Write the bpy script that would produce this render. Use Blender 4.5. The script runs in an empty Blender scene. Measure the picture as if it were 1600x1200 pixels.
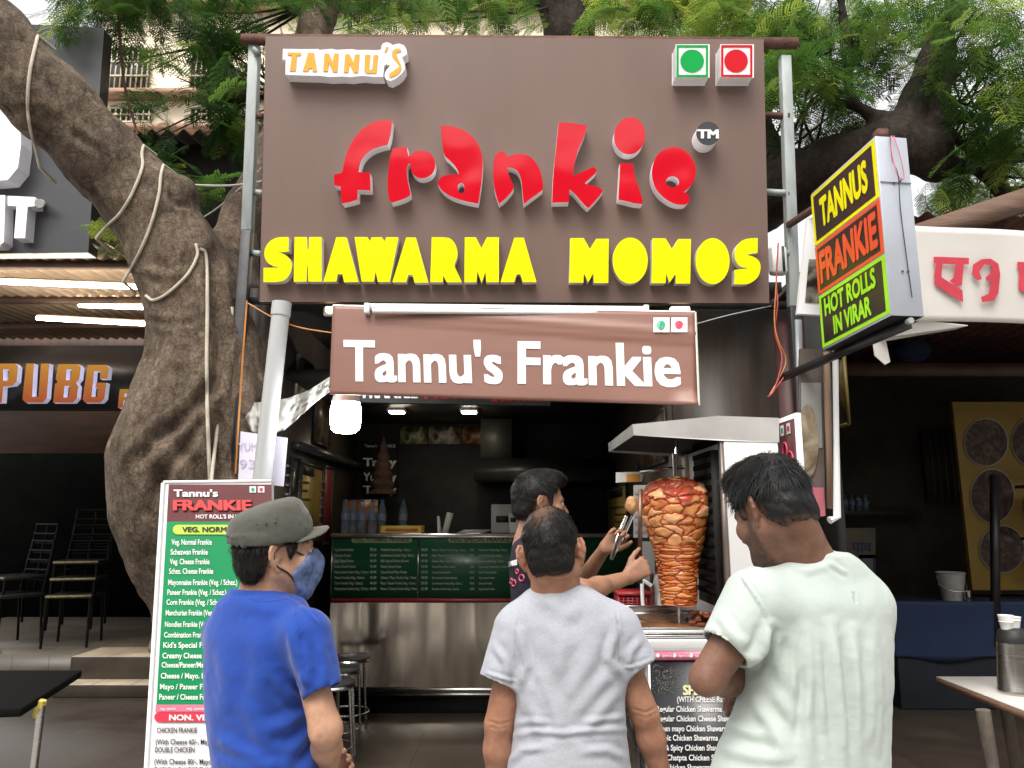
import bpy, math, random
import numpy as np
from mathutils import Vector, Matrix
from mathutils.geometry import tessellate_polygon
from mathutils.bvhtree import BVHTree
random.seed(7)
RNG = np.random.RandomState(7)
S = bpy.context.scene
COL = S.collection
PI = math.pi

# ------------------------------------------------------------------ camera, sky, sun, exposure
PITCH = math.radians(10.0)
CAMZ = 1.58
FPX = 1200.0                                  # focal length in pixels of the 1600 wide photograph
cam = bpy.data.cameras.new('camera')
cam.sensor_width = 36.0
cam.lens = 36.0 * FPX / 1600.0
cam.clip_start = 0.05
cam.clip_end = 2000.0
camo = bpy.data.objects.new('camera', cam)
camo.location = (0, 0, CAMZ)
camo.rotation_euler = (PI / 2 + PITCH, 0, 0)
COL.objects.link(camo)
S.camera = camo

SUN_EL, SUN_AZ = math.radians(57), math.radians(200)   # azimuth clockwise from +Y: the sun stands behind the camera
world = bpy.data.worlds.new('World')
S.world = world
world.use_nodes = True
nt = world.node_tree
sky = nt.nodes.new('ShaderNodeTexSky')
sky.sky_type = 'NISHITA'
sky.sun_disc = False
sky.sun_elevation = SUN_EL
sky.sun_rotation = SUN_AZ
sky.air_density = 1.4
sky.dust_density = 9.0
sky.ozone_density = 1.0
hsv = nt.nodes.new('ShaderNodeHueSaturation')
hsv.inputs['Saturation'].default_value = 0.22
nt.links.new(sky.outputs[0], hsv.inputs['Color'])
mixc = nt.nodes.new('ShaderNodeMixRGB')             # thin even cloud over the sky
mixc.inputs['Fac'].default_value = 0.55
mixc.inputs['Color2'].default_value = (3.8, 3.75, 3.65, 1)
nt.links.new(hsv.outputs[0], mixc.inputs['Color1'])
nt.links.new(mixc.outputs[0], nt.nodes['Background'].inputs['Color'])
nt.nodes['Background'].inputs['Strength'].default_value = 0.15
sun = bpy.data.lights.new('sun', 'SUN')
sun.energy = 0.9
sun.angle = math.radians(28)
sun.color = (1.0, 0.95, 0.88)
suno = bpy.data.objects.new('sun', sun)
COL.objects.link(suno)
sd = Vector((math.sin(SUN_AZ) * math.cos(SUN_EL), math.cos(SUN_AZ) * math.cos(SUN_EL), math.sin(SUN_EL)))
suno.rotation_euler = (-sd).to_track_quat('-Z', 'Y').to_euler()
suno.location = sd * 30
S.view_settings.view_transform = 'Standard'
S.view_settings.look = 'None'
S.view_settings.gamma = 1.0
S.view_settings.exposure = 1.15
S.view_settings.use_curve_mapping = False
S.render.engine = 'CYCLES'
S.cycles.use_denoising = True
S.cycles.max_bounces = 6
S.cycles.diffuse_bounces = 4
S.cycles.glossy_bounces = 3
S.cycles.transparent_max_bounces = 6

# ------------------------------------------------------------------ projection helpers (photo pixel at a real distance)
CP, SP = math.cos(PITCH), math.sin(PITCH)
CAM = np.array((0.0, 0.0, CAMZ))
def ray(px, py):
    u, v = (px - 800.0) / FPX, (600.0 - py) / FPX
    return np.array((u, CP - v * SP, SP + v * CP))
def P(px, py, Y):
    d = ray(px, py)
    return CAM + d * (Y / d[1])
def proj(V):
    V = np.asarray(V) - CAM
    dep = V[:, 1] * CP + V[:, 2] * SP
    up = -V[:, 1] * SP + V[:, 2] * CP
    return 800 + FPX * V[:, 0] / dep, 600 - FPX * up / dep
class Plane:
    """a real flat surface through three points; at() finds the spot of it that a photo pixel shows"""
    def __init__(s, a, b, c):
        s.o = np.array(a); n = np.cross(np.array(b) - s.o, np.array(c) - s.o)
        n /= np.linalg.norm(n)
        if np.dot(n, CAM - s.o) < 0: n = -n
        s.n = n
    def at(s, px, py, off=0.0):
        d = ray(px, py); o = s.o + s.n * off
        return CAM + d * (np.dot(o - CAM, s.n) / np.dot(d, s.n))

# ------------------------------------------------------------------ materials
MATS = {}
def M(name, col, rough=0.55, metal=0.0, var=0.12, vscale=6.0, bump=0.0, bscale=60.0, coat=0.0, emit=0.0, col2=None,
      spec=0.5, stretch=None, rvar=0.08, attr=None, attrcol=None, sheen=0.0):
    if name in MATS: return MATS[name]
    m = bpy.data.materials.new(name); m.use_nodes = True
    t = m.node_tree; b = t.nodes['Principled BSDF']
    tc = t.nodes.new('ShaderNodeTexCoord')
    vec = tc.outputs['Object']
    if stretch:
        mp = t.nodes.new('ShaderNodeMapping'); mp.inputs['Scale'].default_value = stretch
        t.links.new(vec, mp.inputs[0]); vec = mp.outputs[0]
    nz = t.nodes.new('ShaderNodeTexNoise'); nz.inputs['Scale'].default_value = vscale
    nz.inputs['Detail'].default_value = 6; nz.inputs['Roughness'].default_value = 0.6
    t.links.new(vec, nz.inputs['Vector'])
    r = t.nodes.new('ShaderNodeValToRGB')
    r.color_ramp.elements[0].position = 0.3; r.color_ramp.elements[1].position = 0.7
    c0 = [max(0, c * (1 - var)) for c in col]; c1 = [min(1, c * (1 + var)) for c in (col2 or col)]
    r.color_ramp.elements[0].color = (*c0, 1); r.color_ramp.elements[1].color = (*c1, 1)
    t.links.new(nz.outputs['Fac'], r.inputs[0])
    out = r.outputs[0]
    if attr:
        at = t.nodes.new('ShaderNodeAttribute'); at.attribute_name = attr
        mx = t.nodes.new('ShaderNodeMixRGB'); mx.inputs['Color2'].default_value = (*attrcol, 1)
        t.links.new(at.outputs['Fac'], mx.inputs['Fac']); t.links.new(out, mx.inputs['Color1']); out = mx.outputs[0]
    t.links.new(out, b.inputs['Base Color'])
    mr = t.nodes.new('ShaderNodeMapRange')
    mr.inputs['To Min'].default_value = max(0.02, rough - rvar); mr.inputs['To Max'].default_value = min(1, rough + rvar)
    t.links.new(nz.outputs['Fac'], mr.inputs['Value']); t.links.new(mr.outputs[0], b.inputs['Roughness'])
    b.inputs['Metallic'].default_value = metal
    b.inputs['Specular IOR Level'].default_value = spec
    if coat: b.inputs['Coat Weight'].default_value = coat; b.inputs['Coat Roughness'].default_value = 0.08
    if sheen: b.inputs['Sheen Weight'].default_value = sheen
    if emit:
        b.inputs['Emission Color'].default_value = (*col, 1); b.inputs['Emission Strength'].default_value = emit
    if bump:
        n2 = t.nodes.new('ShaderNodeTexNoise'); n2.inputs['Scale'].default_value = bscale
        n2.inputs['Detail'].default_value = 5
        t.links.new(vec, n2.inputs['Vector'])
        bp = t.nodes.new('ShaderNodeBump'); bp.inputs['Strength'].default_value = min(1, bump)
        bp.inputs['Distance'].default_value = 0.01 * max(1, bump)
        t.links.new(n2.outputs['Fac'], bp.inputs['Height']); t.links.new(bp.outputs[0], b.inputs['Normal'])
    MATS[name] = m
    return m

# ------------------------------------------------------------------ objects
ROOT = {}
def tag(o, label=None, cat=None, group=None, kind=None):
    if label: o['label'] = label
    if cat: o['category'] = cat
    if group: o['group'] = group
    if kind: o['kind'] = kind
    return o
def thing(name, label, cat, loc=(0, 0, 0), group=None):
    o = bpy.data.objects.new(name, None); o.empty_display_size = 0.1
    COL.objects.link(o); o.location = tuple(float(c) for c in loc)
    ROOT[o] = np.array(o.location)
    return tag(o, label, cat, group)
def np_mesh(name, V, faces, mats, parent=None, smooth=False, mi=None):
    me = bpy.data.meshes.new(name)
    V = np.asarray(V, dtype=np.float64)
    base = ROOT.get(parent)
    if base is not None: V = V - base
    if isinstance(faces, np.ndarray):
        k = faces.shape[1]; n = len(faces)
        me.vertices.add(len(V)); me.vertices.foreach_set('co', V.astype(np.float32).ravel())
        me.loops.add(n * k); me.loops.foreach_set('vertex_index', faces.astype(np.int32).ravel())
        me.polygons.add(n); me.polygons.foreach_set('loop_start', np.arange(0, n * k, k, dtype=np.int32))
        me.update(calc_edges=True)
    else:
        me.from_pydata([tuple(v) for v in V.tolist()], [], faces)
        me.update()
    if not isinstance(mats, (list, tuple)): mats = [mats]
    for m in mats: me.materials.append(m)
    if mi is not None: me.polygons.foreach_set('material_index', np.asarray(mi, dtype=np.int32))
    if smooth: me.polygons.foreach_set('use_smooth', np.ones(len(me.polygons), dtype=bool))
    o = bpy.data.objects.new(name, me)
    COL.objects.link(o)
    if parent is not None:
        o.parent = parent
        ROOT[o] = base
    return o
class MB:
    def __init__(s): s.v, s.f, s.m = [], [], []
    def add(s, vs, fs, m=0):
        b = len(s.v); s.v += [tuple(float(c) for c in v) for v in vs]
        for f in fs: s.f.append([b + i for i in f]); s.m.append(m)
        return s
    def hexa(s, p, m=0):          # four bottom points, then the four above them
        return s.add(p, [(3, 2, 1, 0), (4, 5, 6, 7), (0, 1, 5, 4), (1, 2, 6, 5), (2, 3, 7, 6), (3, 0, 4, 7)], m)
    def box2(s, a, b, m=0):
        (x0, y0, z0), (x1, y1, z1) = a, b
        return s.hexa([(x0, y0, z0), (x1, y0, z0), (x1, y1, z0), (x0, y1, z0), (x0, y0, z1), (x1, y0, z1), (x1, y1, z1), (x0, y1, z1)], m)
    def box(s, c, d, rz=0.0, m=0):
        cs, sn = math.cos(rz), math.sin(rz); pts = []
        for z in (-1, 1):
            for x, y in ((-1, -1), (1, -1), (1, 1), (-1, 1)):
                X, Y = x * d[0] / 2, y * d[1] / 2
                pts.append((c[0] + X * cs - Y * sn, c[1] + X * sn + Y * cs, c[2] + z * d[2] / 2))
        return s.hexa(pts, m)
    def beam(s, a, b, w, h, m=0, up=(0, 0, 1)):
        a, b = Vector(a), Vector(b); d = (b - a).normalized(); upv = Vector(up)
        if abs(d.dot(upv)) > 0.97: upv = Vector((0, 1, 0))
        r = d.cross(upv).normalized() * w / 2; u = r.cross(d).normalized() * h / 2
        return s.hexa([a - r - u, a + r - u, b + r - u, b - r - u, a - r + u, a + r + u, b + r + u, b - r + u], m)
    def prism(s, poly, ext, holes=(), mf=0, ms=0):
        loops = [list(map(Vector, map(tuple, poly)))] + [list(map(Vector, map(tuple, h))) for h in holes]
        tris = tessellate_polygon(loops)
        flat = [v for l in loops for v in l]; n = len(flat); e = Vector(tuple(ext))
        nrm = sum(((flat[t[1]] - flat[t[0]]).cross(flat[t[2]] - flat[t[0]]) for t in tris), Vector())
        if nrm.dot(e) > 0: tris = [tuple(reversed(t)) for t in tris]
        b = len(s.v); s.v += [tuple(v) for v in flat] + [tuple(v + e) for v in flat]
        for t in tris:
            s.f.append([b + i for i in t]); s.m.append(mf)
            s.f.append([b + n + i for i in reversed(t)]); s.m.append(ms)
        k = 0
        for l in loops:
            for i in range(len(l)):
                j = (i + 1) % len(l)
                s.f.append([b + k + i, b + k + j, b + n + k + j, b + n + k + i]); s.m.append(ms)
            k += len(l)
        return s
    def tube(s, pts, r, n=8, m=0, caps=True):
        pts = [Vector(tuple(p)) for p in pts]; k = len(pts)
        rs = list(r) if isinstance(r, (list, tuple, np.ndarray)) else [r] * k
        b = len(s.v); prev = None
        for i, p in enumerate(pts):
            t = (pts[min(i + 1, k - 1)] - pts[max(i - 1, 0)]).normalized()
            if prev is None:
                a = Vector((0, 0, 1)) if abs(t.z) < 0.9 else Vector((1, 0, 0))
                x = t.cross(a).normalized()
            else:
                x = (prev - t * prev.dot(t)).normalized()
            prev = x; y = t.cross(x)
            for q in range(n):
                a = 2 * PI * q / n
                s.v.append(tuple(p + (x * math.cos(a) + y * math.sin(a)) * rs[i]))
        for i in range(k - 1):
            for q in range(n):
                q2 = (q + 1) % n
                s.f.append([b + i * n + q, b + i * n + q2, b + (i + 1) * n + q2, b + (i + 1) * n + q]); s.m.append(m)
        if caps:
            s.f.append([b + q for q in reversed(range(n))]); s.m.append(m)
            s.f.append([b + (k - 1) * n + q for q in range(n)]); s.m.append(m)
        return s
    def lathe(s, prof, c=(0, 0, 0), n=24, m=0):
        b = len(s.v); k = len(prof)
        for r, z in prof:
            for q in range(n):
                a = 2 * PI * q / n
                s.v.append((c[0] + r * math.cos(a), c[1] + r * math.sin(a), c[2] + z))
        for i in range(k - 1):
            for q in range(n):
                q2 = (q + 1) % n
                s.f.append([b + i * n + q, b + i * n + q2, b + (i + 1) * n + q2, b + (i + 1) * n + q]); s.m.append(m)
        if prof[0][0] > 1e-5: s.f.append([b + q for q in reversed(range(n))]); s.m.append(m)
        if prof[-1][0] > 1e-5: s.f.append([b + (k - 1) * n + q for q in range(n)]); s.m.append(m)
        return s
    def ell(s, c, r, n=12):
        prof = [(math.sin(PI * i / n), -math.cos(PI * i / n)) for i in range(n + 1)]
        b = len(s.v); s.lathe([(max(p[0], 2e-5), p[1]) for p in prof], (0, 0, 0), n * 2)
        for i in range(b, len(s.v)):
            v = s.v[i]; s.v[i] = (c[0] + v[0] * r[0], c[1] + v[1] * r[1], c[2] + v[2] * r[2])
        return s
    def build(s, name, mats, parent=None, smooth=False, bevel=0.0, flatcaps=False):
        if s.f and all(len(f) == 4 for f in s.f): fa = np.array(s.f)
        else: fa = s.f
        o = np_mesh(name, np.array(s.v), fa, mats, parent, smooth, s.m if isinstance(mats, (list, tuple)) and len(mats) > 1 else None)
        if bevel:
            bm = o.modifiers.new('bevel', 'BEVEL'); bm.width = bevel; bm.segments = 2; bm.limit_method = 'ANGLE'
        if smooth and any(len(f) > 4 for f in s.f):
            o.data.set_sharp_from_angle(angle=math.radians(40))
        return o
def copy_tree(o, parent=None):
    c = o.copy(); COL.objects.link(c)
    if parent is not None: c.parent = parent
    for ch in [x for x in bpy.data.objects if x.parent == o]: copy_tree(ch, c)
    return c
def spline(pts, n=8):
    pts = [np.array(p, float) for p in pts]
    q = [2 * pts[0] - pts[1]] + pts + [2 * pts[-1] - pts[-2]]; out = []
    for i in range(1, len(q) - 2):
        for k in range(n):
            t = k / n
            out.append(0.5 * ((2 * q[i]) + (-q[i - 1] + q[i + 1]) * t + (2 * q[i - 1] - 5 * q[i] + 4 * q[i + 1] - q[i + 2]) * t * t + (-q[i - 1] + 3 * q[i] - 3 * q[i + 1] + q[i + 2]) * t ** 3))
    out.append(pts[-1]); return out
def polar(cx, cy, rx, ry, n=32, rot=0.0):
    c, s = math.cos(rot), math.sin(rot)
    return [(cx + rx * math.cos(2 * PI * i / n) * c - ry * math.sin(2 * PI * i / n) * s, cy + rx * math.cos(2 * PI * i / n) * s + ry * math.sin(2 * PI * i / n) * c) for i in range(n)]

# ------------------------------------------------------------------ lettering
_TC = {}
def glyphs(body, off=0.0):
    key = (body, off)
    if key not in _TC:
        c = bpy.data.curves.new('lettering', 'FONT'); c.body = body; c.size = 1.0; c.offset = off; c.resolution_u = 3
        o = bpy.data.objects.new('lettering', c); COL.objects.link(o)
        bpy.context.view_layer.update()
        me = bpy.data.meshes.new_from_object(o)
        V = np.array([v.co[:] for v in me.vertices]) if len(me.vertices) else np.zeros((0, 3))
        Fc = [list(p.vertices) for p in me.polygons]
        bpy.data.objects.remove(o); bpy.data.curves.remove(c); bpy.data.meshes.remove(me)
        _TC[key] = (V, Fc)
    return _TC[key]
CAPH = 0.0
def text(mb, pl, body, x0, ybase, cap, x1=None, off=0.004, bold=0.0, heavy=0.0, m=0, shear=0.0, slope=0.0, anchor='l'):
    """set a line of writing on plane pl: left end x0 and baseline in photo pixels, cap height in pixels, optional right end x1"""
    global CAPH
    if not CAPH: CAPH = float(glyphs('H')[0][:, 1].max())
    V, Fc = glyphs(body, bold)
    if not len(V): return
    xa, xb = V[:, 0].min(), V[:, 0].max()
    k = cap / CAPH
    if x1 is None:
        if anchor == 'c': x0 = x0 - k * (xb - xa) / 2
        x1 = x0 + k * (xb - xa)
    o = pl.at(x0, ybase, off); ex = pl.at(x1, ybase + slope * (x1 - x0), off) - o; ey = pl.at(x0, ybase - cap, off) - o
    sh = [(0.0, 0.0)]
    if heavy: sh += [(heavy * a, heavy * .7 * b) for a, b in ((-1, -1), (1, -1), (1, 1), (-1, 1), (0, -1), (0, 1), (-1, 0), (1, 0))]
    for i, (dx, dy) in enumerate(sh):
        A = (V[:, 0] + dx - xa) / (xb - xa); B = (V[:, 1] + dy) / CAPH
        W = o + np.outer(A, ex) + np.outer(B, ey) + np.outer(B * shear, ex / np.linalg.norm(ex) * np.linalg.norm(ey)) + pl.n * (0.00025 * i)
        mb.add(W, Fc, m)

# ------------------------------------------------------------------ noise, distance fields, surface nets
def vnoise(Pp, scale, seed=0):
    p = np.asarray(Pp) * scale + seed * 17.31
    i = np.floor(p).astype(np.int64); f = p - i; f = f * f * (3 - 2 * f)
    def hsh(a, b, c):
        n = (a * 374761393 + b * 668265263 + c * 2147483647 + seed * 144269) & 0x7fffffff
        n = ((n ^ (n >> 13)) * 1274126177) & 0x7fffffff
        return ((n ^ (n >> 16)) & 0xffff) / 32767.5 - 1.0
    r = 0
    for dx in (0, 1):
        for dy in (0, 1):
            for dz in (0, 1):
                w = (f[..., 0] if dx else 1 - f[..., 0]) * (f[..., 1] if dy else 1 - f[..., 1]) * (f[..., 2] if dz else 1 - f[..., 2])
                r = r + w * hsh(i[..., 0] + dx, i[..., 1] + dy, i[..., 2] + dz)
    return r
def smin(a, b, k):
    if k <= 0: return np.minimum(a, b)
    h = np.maximum(k - np.abs(a - b), 0) / k
    return np.minimum(a, b) - h * h * k * 0.25
def capsule(a, b, ra, rb):
    a = np.array(a, float); b = np.array(b, float); d = b - a; L = float(d @ d) + 1e-12
    def fn(X, Y, Z):
        t = np.clip(((X - a[0]) * d[0] + (Y - a[1]) * d[1] + (Z - a[2]) * d[2]) / L, 0, 1)
        return np.sqrt((X - a[0] - t * d[0]) ** 2 + (Y - a[1] - t * d[1]) ** 2 + (Z - a[2] - t * d[2]) ** 2) - (ra + (rb - ra) * t)
    r = max(ra, rb)
    return fn, np.minimum(a, b) - r, np.maximum(a, b) + r
def ellipsoid(c, r, R=None):
    c = np.array(c, float); r = np.array(r, float); R = np.eye(3) if R is None else R
    def fn(X, Y, Z):
        x, y, z = X - c[0], Y - c[1], Z - c[2]
        q = [R[0, i] * x + R[1, i] * y + R[2, i] * z for i in range(3)]
        k0 = np.sqrt(sum((q[i] / r[i]) ** 2 for i in range(3))); k1 = np.sqrt(sum((q[i] / r[i] ** 2) ** 2 for i in range(3))) + 1e-9
        return k0 * (k0 - 1) / k1
    m = r.max()
    return fn, c - m, c + m
class Field:
    def __init__(s, lo, hi, h):
        s.lo = np.array(lo, float); s.h = h
        s.n = np.ceil((np.array(hi) - s.lo) / h).astype(int) + 1
        s.F = np.full(tuple(s.n), 1.0, dtype=np.float32)
        s.ax = [(s.lo[i] + h * np.arange(s.n[i])).astype(np.float32) for i in range(3)]
    def _sl(s, lo, hi, pad):
        a = np.clip(np.floor((np.array(lo) - pad - s.lo) / s.h).astype(int), 0, s.n)
        b = np.clip(np.ceil((np.array(hi) + pad - s.lo) / s.h).astype(int) + 1, 0, s.n)
        return tuple(slice(x, y) for x, y in zip(a, b))
    def grid(s, sl):
        return s.ax[0][sl[0]][:, None, None], s.ax[1][sl[1]][None, :, None], s.ax[2][sl[2]][None, None, :]
    def add(s, prim, k=0.0):
        fn, lo, hi = prim; sl = s._sl(lo, hi, k + 3 * s.h)
        if any(x.stop <= x.start for x in sl): return s
        s.F[sl] = smin(s.F[sl], fn(*s.grid(sl)), k); return s
    def cut(s, prim, k=0.0):
        fn, lo, hi = prim; sl = s._sl(lo, hi, k + 3 * s.h)
        if any(x.stop <= x.start for x in sl): return s
        s.F[sl] = -smin(-s.F[sl], fn(*s.grid(sl)), k); return s
    def clip(s, fn, k=0.0):        # keep where fn < 0
        sl = (slice(None),) * 3
        s.F = -smin(-s.F, -np.broadcast_to(fn(*s.grid(sl)), s.F.shape), k); return s
    def mesh(s): return surfnet(s.F, s.lo, s.h)
def surfnet(Fd, lo, h):
    Fd = Fd.copy()
    for a in range(3):
        sl = [slice(None)] * 3
        for e in (0, -1):
            sl[a] = e; Fd[tuple(sl)] = np.maximum(Fd[tuple(sl)], 0.001)
    In = Fd < 0
    c = np.zeros(tuple(x - 1 for x in Fd.shape), np.int8)
    for i in (0, 1):
        for j in (0, 1):
            for k in (0, 1):
                c += In[i:Fd.shape[0] - 1 + i, j:Fd.shape[1] - 1 + j, k:Fd.shape[2] - 1 + k]
    mixed = (c > 0) & (c < 8)
    ijk = np.argwhere(mixed); idx = np.full(mixed.shape, -1, np.int64); idx[mixed] = np.arange(len(ijk))
    pos = np.zeros((len(ijk), 3)); cnt = np.zeros(len(ijk))
    cor = [(i, j, k) for i in (0, 1) for j in (0, 1) for k in (0, 1)]
    val = {o: Fd[ijk[:, 0] + o[0], ijk[:, 1] + o[1], ijk[:, 2] + o[2]].astype(float) for o in cor}
    for o in cor:
        for a in range(3):
            if o[a] == 0:
                o2 = tuple(1 if q == a else o[q] for q in range(3)); f0, f1 = val[o], val[o2]
                cr = (f0 < 0) != (f1 < 0); t = np.where(cr, f0 / np.where(cr, f0 - f1, 1), 0)
                for q in range(3): pos[:, q] += np.where(cr, o[q] + (t if q == a else 0), 0)
                cnt += cr
    V = lo + (ijk + pos / cnt[:, None]) * h
    quads = []
    for a in range(3):
        b, d = (a + 1) % 3, (a + 2) % 3
        s0 = [slice(None)] * 3; s1 = [slice(None)] * 3
        s0[a] = slice(0, -1); s1[a] = slice(1, None)
        for q in (b, d): s0[q] = slice(1, -1); s1[q] = slice(1, -1)
        A, B = In[tuple(s0)], In[tuple(s1)]
        e = np.argwhere(A != B)
        if not len(e): continue
        flip = A[tuple(e.T)]
        g = e.copy(); g[:, b] += 1; g[:, d] += 1
        def cell(db, dd):
            q = g.copy(); q[:, b] += db; q[:, d] += dd
            return idx[tuple(q.T)]
        Q = np.stack([cell(-1, -1), cell(0, -1), cell(0, 0), cell(-1, 0)], 1)
        Q[~flip] = Q[~flip][:, ::-1]
        quads.append(Q)
    return V, np.concatenate(quads)
def vnormals(V, Q):
    n = np.cross(V[Q[:, 2]] - V[Q[:, 0]], V[Q[:, 3]] - V[Q[:, 1]]); N = np.zeros_like(V)
    for i in range(4): np.add.at(N, Q[:, i], n)
    return N / (np.linalg.norm(N, axis=1, keepdims=True) + 1e-12)
def relax(V, Q, it=2, lam=0.5):
    E = np.concatenate([Q[:, [0, 1]], Q[:, [1, 2]], Q[:, [2, 3]], Q[:, [3, 0]]])
    for _ in range(it):
        A = np.zeros_like(V); c = np.zeros(len(V))
        np.add.at(A, E[:, 0], V[E[:, 1]]); np.add.at(A, E[:, 1], V[E[:, 0]])
        np.add.at(c, E[:, 0], 1); np.add.at(c, E[:, 1], 1)
        V = V + lam * (A / c[:, None] - V)
    return V
def folds(V, N, lines):
    """raise or sink cloth along creases; each crease is a run of photo points with a height in metres and a width in pixels"""
    px, py = proj(V); view = CAM - V; view /= np.linalg.norm(view, axis=1, keepdims=True)
    facing = np.clip(((N * view).sum(1) + .1) / .35, 0, 1); D = np.zeros(len(V))
    for pts, amp, wid in lines:
        q = np.array(pts, float); best = np.full(len(V), 1e9); tt = np.zeros(len(V)); L = len(q) - 1
        for i in range(L):
            a, b = q[i], q[i + 1]; e = b - a
            t = np.clip(((px - a[0]) * e[0] + (py - a[1]) * e[1]) / (e @ e), 0, 1)
            d = np.hypot(px - a[0] - t * e[0], py - a[1] - t * e[1]); m_ = d < best
            best = np.where(m_, d, best); tt = np.where(m_, (i + t) / L, tt)
        taper = np.clip(np.minimum(tt, 1 - tt) * 4 + .25, 0, 1)
        x = best / wid
        D += amp * taper * (np.exp(-x * x) - .55 * np.exp(-((x - 1.7) / .9) ** 2)) * facing
    return D
def point_attr(o, name, vals):
    a = o.data.attributes.new(name, 'FLOAT', 'POINT'); a.data.foreach_set('value', np.asarray(vals, np.float32))
def polysdf(poly):
    pts = [np.array(p, float) for p in poly]
    def fn(A, B):
        d = np.full(np.broadcast(A, B).shape, 1e9); s = np.ones(d.shape)
        n = len(pts)
        for i in range(n):
            a, b = pts[i], pts[i - 1]; e = b - a
            wx, wy = A - a[0], B - a[1]
            t = np.clip((wx * e[0] + wy * e[1]) / (e @ e), 0, 1)
            d = np.minimum(d, (wx - e[0] * t) ** 2 + (wy - e[1] * t) ** 2)
            c1 = B >= a[1]; c2 = B < b[1]; c3 = e[0] * wy > e[1] * wx
            s = np.where((c1 & c2 & c3) | (~c1 & ~c2 & ~c3), -s, s)
        return s * np.sqrt(d)
    return fn
FZ = 0.15           # level of the raised forecourt and shop floor
# ------------------------------------------------------------------ shared materials
m_steel = M('brushed steel', (0.52, 0.50, 0.47), 0.26, 1.0, 0.08, 3.0, stretch=(1, 1, 40), rvar=0.06)
m_steel2 = M('polished steel', (0.62, 0.61, 0.6), 0.16, 1.0, 0.05, 4.0)
m_whitesteel = M('pale sheet steel', (0.74, 0.74, 0.72), 0.38, 0.35, 0.06, 5.0, bump=0.05, bscale=6)
m_black = M('black paint', (0.02, 0.02, 0.021), 0.4, 0, 0.3, 12)
m_blackmetal = M('black painted metal', (0.035, 0.035, 0.037), 0.38, 0.2, 0.4, 14, bump=0.1, bscale=90)
m_white = M('white paint', (0.78, 0.78, 0.78), 0.5, 0, 0.04, 4)
m_whiteletter = M('white acrylic', (0.8, 0.79, 0.8), 0.35, 0, 0.04, 5)
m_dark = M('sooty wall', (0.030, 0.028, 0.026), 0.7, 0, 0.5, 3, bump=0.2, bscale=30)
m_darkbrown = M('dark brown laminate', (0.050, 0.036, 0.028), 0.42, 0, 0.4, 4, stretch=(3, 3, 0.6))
m_galv = M('weathered white post', (0.33, 0.36, 0.355), 0.6, 0.15, 0.3, 9, bump=0.2, bscale=50, stretch=(1, 1, 0.25))
m_rust = M('rusty iron', (0.11, 0.045, 0.03), 0.75, 0.1, 0.5, 14, bump=0.5, bscale=60)
m_pvc = M('grey pvc', (0.43, 0.44, 0.44), 0.45, 0, 0.12, 3, bump=0.05, bscale=8, stretch=(1, 1, 0.3))

# ------------------------------------------------------------------ ground
def tile_mat(name, c1, c2, grout, sx, sy, rough, bump=0.3):
    m = bpy.data.materials.new(name); m.use_nodes = True; t = m.node_tree; b = t.nodes['Principled BSDF']
    tc = t.nodes.new('ShaderNodeTexCoord'); br = t.nodes.new('ShaderNodeTexBrick')
    br.offset = 0.0; br.inputs['Color1'].default_value = (*c1, 1); br.inputs['Color2'].default_value = (*c2, 1)
    br.inputs['Mortar'].default_value = (*grout, 1); br.inputs['Scale'].default_value = 1.0
    br.inputs['Mortar Size'].default_value = 0.004; br.inputs['Brick Width'].default_value = sx; br.inputs['Row Height'].default_value = sy
    t.links.new(tc.outputs['Object'], br.inputs['Vector'])
    nz = t.nodes.new('ShaderNodeTexNoise'); nz.inputs['Scale'].default_value = 3.5; nz.inputs['Detail'].default_value = 8; nz.inputs['Roughness'].default_value = 0.7
    t.links.new(tc.outputs['Object'], nz.inputs['Vector'])
    mx = t.nodes.new('ShaderNodeMixRGB'); mx.blend_type = 'MULTIPLY'; mx.inputs['Fac'].default_value = 0.8
    rp = t.nodes.new('ShaderNodeValToRGB'); rp.color_ramp.elements[0].position = 0.3; rp.color_ramp.elements[0].color = (0.45, 0.43, 0.4, 1); rp.color_ramp.elements[1].position = 0.7
    t.links.new(nz.outputs['Fac'], rp.inputs[0]); t.links.new(br.outputs['Color'], mx.inputs['Color1']); t.links.new(rp.outputs[0], mx.inputs['Color2'])
    t.links.new(mx.outputs[0], b.inputs['Base Color'])
    mr = t.nodes.new('ShaderNodeMapRange'); mr.inputs['To Min'].default_value = rough - 0.1; mr.inputs['To Max'].default_value = rough + 0.18
    t.links.new(nz.outputs['Fac'], mr.inputs['Value']); t.links.new(mr.outputs[0], b.inputs['Roughness'])
    bp = t.nodes.new('ShaderNodeBump'); bp.inputs['Strength'].default_value = bump; bp.inputs['Distance'].default_value = 0.003
    t.links.new(br.outputs['Fac'], bp.inputs['Height']); bp.invert = True; t.links.new(bp.outputs[0], b.inputs['Normal'])
    return m
m_floor = tile_mat('worn stone tile', (0.040, 0.031, 0.023), (0.048, 0.037, 0.027), (0.022, 0.019, 0.017), 0.6, 0.6, 0.30)
m_road = M('dusty concrete street', (0.38, 0.365, 0.34), 0.9, 0, 0.2, 3, bump=0.4, bscale=120)
tag(MB().box2((-300, -300, -0.3), (300, 300, 0.0)).build('road', m_road), kind='structure')
tag(MB().box2((-9, 2.75, 0.004), (9, 12.0, FZ)).build('pavement', m_floor), kind='structure')

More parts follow.
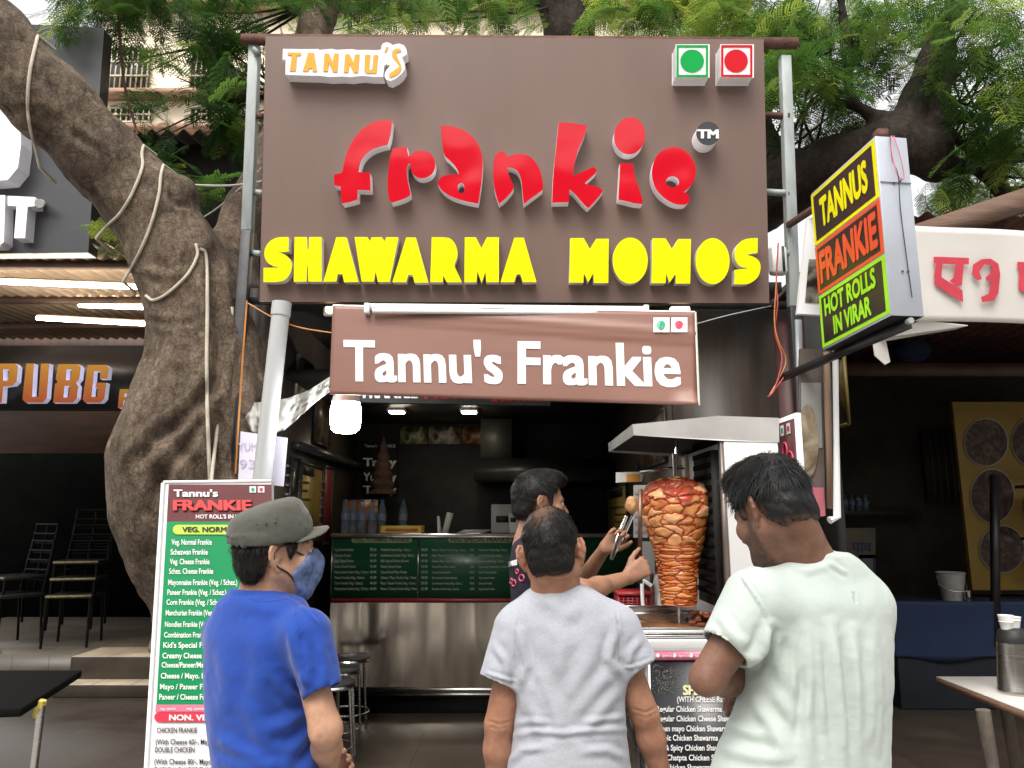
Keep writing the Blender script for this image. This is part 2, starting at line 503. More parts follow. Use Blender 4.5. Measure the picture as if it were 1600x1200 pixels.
# the row of houses across the street, behind the photographer: it shades the low sky
ho = thing('street_house', 'long brown house row across the street behind the photographer', 'building', (0, -10, 0))
m_ho = M('brown street plaster', (0.16, 0.125, 0.095), 0.9, 0, 0.25, 1.0)
MB().box2((-30, -16, 0), (30, -10, 7.5)).build('wall', m_ho, ho)
MB().box2((-30.2, -16.2, 7.5), (30.2, -9.6, 7.8)).build('roof', m_ho, ho)
for k in range(9):
    MB().box2((-22 + 5 * k, -10.06, 0.1), (-19 + 5 * k, -10.002, 2.6)).build('shutter', M('dark shutter', (0.05, 0.05, 0.05), 0.5), ho)
    MB().box2((-21.5 + 5 * k, -10.06, 4.2), (-19.5 + 5 * k, -10.002, 5.8)).build('window', M('street window', (0.04, 0.045, 0.05), 0.2), ho)

# ------------------------------------------------------------------ the middle stall: a narrow open-fronted room
YF, YB, XL, XR = 4.45, 7.45, -1.50, 0.93
st = thing('food_stall', 'narrow open fronted food stall with dark walls between the two posts', 'stall', (0, 4.45, FZ))
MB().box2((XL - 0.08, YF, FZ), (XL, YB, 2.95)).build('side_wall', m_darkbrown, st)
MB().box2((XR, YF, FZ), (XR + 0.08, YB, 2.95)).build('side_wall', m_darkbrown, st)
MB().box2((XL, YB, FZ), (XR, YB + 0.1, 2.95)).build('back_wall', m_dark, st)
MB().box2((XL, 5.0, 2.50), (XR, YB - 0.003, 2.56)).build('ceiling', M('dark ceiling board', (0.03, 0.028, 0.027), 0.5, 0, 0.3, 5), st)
MB().box2((XL - 0.1, 4.55, 2.96), (1.66, YB + 0.1, 3.02)).build('roof', m_dark, st)
MB().box2((XL + 0.003, 5.2, 2.05), (XL + 0.07, YB - 0.01, 2.10)).build('wall_shelf', m_blackmetal, st)
m_lamp = M('warm lamp glass', (1.0, 0.86, 0.62), 0.4, emit=16.0)
m_lamp2 = M('amber lamp glass', (1.0, 0.72, 0.38), 0.4, emit=2.2)
for i, (px, py) in enumerate(((620, 640), (733, 643))):
    p = P(px, py, 6.45); p[2] = 2.50
    d = thing('ceiling_downlight', 'small square downlight in the stall ceiling, %s' % ('left one above the black poster' if i == 0 else 'right one above the food pictures'), 'downlight', p, 'stall downlights')
    MB().box((p[0], p[1], p[2] - 0.011), (0.15, 0.15, 0.018)).build('lamp_frame', m_white, d)
    MB().box((p[0], p[1], p[2] - 0.026), (0.12, 0.12, 0.010)).build('diffuser', m_lamp, d)

# wall pictures, menus and posters inside
def poster(name, label, cat, pts, mat, frame=None, group=None, th=0.012):
    a, b, c, d = [Vector(tuple(p)) for p in pts]          # bottom-left, bottom-right, top-right, top-left as seen
    n = (b - a).cross(d - a).normalized(); v = (Vector(tuple(CAM)) - a)
    if n.dot(v) < 0: n = -n
    t = thing(name, label, cat, a, group)
    MB().hexa([a, b, b + n * th, a + n * th, d, c, c + n * th, d + n * th]).build('panel', mat, t)
    if frame:
        f = MB()
        for p, q in ((a, b), (b, c), (c, d), (d, a)): f.beam(p + n * th, q + n * th, 0.018, 0.018)
        f.build('frame', frame, t)
    return t, Plane(a + n * th, b + n * th, d + n * th)
def food_mat(name, bg, fg, plate, scale=1.0, dark=1.0):
    m = bpy.data.materials.new(name); m.use_nodes = True; t = m.node_tree; b = t.nodes['Principled BSDF']
    tc = t.nodes.new('ShaderNodeTexCoord'); mp = t.nodes.new('ShaderNodeMapping'); mp.inputs['Scale'].default_value = (7 * scale,) * 3
    t.links.new(tc.outputs['Object'], mp.inputs[0])
    v = t.nodes.new('ShaderNodeTexVoronoi'); v.inputs['Scale'].default_value = 1.6; t.links.new(mp.outputs[0], v.inputs['Vector'])
    n = t.nodes.new('ShaderNodeTexNoise'); n.inputs['Scale'].default_value = 1.2; n.inputs['Detail'].default_value = 6; n.inputs['Distortion'].default_value = 1.5; t.links.new(mp.outputs[0], n.inputs['Vector'])
    r = t.nodes.new('ShaderNodeValToRGB'); e = r.color_ramp.elements
    e[0].position = 0.36; e[0].color = (*bg, 1); e[1].position = 0.62; e[1].color = (*plate, 1)
    q = e.new(0.5); q.color = (*fg, 1)
    t.links.new(n.outputs['Fac'], r.inputs[0])
    mx = t.nodes.new('ShaderNodeMixRGB'); mx.blend_type = 'MULTIPLY'; mx.inputs['Fac'].default_value = 0.75
    r2 = t.nodes.new('ShaderNodeValToRGB'); r2.color_ramp.elements[0].color = (1, 0.95, 0.85, 1); r2.color_ramp.elements[1].color = (0.25, 0.18, 0.1, 1); r2.color_ramp.elements[1].position = 0.75
    t.links.new(v.outputs['Distance'], r2.inputs[0]); t.links.new(r.outputs[0], mx.inputs['Color1']); t.links.new(r2.outputs[0], mx.inputs['Color2'])
    t.links.new(mx.outputs[0], b.inputs['Base Color']); b.inputs['Roughness'].default_value = 0.3
    return m
fm1 = food_mat('photo of rolls', (0.05, 0.06, 0.03), (0.25, 0.28, 0.14), (0.55, 0.52, 0.42))
fm2 = food_mat('photo of dumplings', (0.06, 0.05, 0.05), (0.45, 0.40, 0.34), (0.65, 0.62, 0.58), 0.9)
fm3 = food_mat('photo of grilled meat', (0.10, 0.04, 0.02), (0.35, 0.16, 0.07), (0.5, 0.4, 0.28))
yb = YB - 0.015
for i, (x0, x1, m, d) in enumerate(((626, 668, fm1, 'green wrapped rolls'), (670, 720, fm2, 'pale dumplings on a white plate'), (722, 771, fm3, 'brown grilled meat'), (773, 797, fm3, 'a narrow strip of brown snacks'))):
    poster('food_picture', 'back wall picture of %s above the stall counter' % d, 'picture', [P(x0, 694, yb), P(x1, 694, yb), P(x1, 667, yb), P(x0, 667, yb)], m, group='food pictures on the back wall')
# tall black lettered poster at the back left
bt, bpl = poster('lettered_poster', 'black poster with big white words at the back left of the stall', 'poster', [P(566, 775, yb), P(622, 775, yb), P(622, 690, yb), P(566, 690, yb)], M('black poster paper', (0.02, 0.02, 0.02), 0.4))
mb = MB()
for s, y in (('Tasty', 728), ('Yummy', 751), ('Tasty', 771)): text(mb, bpl, s, 568, y, 12, 619, heavy=0.03)
text(mb, bpl, "Tannu's  FRANKIE", 570, 699, 4.5, 618)
mb.build('lettering', M('dim white print', (0.6, 0.59, 0.57), 0.5), bt)
# brown hanging cone of paper hiding the middle of the poster
h = MB(); hp = P(597, 772, yb - 0.12); ht = P(597, 682, yb - 0.12)
prof = []
for i in range(13):
    k = i / 12; prof.append((0.004 + 0.135 * (1 - k) ** 0.8 * (0.86 + 0.14 * math.cos(i * PI)), k * (ht[2] - hp[2])))
h.lathe(prof, hp, 14); h.tube([ht, (ht[0], ht[1], 2.50)], 0.003, 6)
tag(h.build('paper_lantern', M('brown crepe paper', (0.10, 0.055, 0.035), 0.9, 0, 0.35, 20), smooth=False), 'brown tiered paper lantern hanging in front of the black lettered poster', 'lantern')
# left wall posters (flat on the wall x = XL)
def wallpt(px, py, x):
    d = ray(px, py); return CAM + d * (x / d[0])
def wall_poster(name, label, cat, x, px0, px1, y0t, y0b, mat, frame=None, group=None):
    a = wallpt(px0, y0b, x); b = wallpt(px1, y0b, x); zt = wallpt(px0, y0t, x)[2]; za = a[2]
    a = (x, a[1], za); b = (x, b[1], za)
    return poster(name, label, cat, [a, b, (x, b[1], zt), (x, a[1], zt)], mat, frame, group)
m_yel = M('yellow menu print', (0.42, 0.30, 0.07), 0.4, 0, 0.15, 10)
m_red = M('dark red print', (0.22, 0.02, 0.025), 0.4, 0, 0.1, 10)
m_ink = M('black ink', (0.012, 0.012, 0.012), 0.5)
def menu_lines(pl_x, px0, px1, y0, y1, n, parent, mat, sgn):
    mb = MB()
    ya, yc = wallpt(px0, y0, pl_x)[1], wallpt(px1, y0, pl_x)[1]
    zt, zb = wallpt(px0, y0, pl_x)[2], wallpt(px0, y1, pl_x)[2]
    for i in range(n):
        z = zt + (zb - zt) * (i + 0.5) / n; w = random.uniform(0.5, 0.9)
        mb.box2((pl_x - 0.002, min(ya, ya + (yc - ya) * w), z - 0.008), (pl_x + 0.002, max(ya, ya + (yc - ya) * w), z + 0.008))
    mb.build('print', mat, parent)
xl = XL + 0.002
t, _ = wall_poster('menu_board', 'yellow menu board with black heading on the left stall wall', 'menu board', xl, 463, 497, 722, 850, m_yel, m_blackmetal)
menu_lines(xl + 0.016, 467, 492, 745, 840, 7, t, M('brown print', (0.2, 0.12, 0.03), 0.5), 1)
mb = MB(); a = wallpt(470, 728, xl); b2 = wallpt(488, 728, xl); mb.box2((xl + 0.013, a[1], a[2] - 0.06), (xl + 0.018, b2[1], a[2])); mb.build('heading', m_ink, t)
t, _ = wall_poster('menu_board', 'dark red menu board right of the yellow one on the left stall wall', 'menu board', xl, 500, 513, 728, 850, m_red, m_blackmetal)
menu_lines(xl + 0.016, 502, 511, 745, 840, 7, t, M('pale red print', (0.4, 0.2, 0.18), 0.5), 1)
t, _ = wall_poster('menu_board', 'black menu board nearest the pipe on the left stall wall', 'menu board', xl, 446, 460, 712, 850, M('black board', (0.025, 0.025, 0.03), 0.3), m_blackmetal)
menu_lines(xl + 0.016, 448, 459, 720, 840, 8, t, M('dim print', (0.25, 0.24, 0.22), 0.5), 1)
wall_poster('food_poster', 'framed green food photograph high on the left stall wall', 'poster', xl, 459, 484, 552, 618, food_mat('photo of salad wrap', (0.10, 0.12, 0.05), (0.35, 0.36, 0.2), (0.6, 0.6, 0.62), 0.8), M('silver frame', (0.4, 0.4, 0.42), 0.4, 0.6))
wall_poster('food_poster', 'brown striped food photograph behind the plastic sheet on the left stall wall', 'poster', xl, 488, 512, 585, 690, food_mat('photo of fries', (0.06, 0.04, 0.03), (0.2, 0.15, 0.1), (0.3, 0.25, 0.2), 0.6), m_blackmetal)
# right wall
xr = XR - 0.002
wall_poster('food_poster', 'food photograph under the banner end on the right stall wall', 'poster', xr, 1044, 1000, 636, 720, food_mat('photo of a plate', (0.05, 0.03, 0.02), (0.25, 0.15, 0.09), (0.4, 0.33, 0.26), 0.6), m_blackmetal)
t, _ = wall_poster('menu_board', 'yellow menu board behind the meat on the right stall wall', 'menu board', xr, 985, 944, 755, 905, m_yel, m_blackmetal)
menu_lines(xr - 0.016, 980, 949, 785, 895, 9, t, M('brown print', (0.2, 0.12, 0.03), 0.5), -1)
mb = MB(); a = wallpt(975, 762, xr); b2 = wallpt(954, 762, xr); mb.box2((xr - 0.018, a[1], a[2] - 0.07), (xr - 0.013, b2[1], a[2])); mb.build('heading', m_ink, t)
wall_poster('menu_board', 'dark framed board far back on the right stall wall', 'menu board', xr, 940, 910, 760, 900, M('dark board', (0.03, 0.032, 0.028), 0.3), m_blackmetal)
wall_poster('food_poster', 'dark framed poster high at the back of the right stall wall', 'poster', xr, 950, 915, 650, 745, M('dark print', (0.05, 0.035, 0.025), 0.35, 0, 0.5, 9), M('dark frame', (0.08, 0.06, 0.05), 0.4))
# sloping hood over the cooking corner at the back right
hd = thing('extractor_hood', 'dark sloping extractor hood at the back right of the stall', 'hood', P(800, 760, 6.9))
a = [P(742, 720, 7.0), P(812, 752, 7.0)]
MB().hexa([(a[0][0], 6.7, a[1][2]), (XR - 0.01, 6.7, a[1][2]), (XR - 0.01, YB - 0.01, a[1][2]), (a[0][0], YB - 0.01, a[1][2]), (a[0][0] + 0.02, 6.95, a[0][2] + 0.02), (XR - 0.01, 6.95, a[0][2] + 0.02), (XR - 0.01, YB - 0.01, a[0][2] + 0.02), (a[0][0] + 0.02, YB - 0.01, a[0][2] + 0.02)]).build('canopy', M('sooty steel', (0.045, 0.045, 0.045), 0.4, 0.6), hd)
MB().box2((P(756, 0, 7.0)[0], 6.98, a[0][2] + 0.025), (P(800, 0, 7.0)[0], YB - 0.01, 2.49)).build('duct', M('dull duct steel', (0.12, 0.115, 0.10), 0.5, 0.5), hd)

# ------------------------------------------------------------------ counter
YC = 6.0
cx0, cx1 = P(520, 900, YC)[0], XR - 0.004
zt, zp, zb = P(700, 833, YC)[2], P(700, 934, YC)[2], P(700, 1086, YC)[2]
ct = thing('serving_counter', 'stainless steel serving counter with a green menu strip across its front', 'counter', (cx0, YC, FZ))
def wavy_panel(x0, x1, z0, z1, y, nx, nz, amp, seed):
    X, Z = np.meshgrid(np.linspace(x0, x1, nx), np.linspace(z0, z1, nz), indexing='ij')
    V = np.stack([X, np.full_like(X, y), Z], -1).reshape(-1, 3)
    V[:, 1] += amp * (vnoise(np.stack([V[:, 0] * 2.6 + 0.25 * V[:, 2], V[:, 0] * 0, V[:, 2] * 0.55], -1), 1.0, seed) + 0.35 * vnoise(V * (6, 0, 1.4), 1.0, seed + 1))
    I = np.arange(nx * nz).reshape(nx, nz)
    return V, np.stack([I[:-1, :-1], I[1:, :-1], I[1:, 1:], I[:-1, 1:]], -1).reshape(-1, 4)
V, Q = wavy_panel(cx0, cx1, zb + 0.06, zp - 0.035, YC - 0.022, 120, 40, 0.022, 5)
V[:, 1] = np.minimum(V[:, 1], YC - 0.004)
np_mesh('steel_front', V, Q, M('dull counter steel', (0.62, 0.55, 0.47), 0.19, 1.0, 0.15, 3, stretch=(6, 6, .4), rvar=.1), ct, True)
MB().box2((cx0 + 0.02, YC, zb + 0.02), (cx1, YC + 0.62, zt - 0.04)).build('carcass', m_steel, ct)
MB().box2((cx0 - 0.02, YC - 0.03, zb), (cx1, YC + 0.6, zb + 0.018)).box2((cx0 - 0.01, YC - 0.034, zb + 0.019), (cx1, YC - 0.004, zb + 0.058)).build('base_rail', m_steel, ct)
MB().box2((cx0 + 0.1, YC + 0.1, FZ), (cx1 - 0.05, YC + 0.55, zb)).build('plinth', m_black, ct)
MB().box2((cx0 - 0.02, YC - 0.05, zt - 0.035), (cx1, YC + 0.66, zt)).build('worktop', m_steel2, ct, bevel=0.006)
m_green = M('green menu print', (0.012, 0.075, 0.035), 0.32, 0, 0.15, 3)
MB().box2((cx0, YC - 0.025, zp), (cx1, YC - 0.003, zt - 0.04)).build('menu_strip', m_green, ct)
MB().box2((cx0, YC - 0.032, zp - 0.032), (cx1, YC - 0.003, zp - 0.002)).build('red_strip', m_red, ct)
MB().box2((cx0 - 0.012, YC - 0.03, zp), (cx0 - 0.001, YC, zt - 0.04)).box2((P(671, 0, YC)[0], YC - 0.031, zp + 0.002), (P(671, 0, YC)[0] + 0.012, YC - 0.0255, zt - 0.042)).build('trim', m_steel, ct)
cpl = Plane((cx0, YC - 0.025, zp), (cx1, YC - 0.025, zp), (cx0, YC - 0.025, zt))
mb = MB()
def pill(mb, pl, x0, x1, y0, y1, off, m=0):
    r = (y1 - y0) / 2; pts = []
    for i in range(9): a = PI / 2 + PI * i / 8; pts.append((x0 + r + r * math.cos(a), (y0 + y1) / 2 - r * math.sin(a)))
    for i in range(9): a = -PI / 2 + PI * i / 8; pts.append((x1 - r + r * math.cos(a), (y0 + y1) / 2 - r * math.sin(a)))
    W = [pl.at(x, y, off) for x, y in pts]; mb.add(W, [list(range(len(W)))[::-1]], m)
pill(mb, cpl, 549, 644, 838, 848, 0.002); pill(mb, cpl, 700, 800, 838, 848, 0.002)
mb.build('heading_pill', M('olive print', (0.20, 0.25, 0.10), 0.4), ct)
mb = MB(); text(mb, cpl, 'VEG. NORMAL FRANKIE', 553, 846.5, 6.5, 640, bold=0.02); text(mb, cpl, 'VEG. SPECIAL FRANKIE', 703, 846.5, 6.5, 797, bold=0.02)
mb.build('heading_lettering', m_ink, ct)
L1 = ['Veg. Normal Frankie', 'Schezwan Frankie', 'Veg. Cheese Frankie', 'Schez. Cheese Frankie', 'Mayonnaise Frankie (Veg. / Schez.)', 'Paneer Frankie (Veg. / Schez.)', 'Corn Frankie (Veg. / Schez.)', 'Manchurian Frankie (Veg. / Schez.)']
L2 = ['Noodles Frankie (Veg. / Schez.)', 'Combination Frankie (Veg. / Schez.)', "Kid's Special Frankie (Sweet)", 'Creamy Cheese Frankie', 'Cheese/Paneer/Mayo. Frankie', 'Cheese / Mayo. Frankie (Veg. / Schez.)', 'Mayo / Paneer Frankie (Veg. / Schez.)', 'Paneer / Cheese Frankie (Veg. / Schez.)']
PR = ['25.00', '30.00', '40.00', '45.00', '40.00', '45.00', '40.00', '40.00']
mb = MB()
for i in range(8):
    y = 861 + i * 8.7
    text(mb, cpl, L1[i], 523, y, 4.2, 523 + len(L1[i]) * 1.55); text(mb, cpl, PR[i], 578, y, 4.2, 588)
    text(mb, cpl, L2[i], 595, y, 4.2, 595 + len(L2[i]) * 1.5); text(mb, cpl, PR[7 - i], 658, y, 4.2, 668)
    text(mb, cpl, L2[7 - i], 675, y, 3.4, 675 + len(L2[7 - i]) * 1.35); text(mb, cpl, PR[i], 734, y, 3.4, 741); text(mb, cpl, L1[7 - i], 748, y, 3.4, 748 + len(L1[7 - i]) * 1.3)
mb.build('menu_lettering', M('pale print', (0.42, 0.44, 0.36), 0.5), ct)

# things on the counter
def at_counter(px, y): p = P(px, 800, y); return np.array((p[0], y, zt))
m_pet = bpy.data.materials.new('clear plastic bottle'); m_pet.use_nodes = True
b = m_pet.node_tree.nodes['Principled BSDF']; b.inputs['Base Color'].default_value = (0.16, 0.21, 0.27, 1); b.inputs['Roughness'].default_value = 0.12; b.inputs['Alpha'].default_value = 0.4
def make_bottle(p, label, h=0.26, r=0.034, cap=None, group='water bottles on the counter'):
    t = thing('water_bottle', label, 'bottle', p, group)
    pr = [(r * .9, 0), (r, .01), (r, .25 * h), (r * .9, .3 * h), (r, .35 * h), (r, .62 * h), (r * .8, .75 * h), (r * .4, .88 * h), (r * .38, .93 * h)]
    MB().lathe(pr, p, 14).build('bottle_body', m_pet, t, True)
    MB().lathe([(r * .45, .93 * h), (r * .45, h)], p, 12).build('cap', cap or M('blue cap', (0.05, 0.09, 0.2), 0.4), t)
    MB().lathe([(r * 1.02, .38 * h), (r * 1.02, .58 * h)], p, 14).build('bottle_label', M('pale blue label', (0.12, 0.16, 0.24), 0.5), t, True)
    return t
wh = ['leftmost', 'second from the left', 'third from the left', 'fourth from the left', 'fifth from the left', 'rightmost']
for i, px in enumerate((540, 552, 566, 582, 597, 630)):
    make_bottle(at_counter(px, YC + 0.18 + 0.05 * (i % 2)), 'clear water bottle on the steel counter, %s of the row' % wh[i])
p = at_counter(597, YC + 0.42)
t = thing('snack_display', 'printed orange snack card standing behind the bottles on the counter', 'display', p)
MB().box2((P(566, 0, YC + .42)[0], YC + 0.40, zt), (P(614, 0, YC + .42)[0], YC + 0.43, P(0, 781, YC + .42)[2])).build('card', food_mat('snack print', (0.25, 0.05, 0.02), (0.4, 0.2, 0.08), (0.5, 0.4, 0.3), 1.4), t)
t = thing('food_carton', 'flat yellow carton lying on the counter worktop', 'carton', at_counter(648, YC + 0.1))
x0, x1 = P(620, 0, YC + .1)[0], P(676, 0, YC + .1)[0]
MB().box2((x0, YC + 0.06, zt), (x1, YC + 0.26, zt + 0.055)).build('box', M('yellow carton', (0.62, 0.40, 0.04), 0.5), t, bevel=0.003)
MB().box2((x0 + 0.04, YC + 0.056, zt + 0.012), (x1 - 0.03, YC + 0.06, zt + 0.034)).build('printed_band', M('orange print', (0.5, 0.16, 0.04), 0.5), t)
t = thing('napkin_holder', 'pair of leaning white cards and napkins on the counter', 'napkin holder', at_counter(695, YC + 0.12))
q = at_counter(690, YC + 0.12)
MB().hexa([(q[0] - .03, q[1], zt), (q[0] - .0, q[1], zt), (q[0] - .0, q[1] + .08, zt), (q[0] - .03, q[1] + .08, zt), (q[0] - .035, q[1], zt + .13), (q[0] - .025, q[1], zt + .13), (q[0] - .025, q[1] + .08, zt + .13), (q[0] - .035, q[1] + .08, zt + .13)]).build('white_card', m_white, t)
MB().hexa([(q[0] + .005, q[1], zt), (q[0] + .05, q[1], zt), (q[0] + .05, q[1] + .03, zt), (q[0] + .005, q[1] + .03, zt), (q[0] + .04, q[1] + .02, zt + .16), (q[0] + .09, q[1] + .02, zt + .15), (q[0] + .09, q[1] + .05, zt + .15), (q[0] + .04, q[1] + .05, zt + .16)]).build('white_card', M('cream card', (0.6, 0.57, 0.5), 0.6), t)
t = thing('paper_stack', 'loose white papers lying on the counter beside the cards', 'papers', at_counter(735, YC + 0.15))
q = at_counter(735, YC + 0.12)
mb = MB()
for i in range(4): mb.box((q[0] + 0.02 * i, q[1] + 0.05, zt + 0.003 + 0.006 * i), (0.2, 0.12, 0.004), rz=0.15 * i)
mb.build('sheets', m_white, t)
t = thing('receipt_printer', 'grey receipt printer with a card reader at the right end of the counter', 'printer', at_counter(785, YC + 0.15))
x0, x1 = P(771, 0, YC + .1)[0], P(808, 0, YC + .1)[0]; zz = P(0, 788, YC + .1)[2]
MB().box2((x0, YC + 0.1, zt), (x1, YC + 0.32, zz)).build('body', M('grey plastic', (0.33, 0.31, 0.29), 0.45), t, bevel=0.01)
MB().box2((x0 + 0.04, YC + 0.092, zt + 0.08), (x1 - 0.07, YC + 0.099, zz - 0.09)).build('slot', m_ink, t)
cr = MB().hexa([(x1 - .06, YC + .03, zt), (x1 + .02, YC + .03, zt), (x1 + .02, YC + .09, zt), (x1 - .06, YC + .09, zt), (x1 - .075, YC + .06, zt + .15), (x1 - .005, YC + .06, zt + .15), (x1 - .005, YC + .085, zt + .15), (x1 - .075, YC + .085, zt + .15)]).build('card_reader', M('pale plastic', (0.5, 0.47, 0.42), 0.45), t, bevel=0.004)
MB().box((x1 - 0.037, YC + 0.047, zt + 0.10), (0.045, 0.004, 0.035)).build('screen', m_ink, cr)

# three stools
def make_stool(label):
    t = thing('bar_stool', label, 'stool', (0, 0, FZ), 'black seated steel stools')
    MB().lathe([(0.0001, .472), (.13, .472), (.142, .48), (.145, .495), (.13, .508), (0.0001, .512)], (0, 0, FZ), 24).build('seat', m_black, t, True)
    MB().lathe([(.146, .468), (.152, .478), (.146, .488)], (0, 0, FZ), 24).build('seat_rim', m_steel2, t, True)
    for i in range(4):
        a = PI / 4 + i * PI / 2
        c, s = math.cos(a), math.sin(a)
        MB().tube([(.12 * c, .12 * s, FZ + .47), (.16 * c, .16 * s, FZ)], 0.010, 8).build('leg', m_steel, t, True)
    ring = [(.147 * math.cos(k * PI / 16), .147 * math.sin(k * PI / 16), FZ + .14) for k in range(33)]
    MB().tube(ring, 0.007, 6, caps=False).build('foot_ring', m_steel2, t, True)
    return t
st0 = make_stool('round black stool nearest the steel counter')
for i, (px, Y, lab) in enumerate(((545, 5.55, None), (527, 5.12, 'middle round black stool beside the man in blue'), (517, 4.72, 'round black stool closest behind the arm of the man in blue'))):
    o = st0 if i == 0 else copy_tree(st0)
    if lab: o['label'] = lab
    p = P(px, 1040, Y); o.location = (p[0], Y, FZ); o.rotation_euler.z = 0.3 * i
    ROOT[o] = np.array(o.location)

# ------------------------------------------------------------------ main signboard
BL, BR = P(405, 471.5, 4.2), P(1201, 472.5, 4.2)
TLc, TRc = P(416, 57.5, 4.07), P(1192, 62.5, 4.07)
FP = Plane(BL, BR, TLc)
nF = FP.n
sg = thing('shop_signboard', 'big brown shop signboard with raised red and yellow letters across the stall front', 'signboard', (0, 4.2, BL[2]))
m_fascia = M('brown sign panel', (0.158, 0.100, 0.081), 0.46, 0, 0.06, 2.0, bump=0.04, bscale=1.2, stretch=(2.6, 2.6, .22))
w = MB(); corners = [BL, BR, TRc, TLc]
w.prism([tuple(c) for c in corners], tuple(-nF * 0.04), mf=0, ms=1).build('panel', [m_fascia, M('dark panel edge', (0.07, 0.05, 0.045), 0.5)], sg, bevel=0.004)
def face_mat(name, col, bscale=3.0, bstr=0.25, rough=0.08):
    m = bpy.data.materials.new(name); m.use_nodes = True; t = m.node_tree; b = t.nodes['Principled BSDF']
    b.inputs['Base Color'].default_value = (*col, 1); b.inputs['Roughness'].default_value = rough
    tc = t.nodes.new('ShaderNodeTexCoord'); n = t.nodes.new('ShaderNodeTexNoise'); n.inputs['Scale'].default_value = bscale; n.inputs['Detail'].default_value = 1
    t.links.new(tc.outputs['Object'], n.inputs['Vector'])
    bp = t.nodes.new('ShaderNodeBump'); bp.inputs['Strength'].default_value = bstr; bp.inputs['Distance'].default_value = 0.06
    t.links.new(n.outputs['Fac'], bp.inputs['Height']); t.links.new(bp.outputs[0], b.inputs['Normal'])
    return m
m_redf = face_mat('red acrylic face', (0.60, 0.003, 0.016), 3.2, 0.18, .12)
m_yelf = face_mat('yellow acrylic face', (0.88, 0.86, 0.0), 2.0, 0.05, 0.25)
m_side = M('white letter side', (0.88, 0.86, 0.90), 0.5, 0, 0.03, 10)
m_sidey = M('cream letter side', (0.66, 0.63, 0.56), 0.45, 0, 0.12, 10)
def letter(pts, o, s, depth, mats, name='letter', hole=None, parent=None, base=0.0, smooth=0):
    off = base + depth
    f = lambda q: tuple(FP.at(o[0] + q[0] / s, o[1] + q[1] / s, off))
    if smooth:
        pp = [np.array((x, y, 0.0)) for x, y in pts]; n = len(pp); out = []
        for i in range(n):            # round only the gentle corners
            a, b, c = pp[i - 1], pp[i], pp[(i + 1) % n]
            v1, v2 = b - a, c - b; cs = v1 @ v2 / (np.linalg.norm(v1) * np.linalg.norm(v2) + 1e-9)
            if cs > 0.6:
                out += [a * 0 + b + (a - b) * 0.25 - (b - (a + c) / 2) * 0.0, b + (c - b) * 0.25]
            else: out.append(b)
        pts = [(q[0], q[1]) for q in out]
    mb = MB().prism([f(q) for q in pts], tuple(-nF * (depth - 0.001)), [[f(q) for q in hole]] if hole else (), mf=0, ms=1)
    return mb.build(name, mats, parent or sg)
R4, R5, R6 = ((510, 170), 6.154), ((750, 170), 7.057), ((930, 170), 7.057)
f_ = [(632,112),(590,108),(520,110),(440,132),(360,180),(280,260),(225,350),(185,450),(165,540),(152,612),(110,625),(72,632),(75,735),(105,742),(135,748),(140,830),(150,912),(220,898),(300,872),(300,780),(425,785),(420,620),(380,608),(310,610),(320,540),(345,480),(390,425),(450,385),(520,362),(590,346),(612,270),(625,190)]
r_ = [(640,380),(700,372),(775,366),(780,410),(790,455),(808,445),(840,415),(890,402),(950,405),(1005,430),(1035,475),(1048,530),(1040,590),(1010,635),(960,662),(910,670),(860,655),(825,620),(808,570),(808,525),(790,530),(772,570),(775,640),(788,720),(805,790),(808,830),(760,860),(690,885),(622,905),(600,860),(588,780),(588,680),(598,560),(612,460)]
a_ = [(1098,165),(1170,162),(1250,178),(1330,210),(1390,250),(1450,320),(1490,410),(1505,500),(1500,620),(1490,720),(1475,820),(1460,912),(1390,900),(1300,880),(1210,850),(1140,810),(1090,760),(1068,715),(1080,680),(1120,645),(1190,632),(1272,632),(1268,600),(1230,540),(1180,490),(1130,450),(1118,350),(1105,250)]
n_ = [(268,470),(225,468),(185,490),(158,530),(148,600),(145,700),(150,790),(160,890),(180,960),(208,1048),(260,1010),(320,950),(372,885),(372,850),(345,790),(320,730),(302,650),(345,648),(395,670),(430,710),(455,780),(465,860),(470,940),(482,1050),(560,990),(630,940),(695,890),(690,780),(670,700),(640,630),(600,570),(545,520),(490,500),(430,495),(370,505),(320,525),(292,520)]
k_ = [(868,150),(960,150),(1060,165),(1180,180),(1160,280),(1110,390),(1070,490),(1045,590),(1035,650),(1020,740),(1100,705),(1180,670),(1250,640),(1285,665),(1285,700),(1230,750),(1155,825),(1240,845),(1320,870),(1360,905),(1310,970),(1250,1040),(1195,1095),(1150,1060),(1090,990),(1030,920),(985,890),(982,960),(978,1030),(880,1032),(795,1035),(800,900),(808,740),(820,600),(838,450),(852,300)]
i_ = [(275,600),(345,598),(415,602),(425,680),(445,770),(480,870),(520,990),(520,1052),(440,1045),(350,1020),(255,1000),(262,860),(270,730)]
e_ = [(860,420),(780,435),(710,480),(660,545),(635,620),(622,700),(630,780),(655,860),(700,930),(760,985),(830,1030),(900,1055),(960,1060),(1005,1055),(1040,1020),(1042,965),(1010,935),(975,915),(1010,895),(1060,845),(1095,780),(1112,700),(1105,620),(1080,560),(1030,490),(960,440),(910,422)]
RM = [m_redf, m_side]
DR = 0.078
for pts, (o, s), hole in ((f_, R4, None), (r_, R4, None), (a_, R4, polar(1296, 763, 33, 50, 20)), (n_, R5, None), (k_, R5, None), (i_, R6, None), (polar(380, 298, 172, 205, 36, 0.15), R6, None), (e_, R6, polar(852, 805, 72, 60, 20))):
    letter(pts, o, s, DR, RM, 'red_letter', hole, smooth=1)
Y1, Y2, Y3 = ((400, 350), 7.273), ((610, 350), 6.6667), ((880, 350), 5.0)
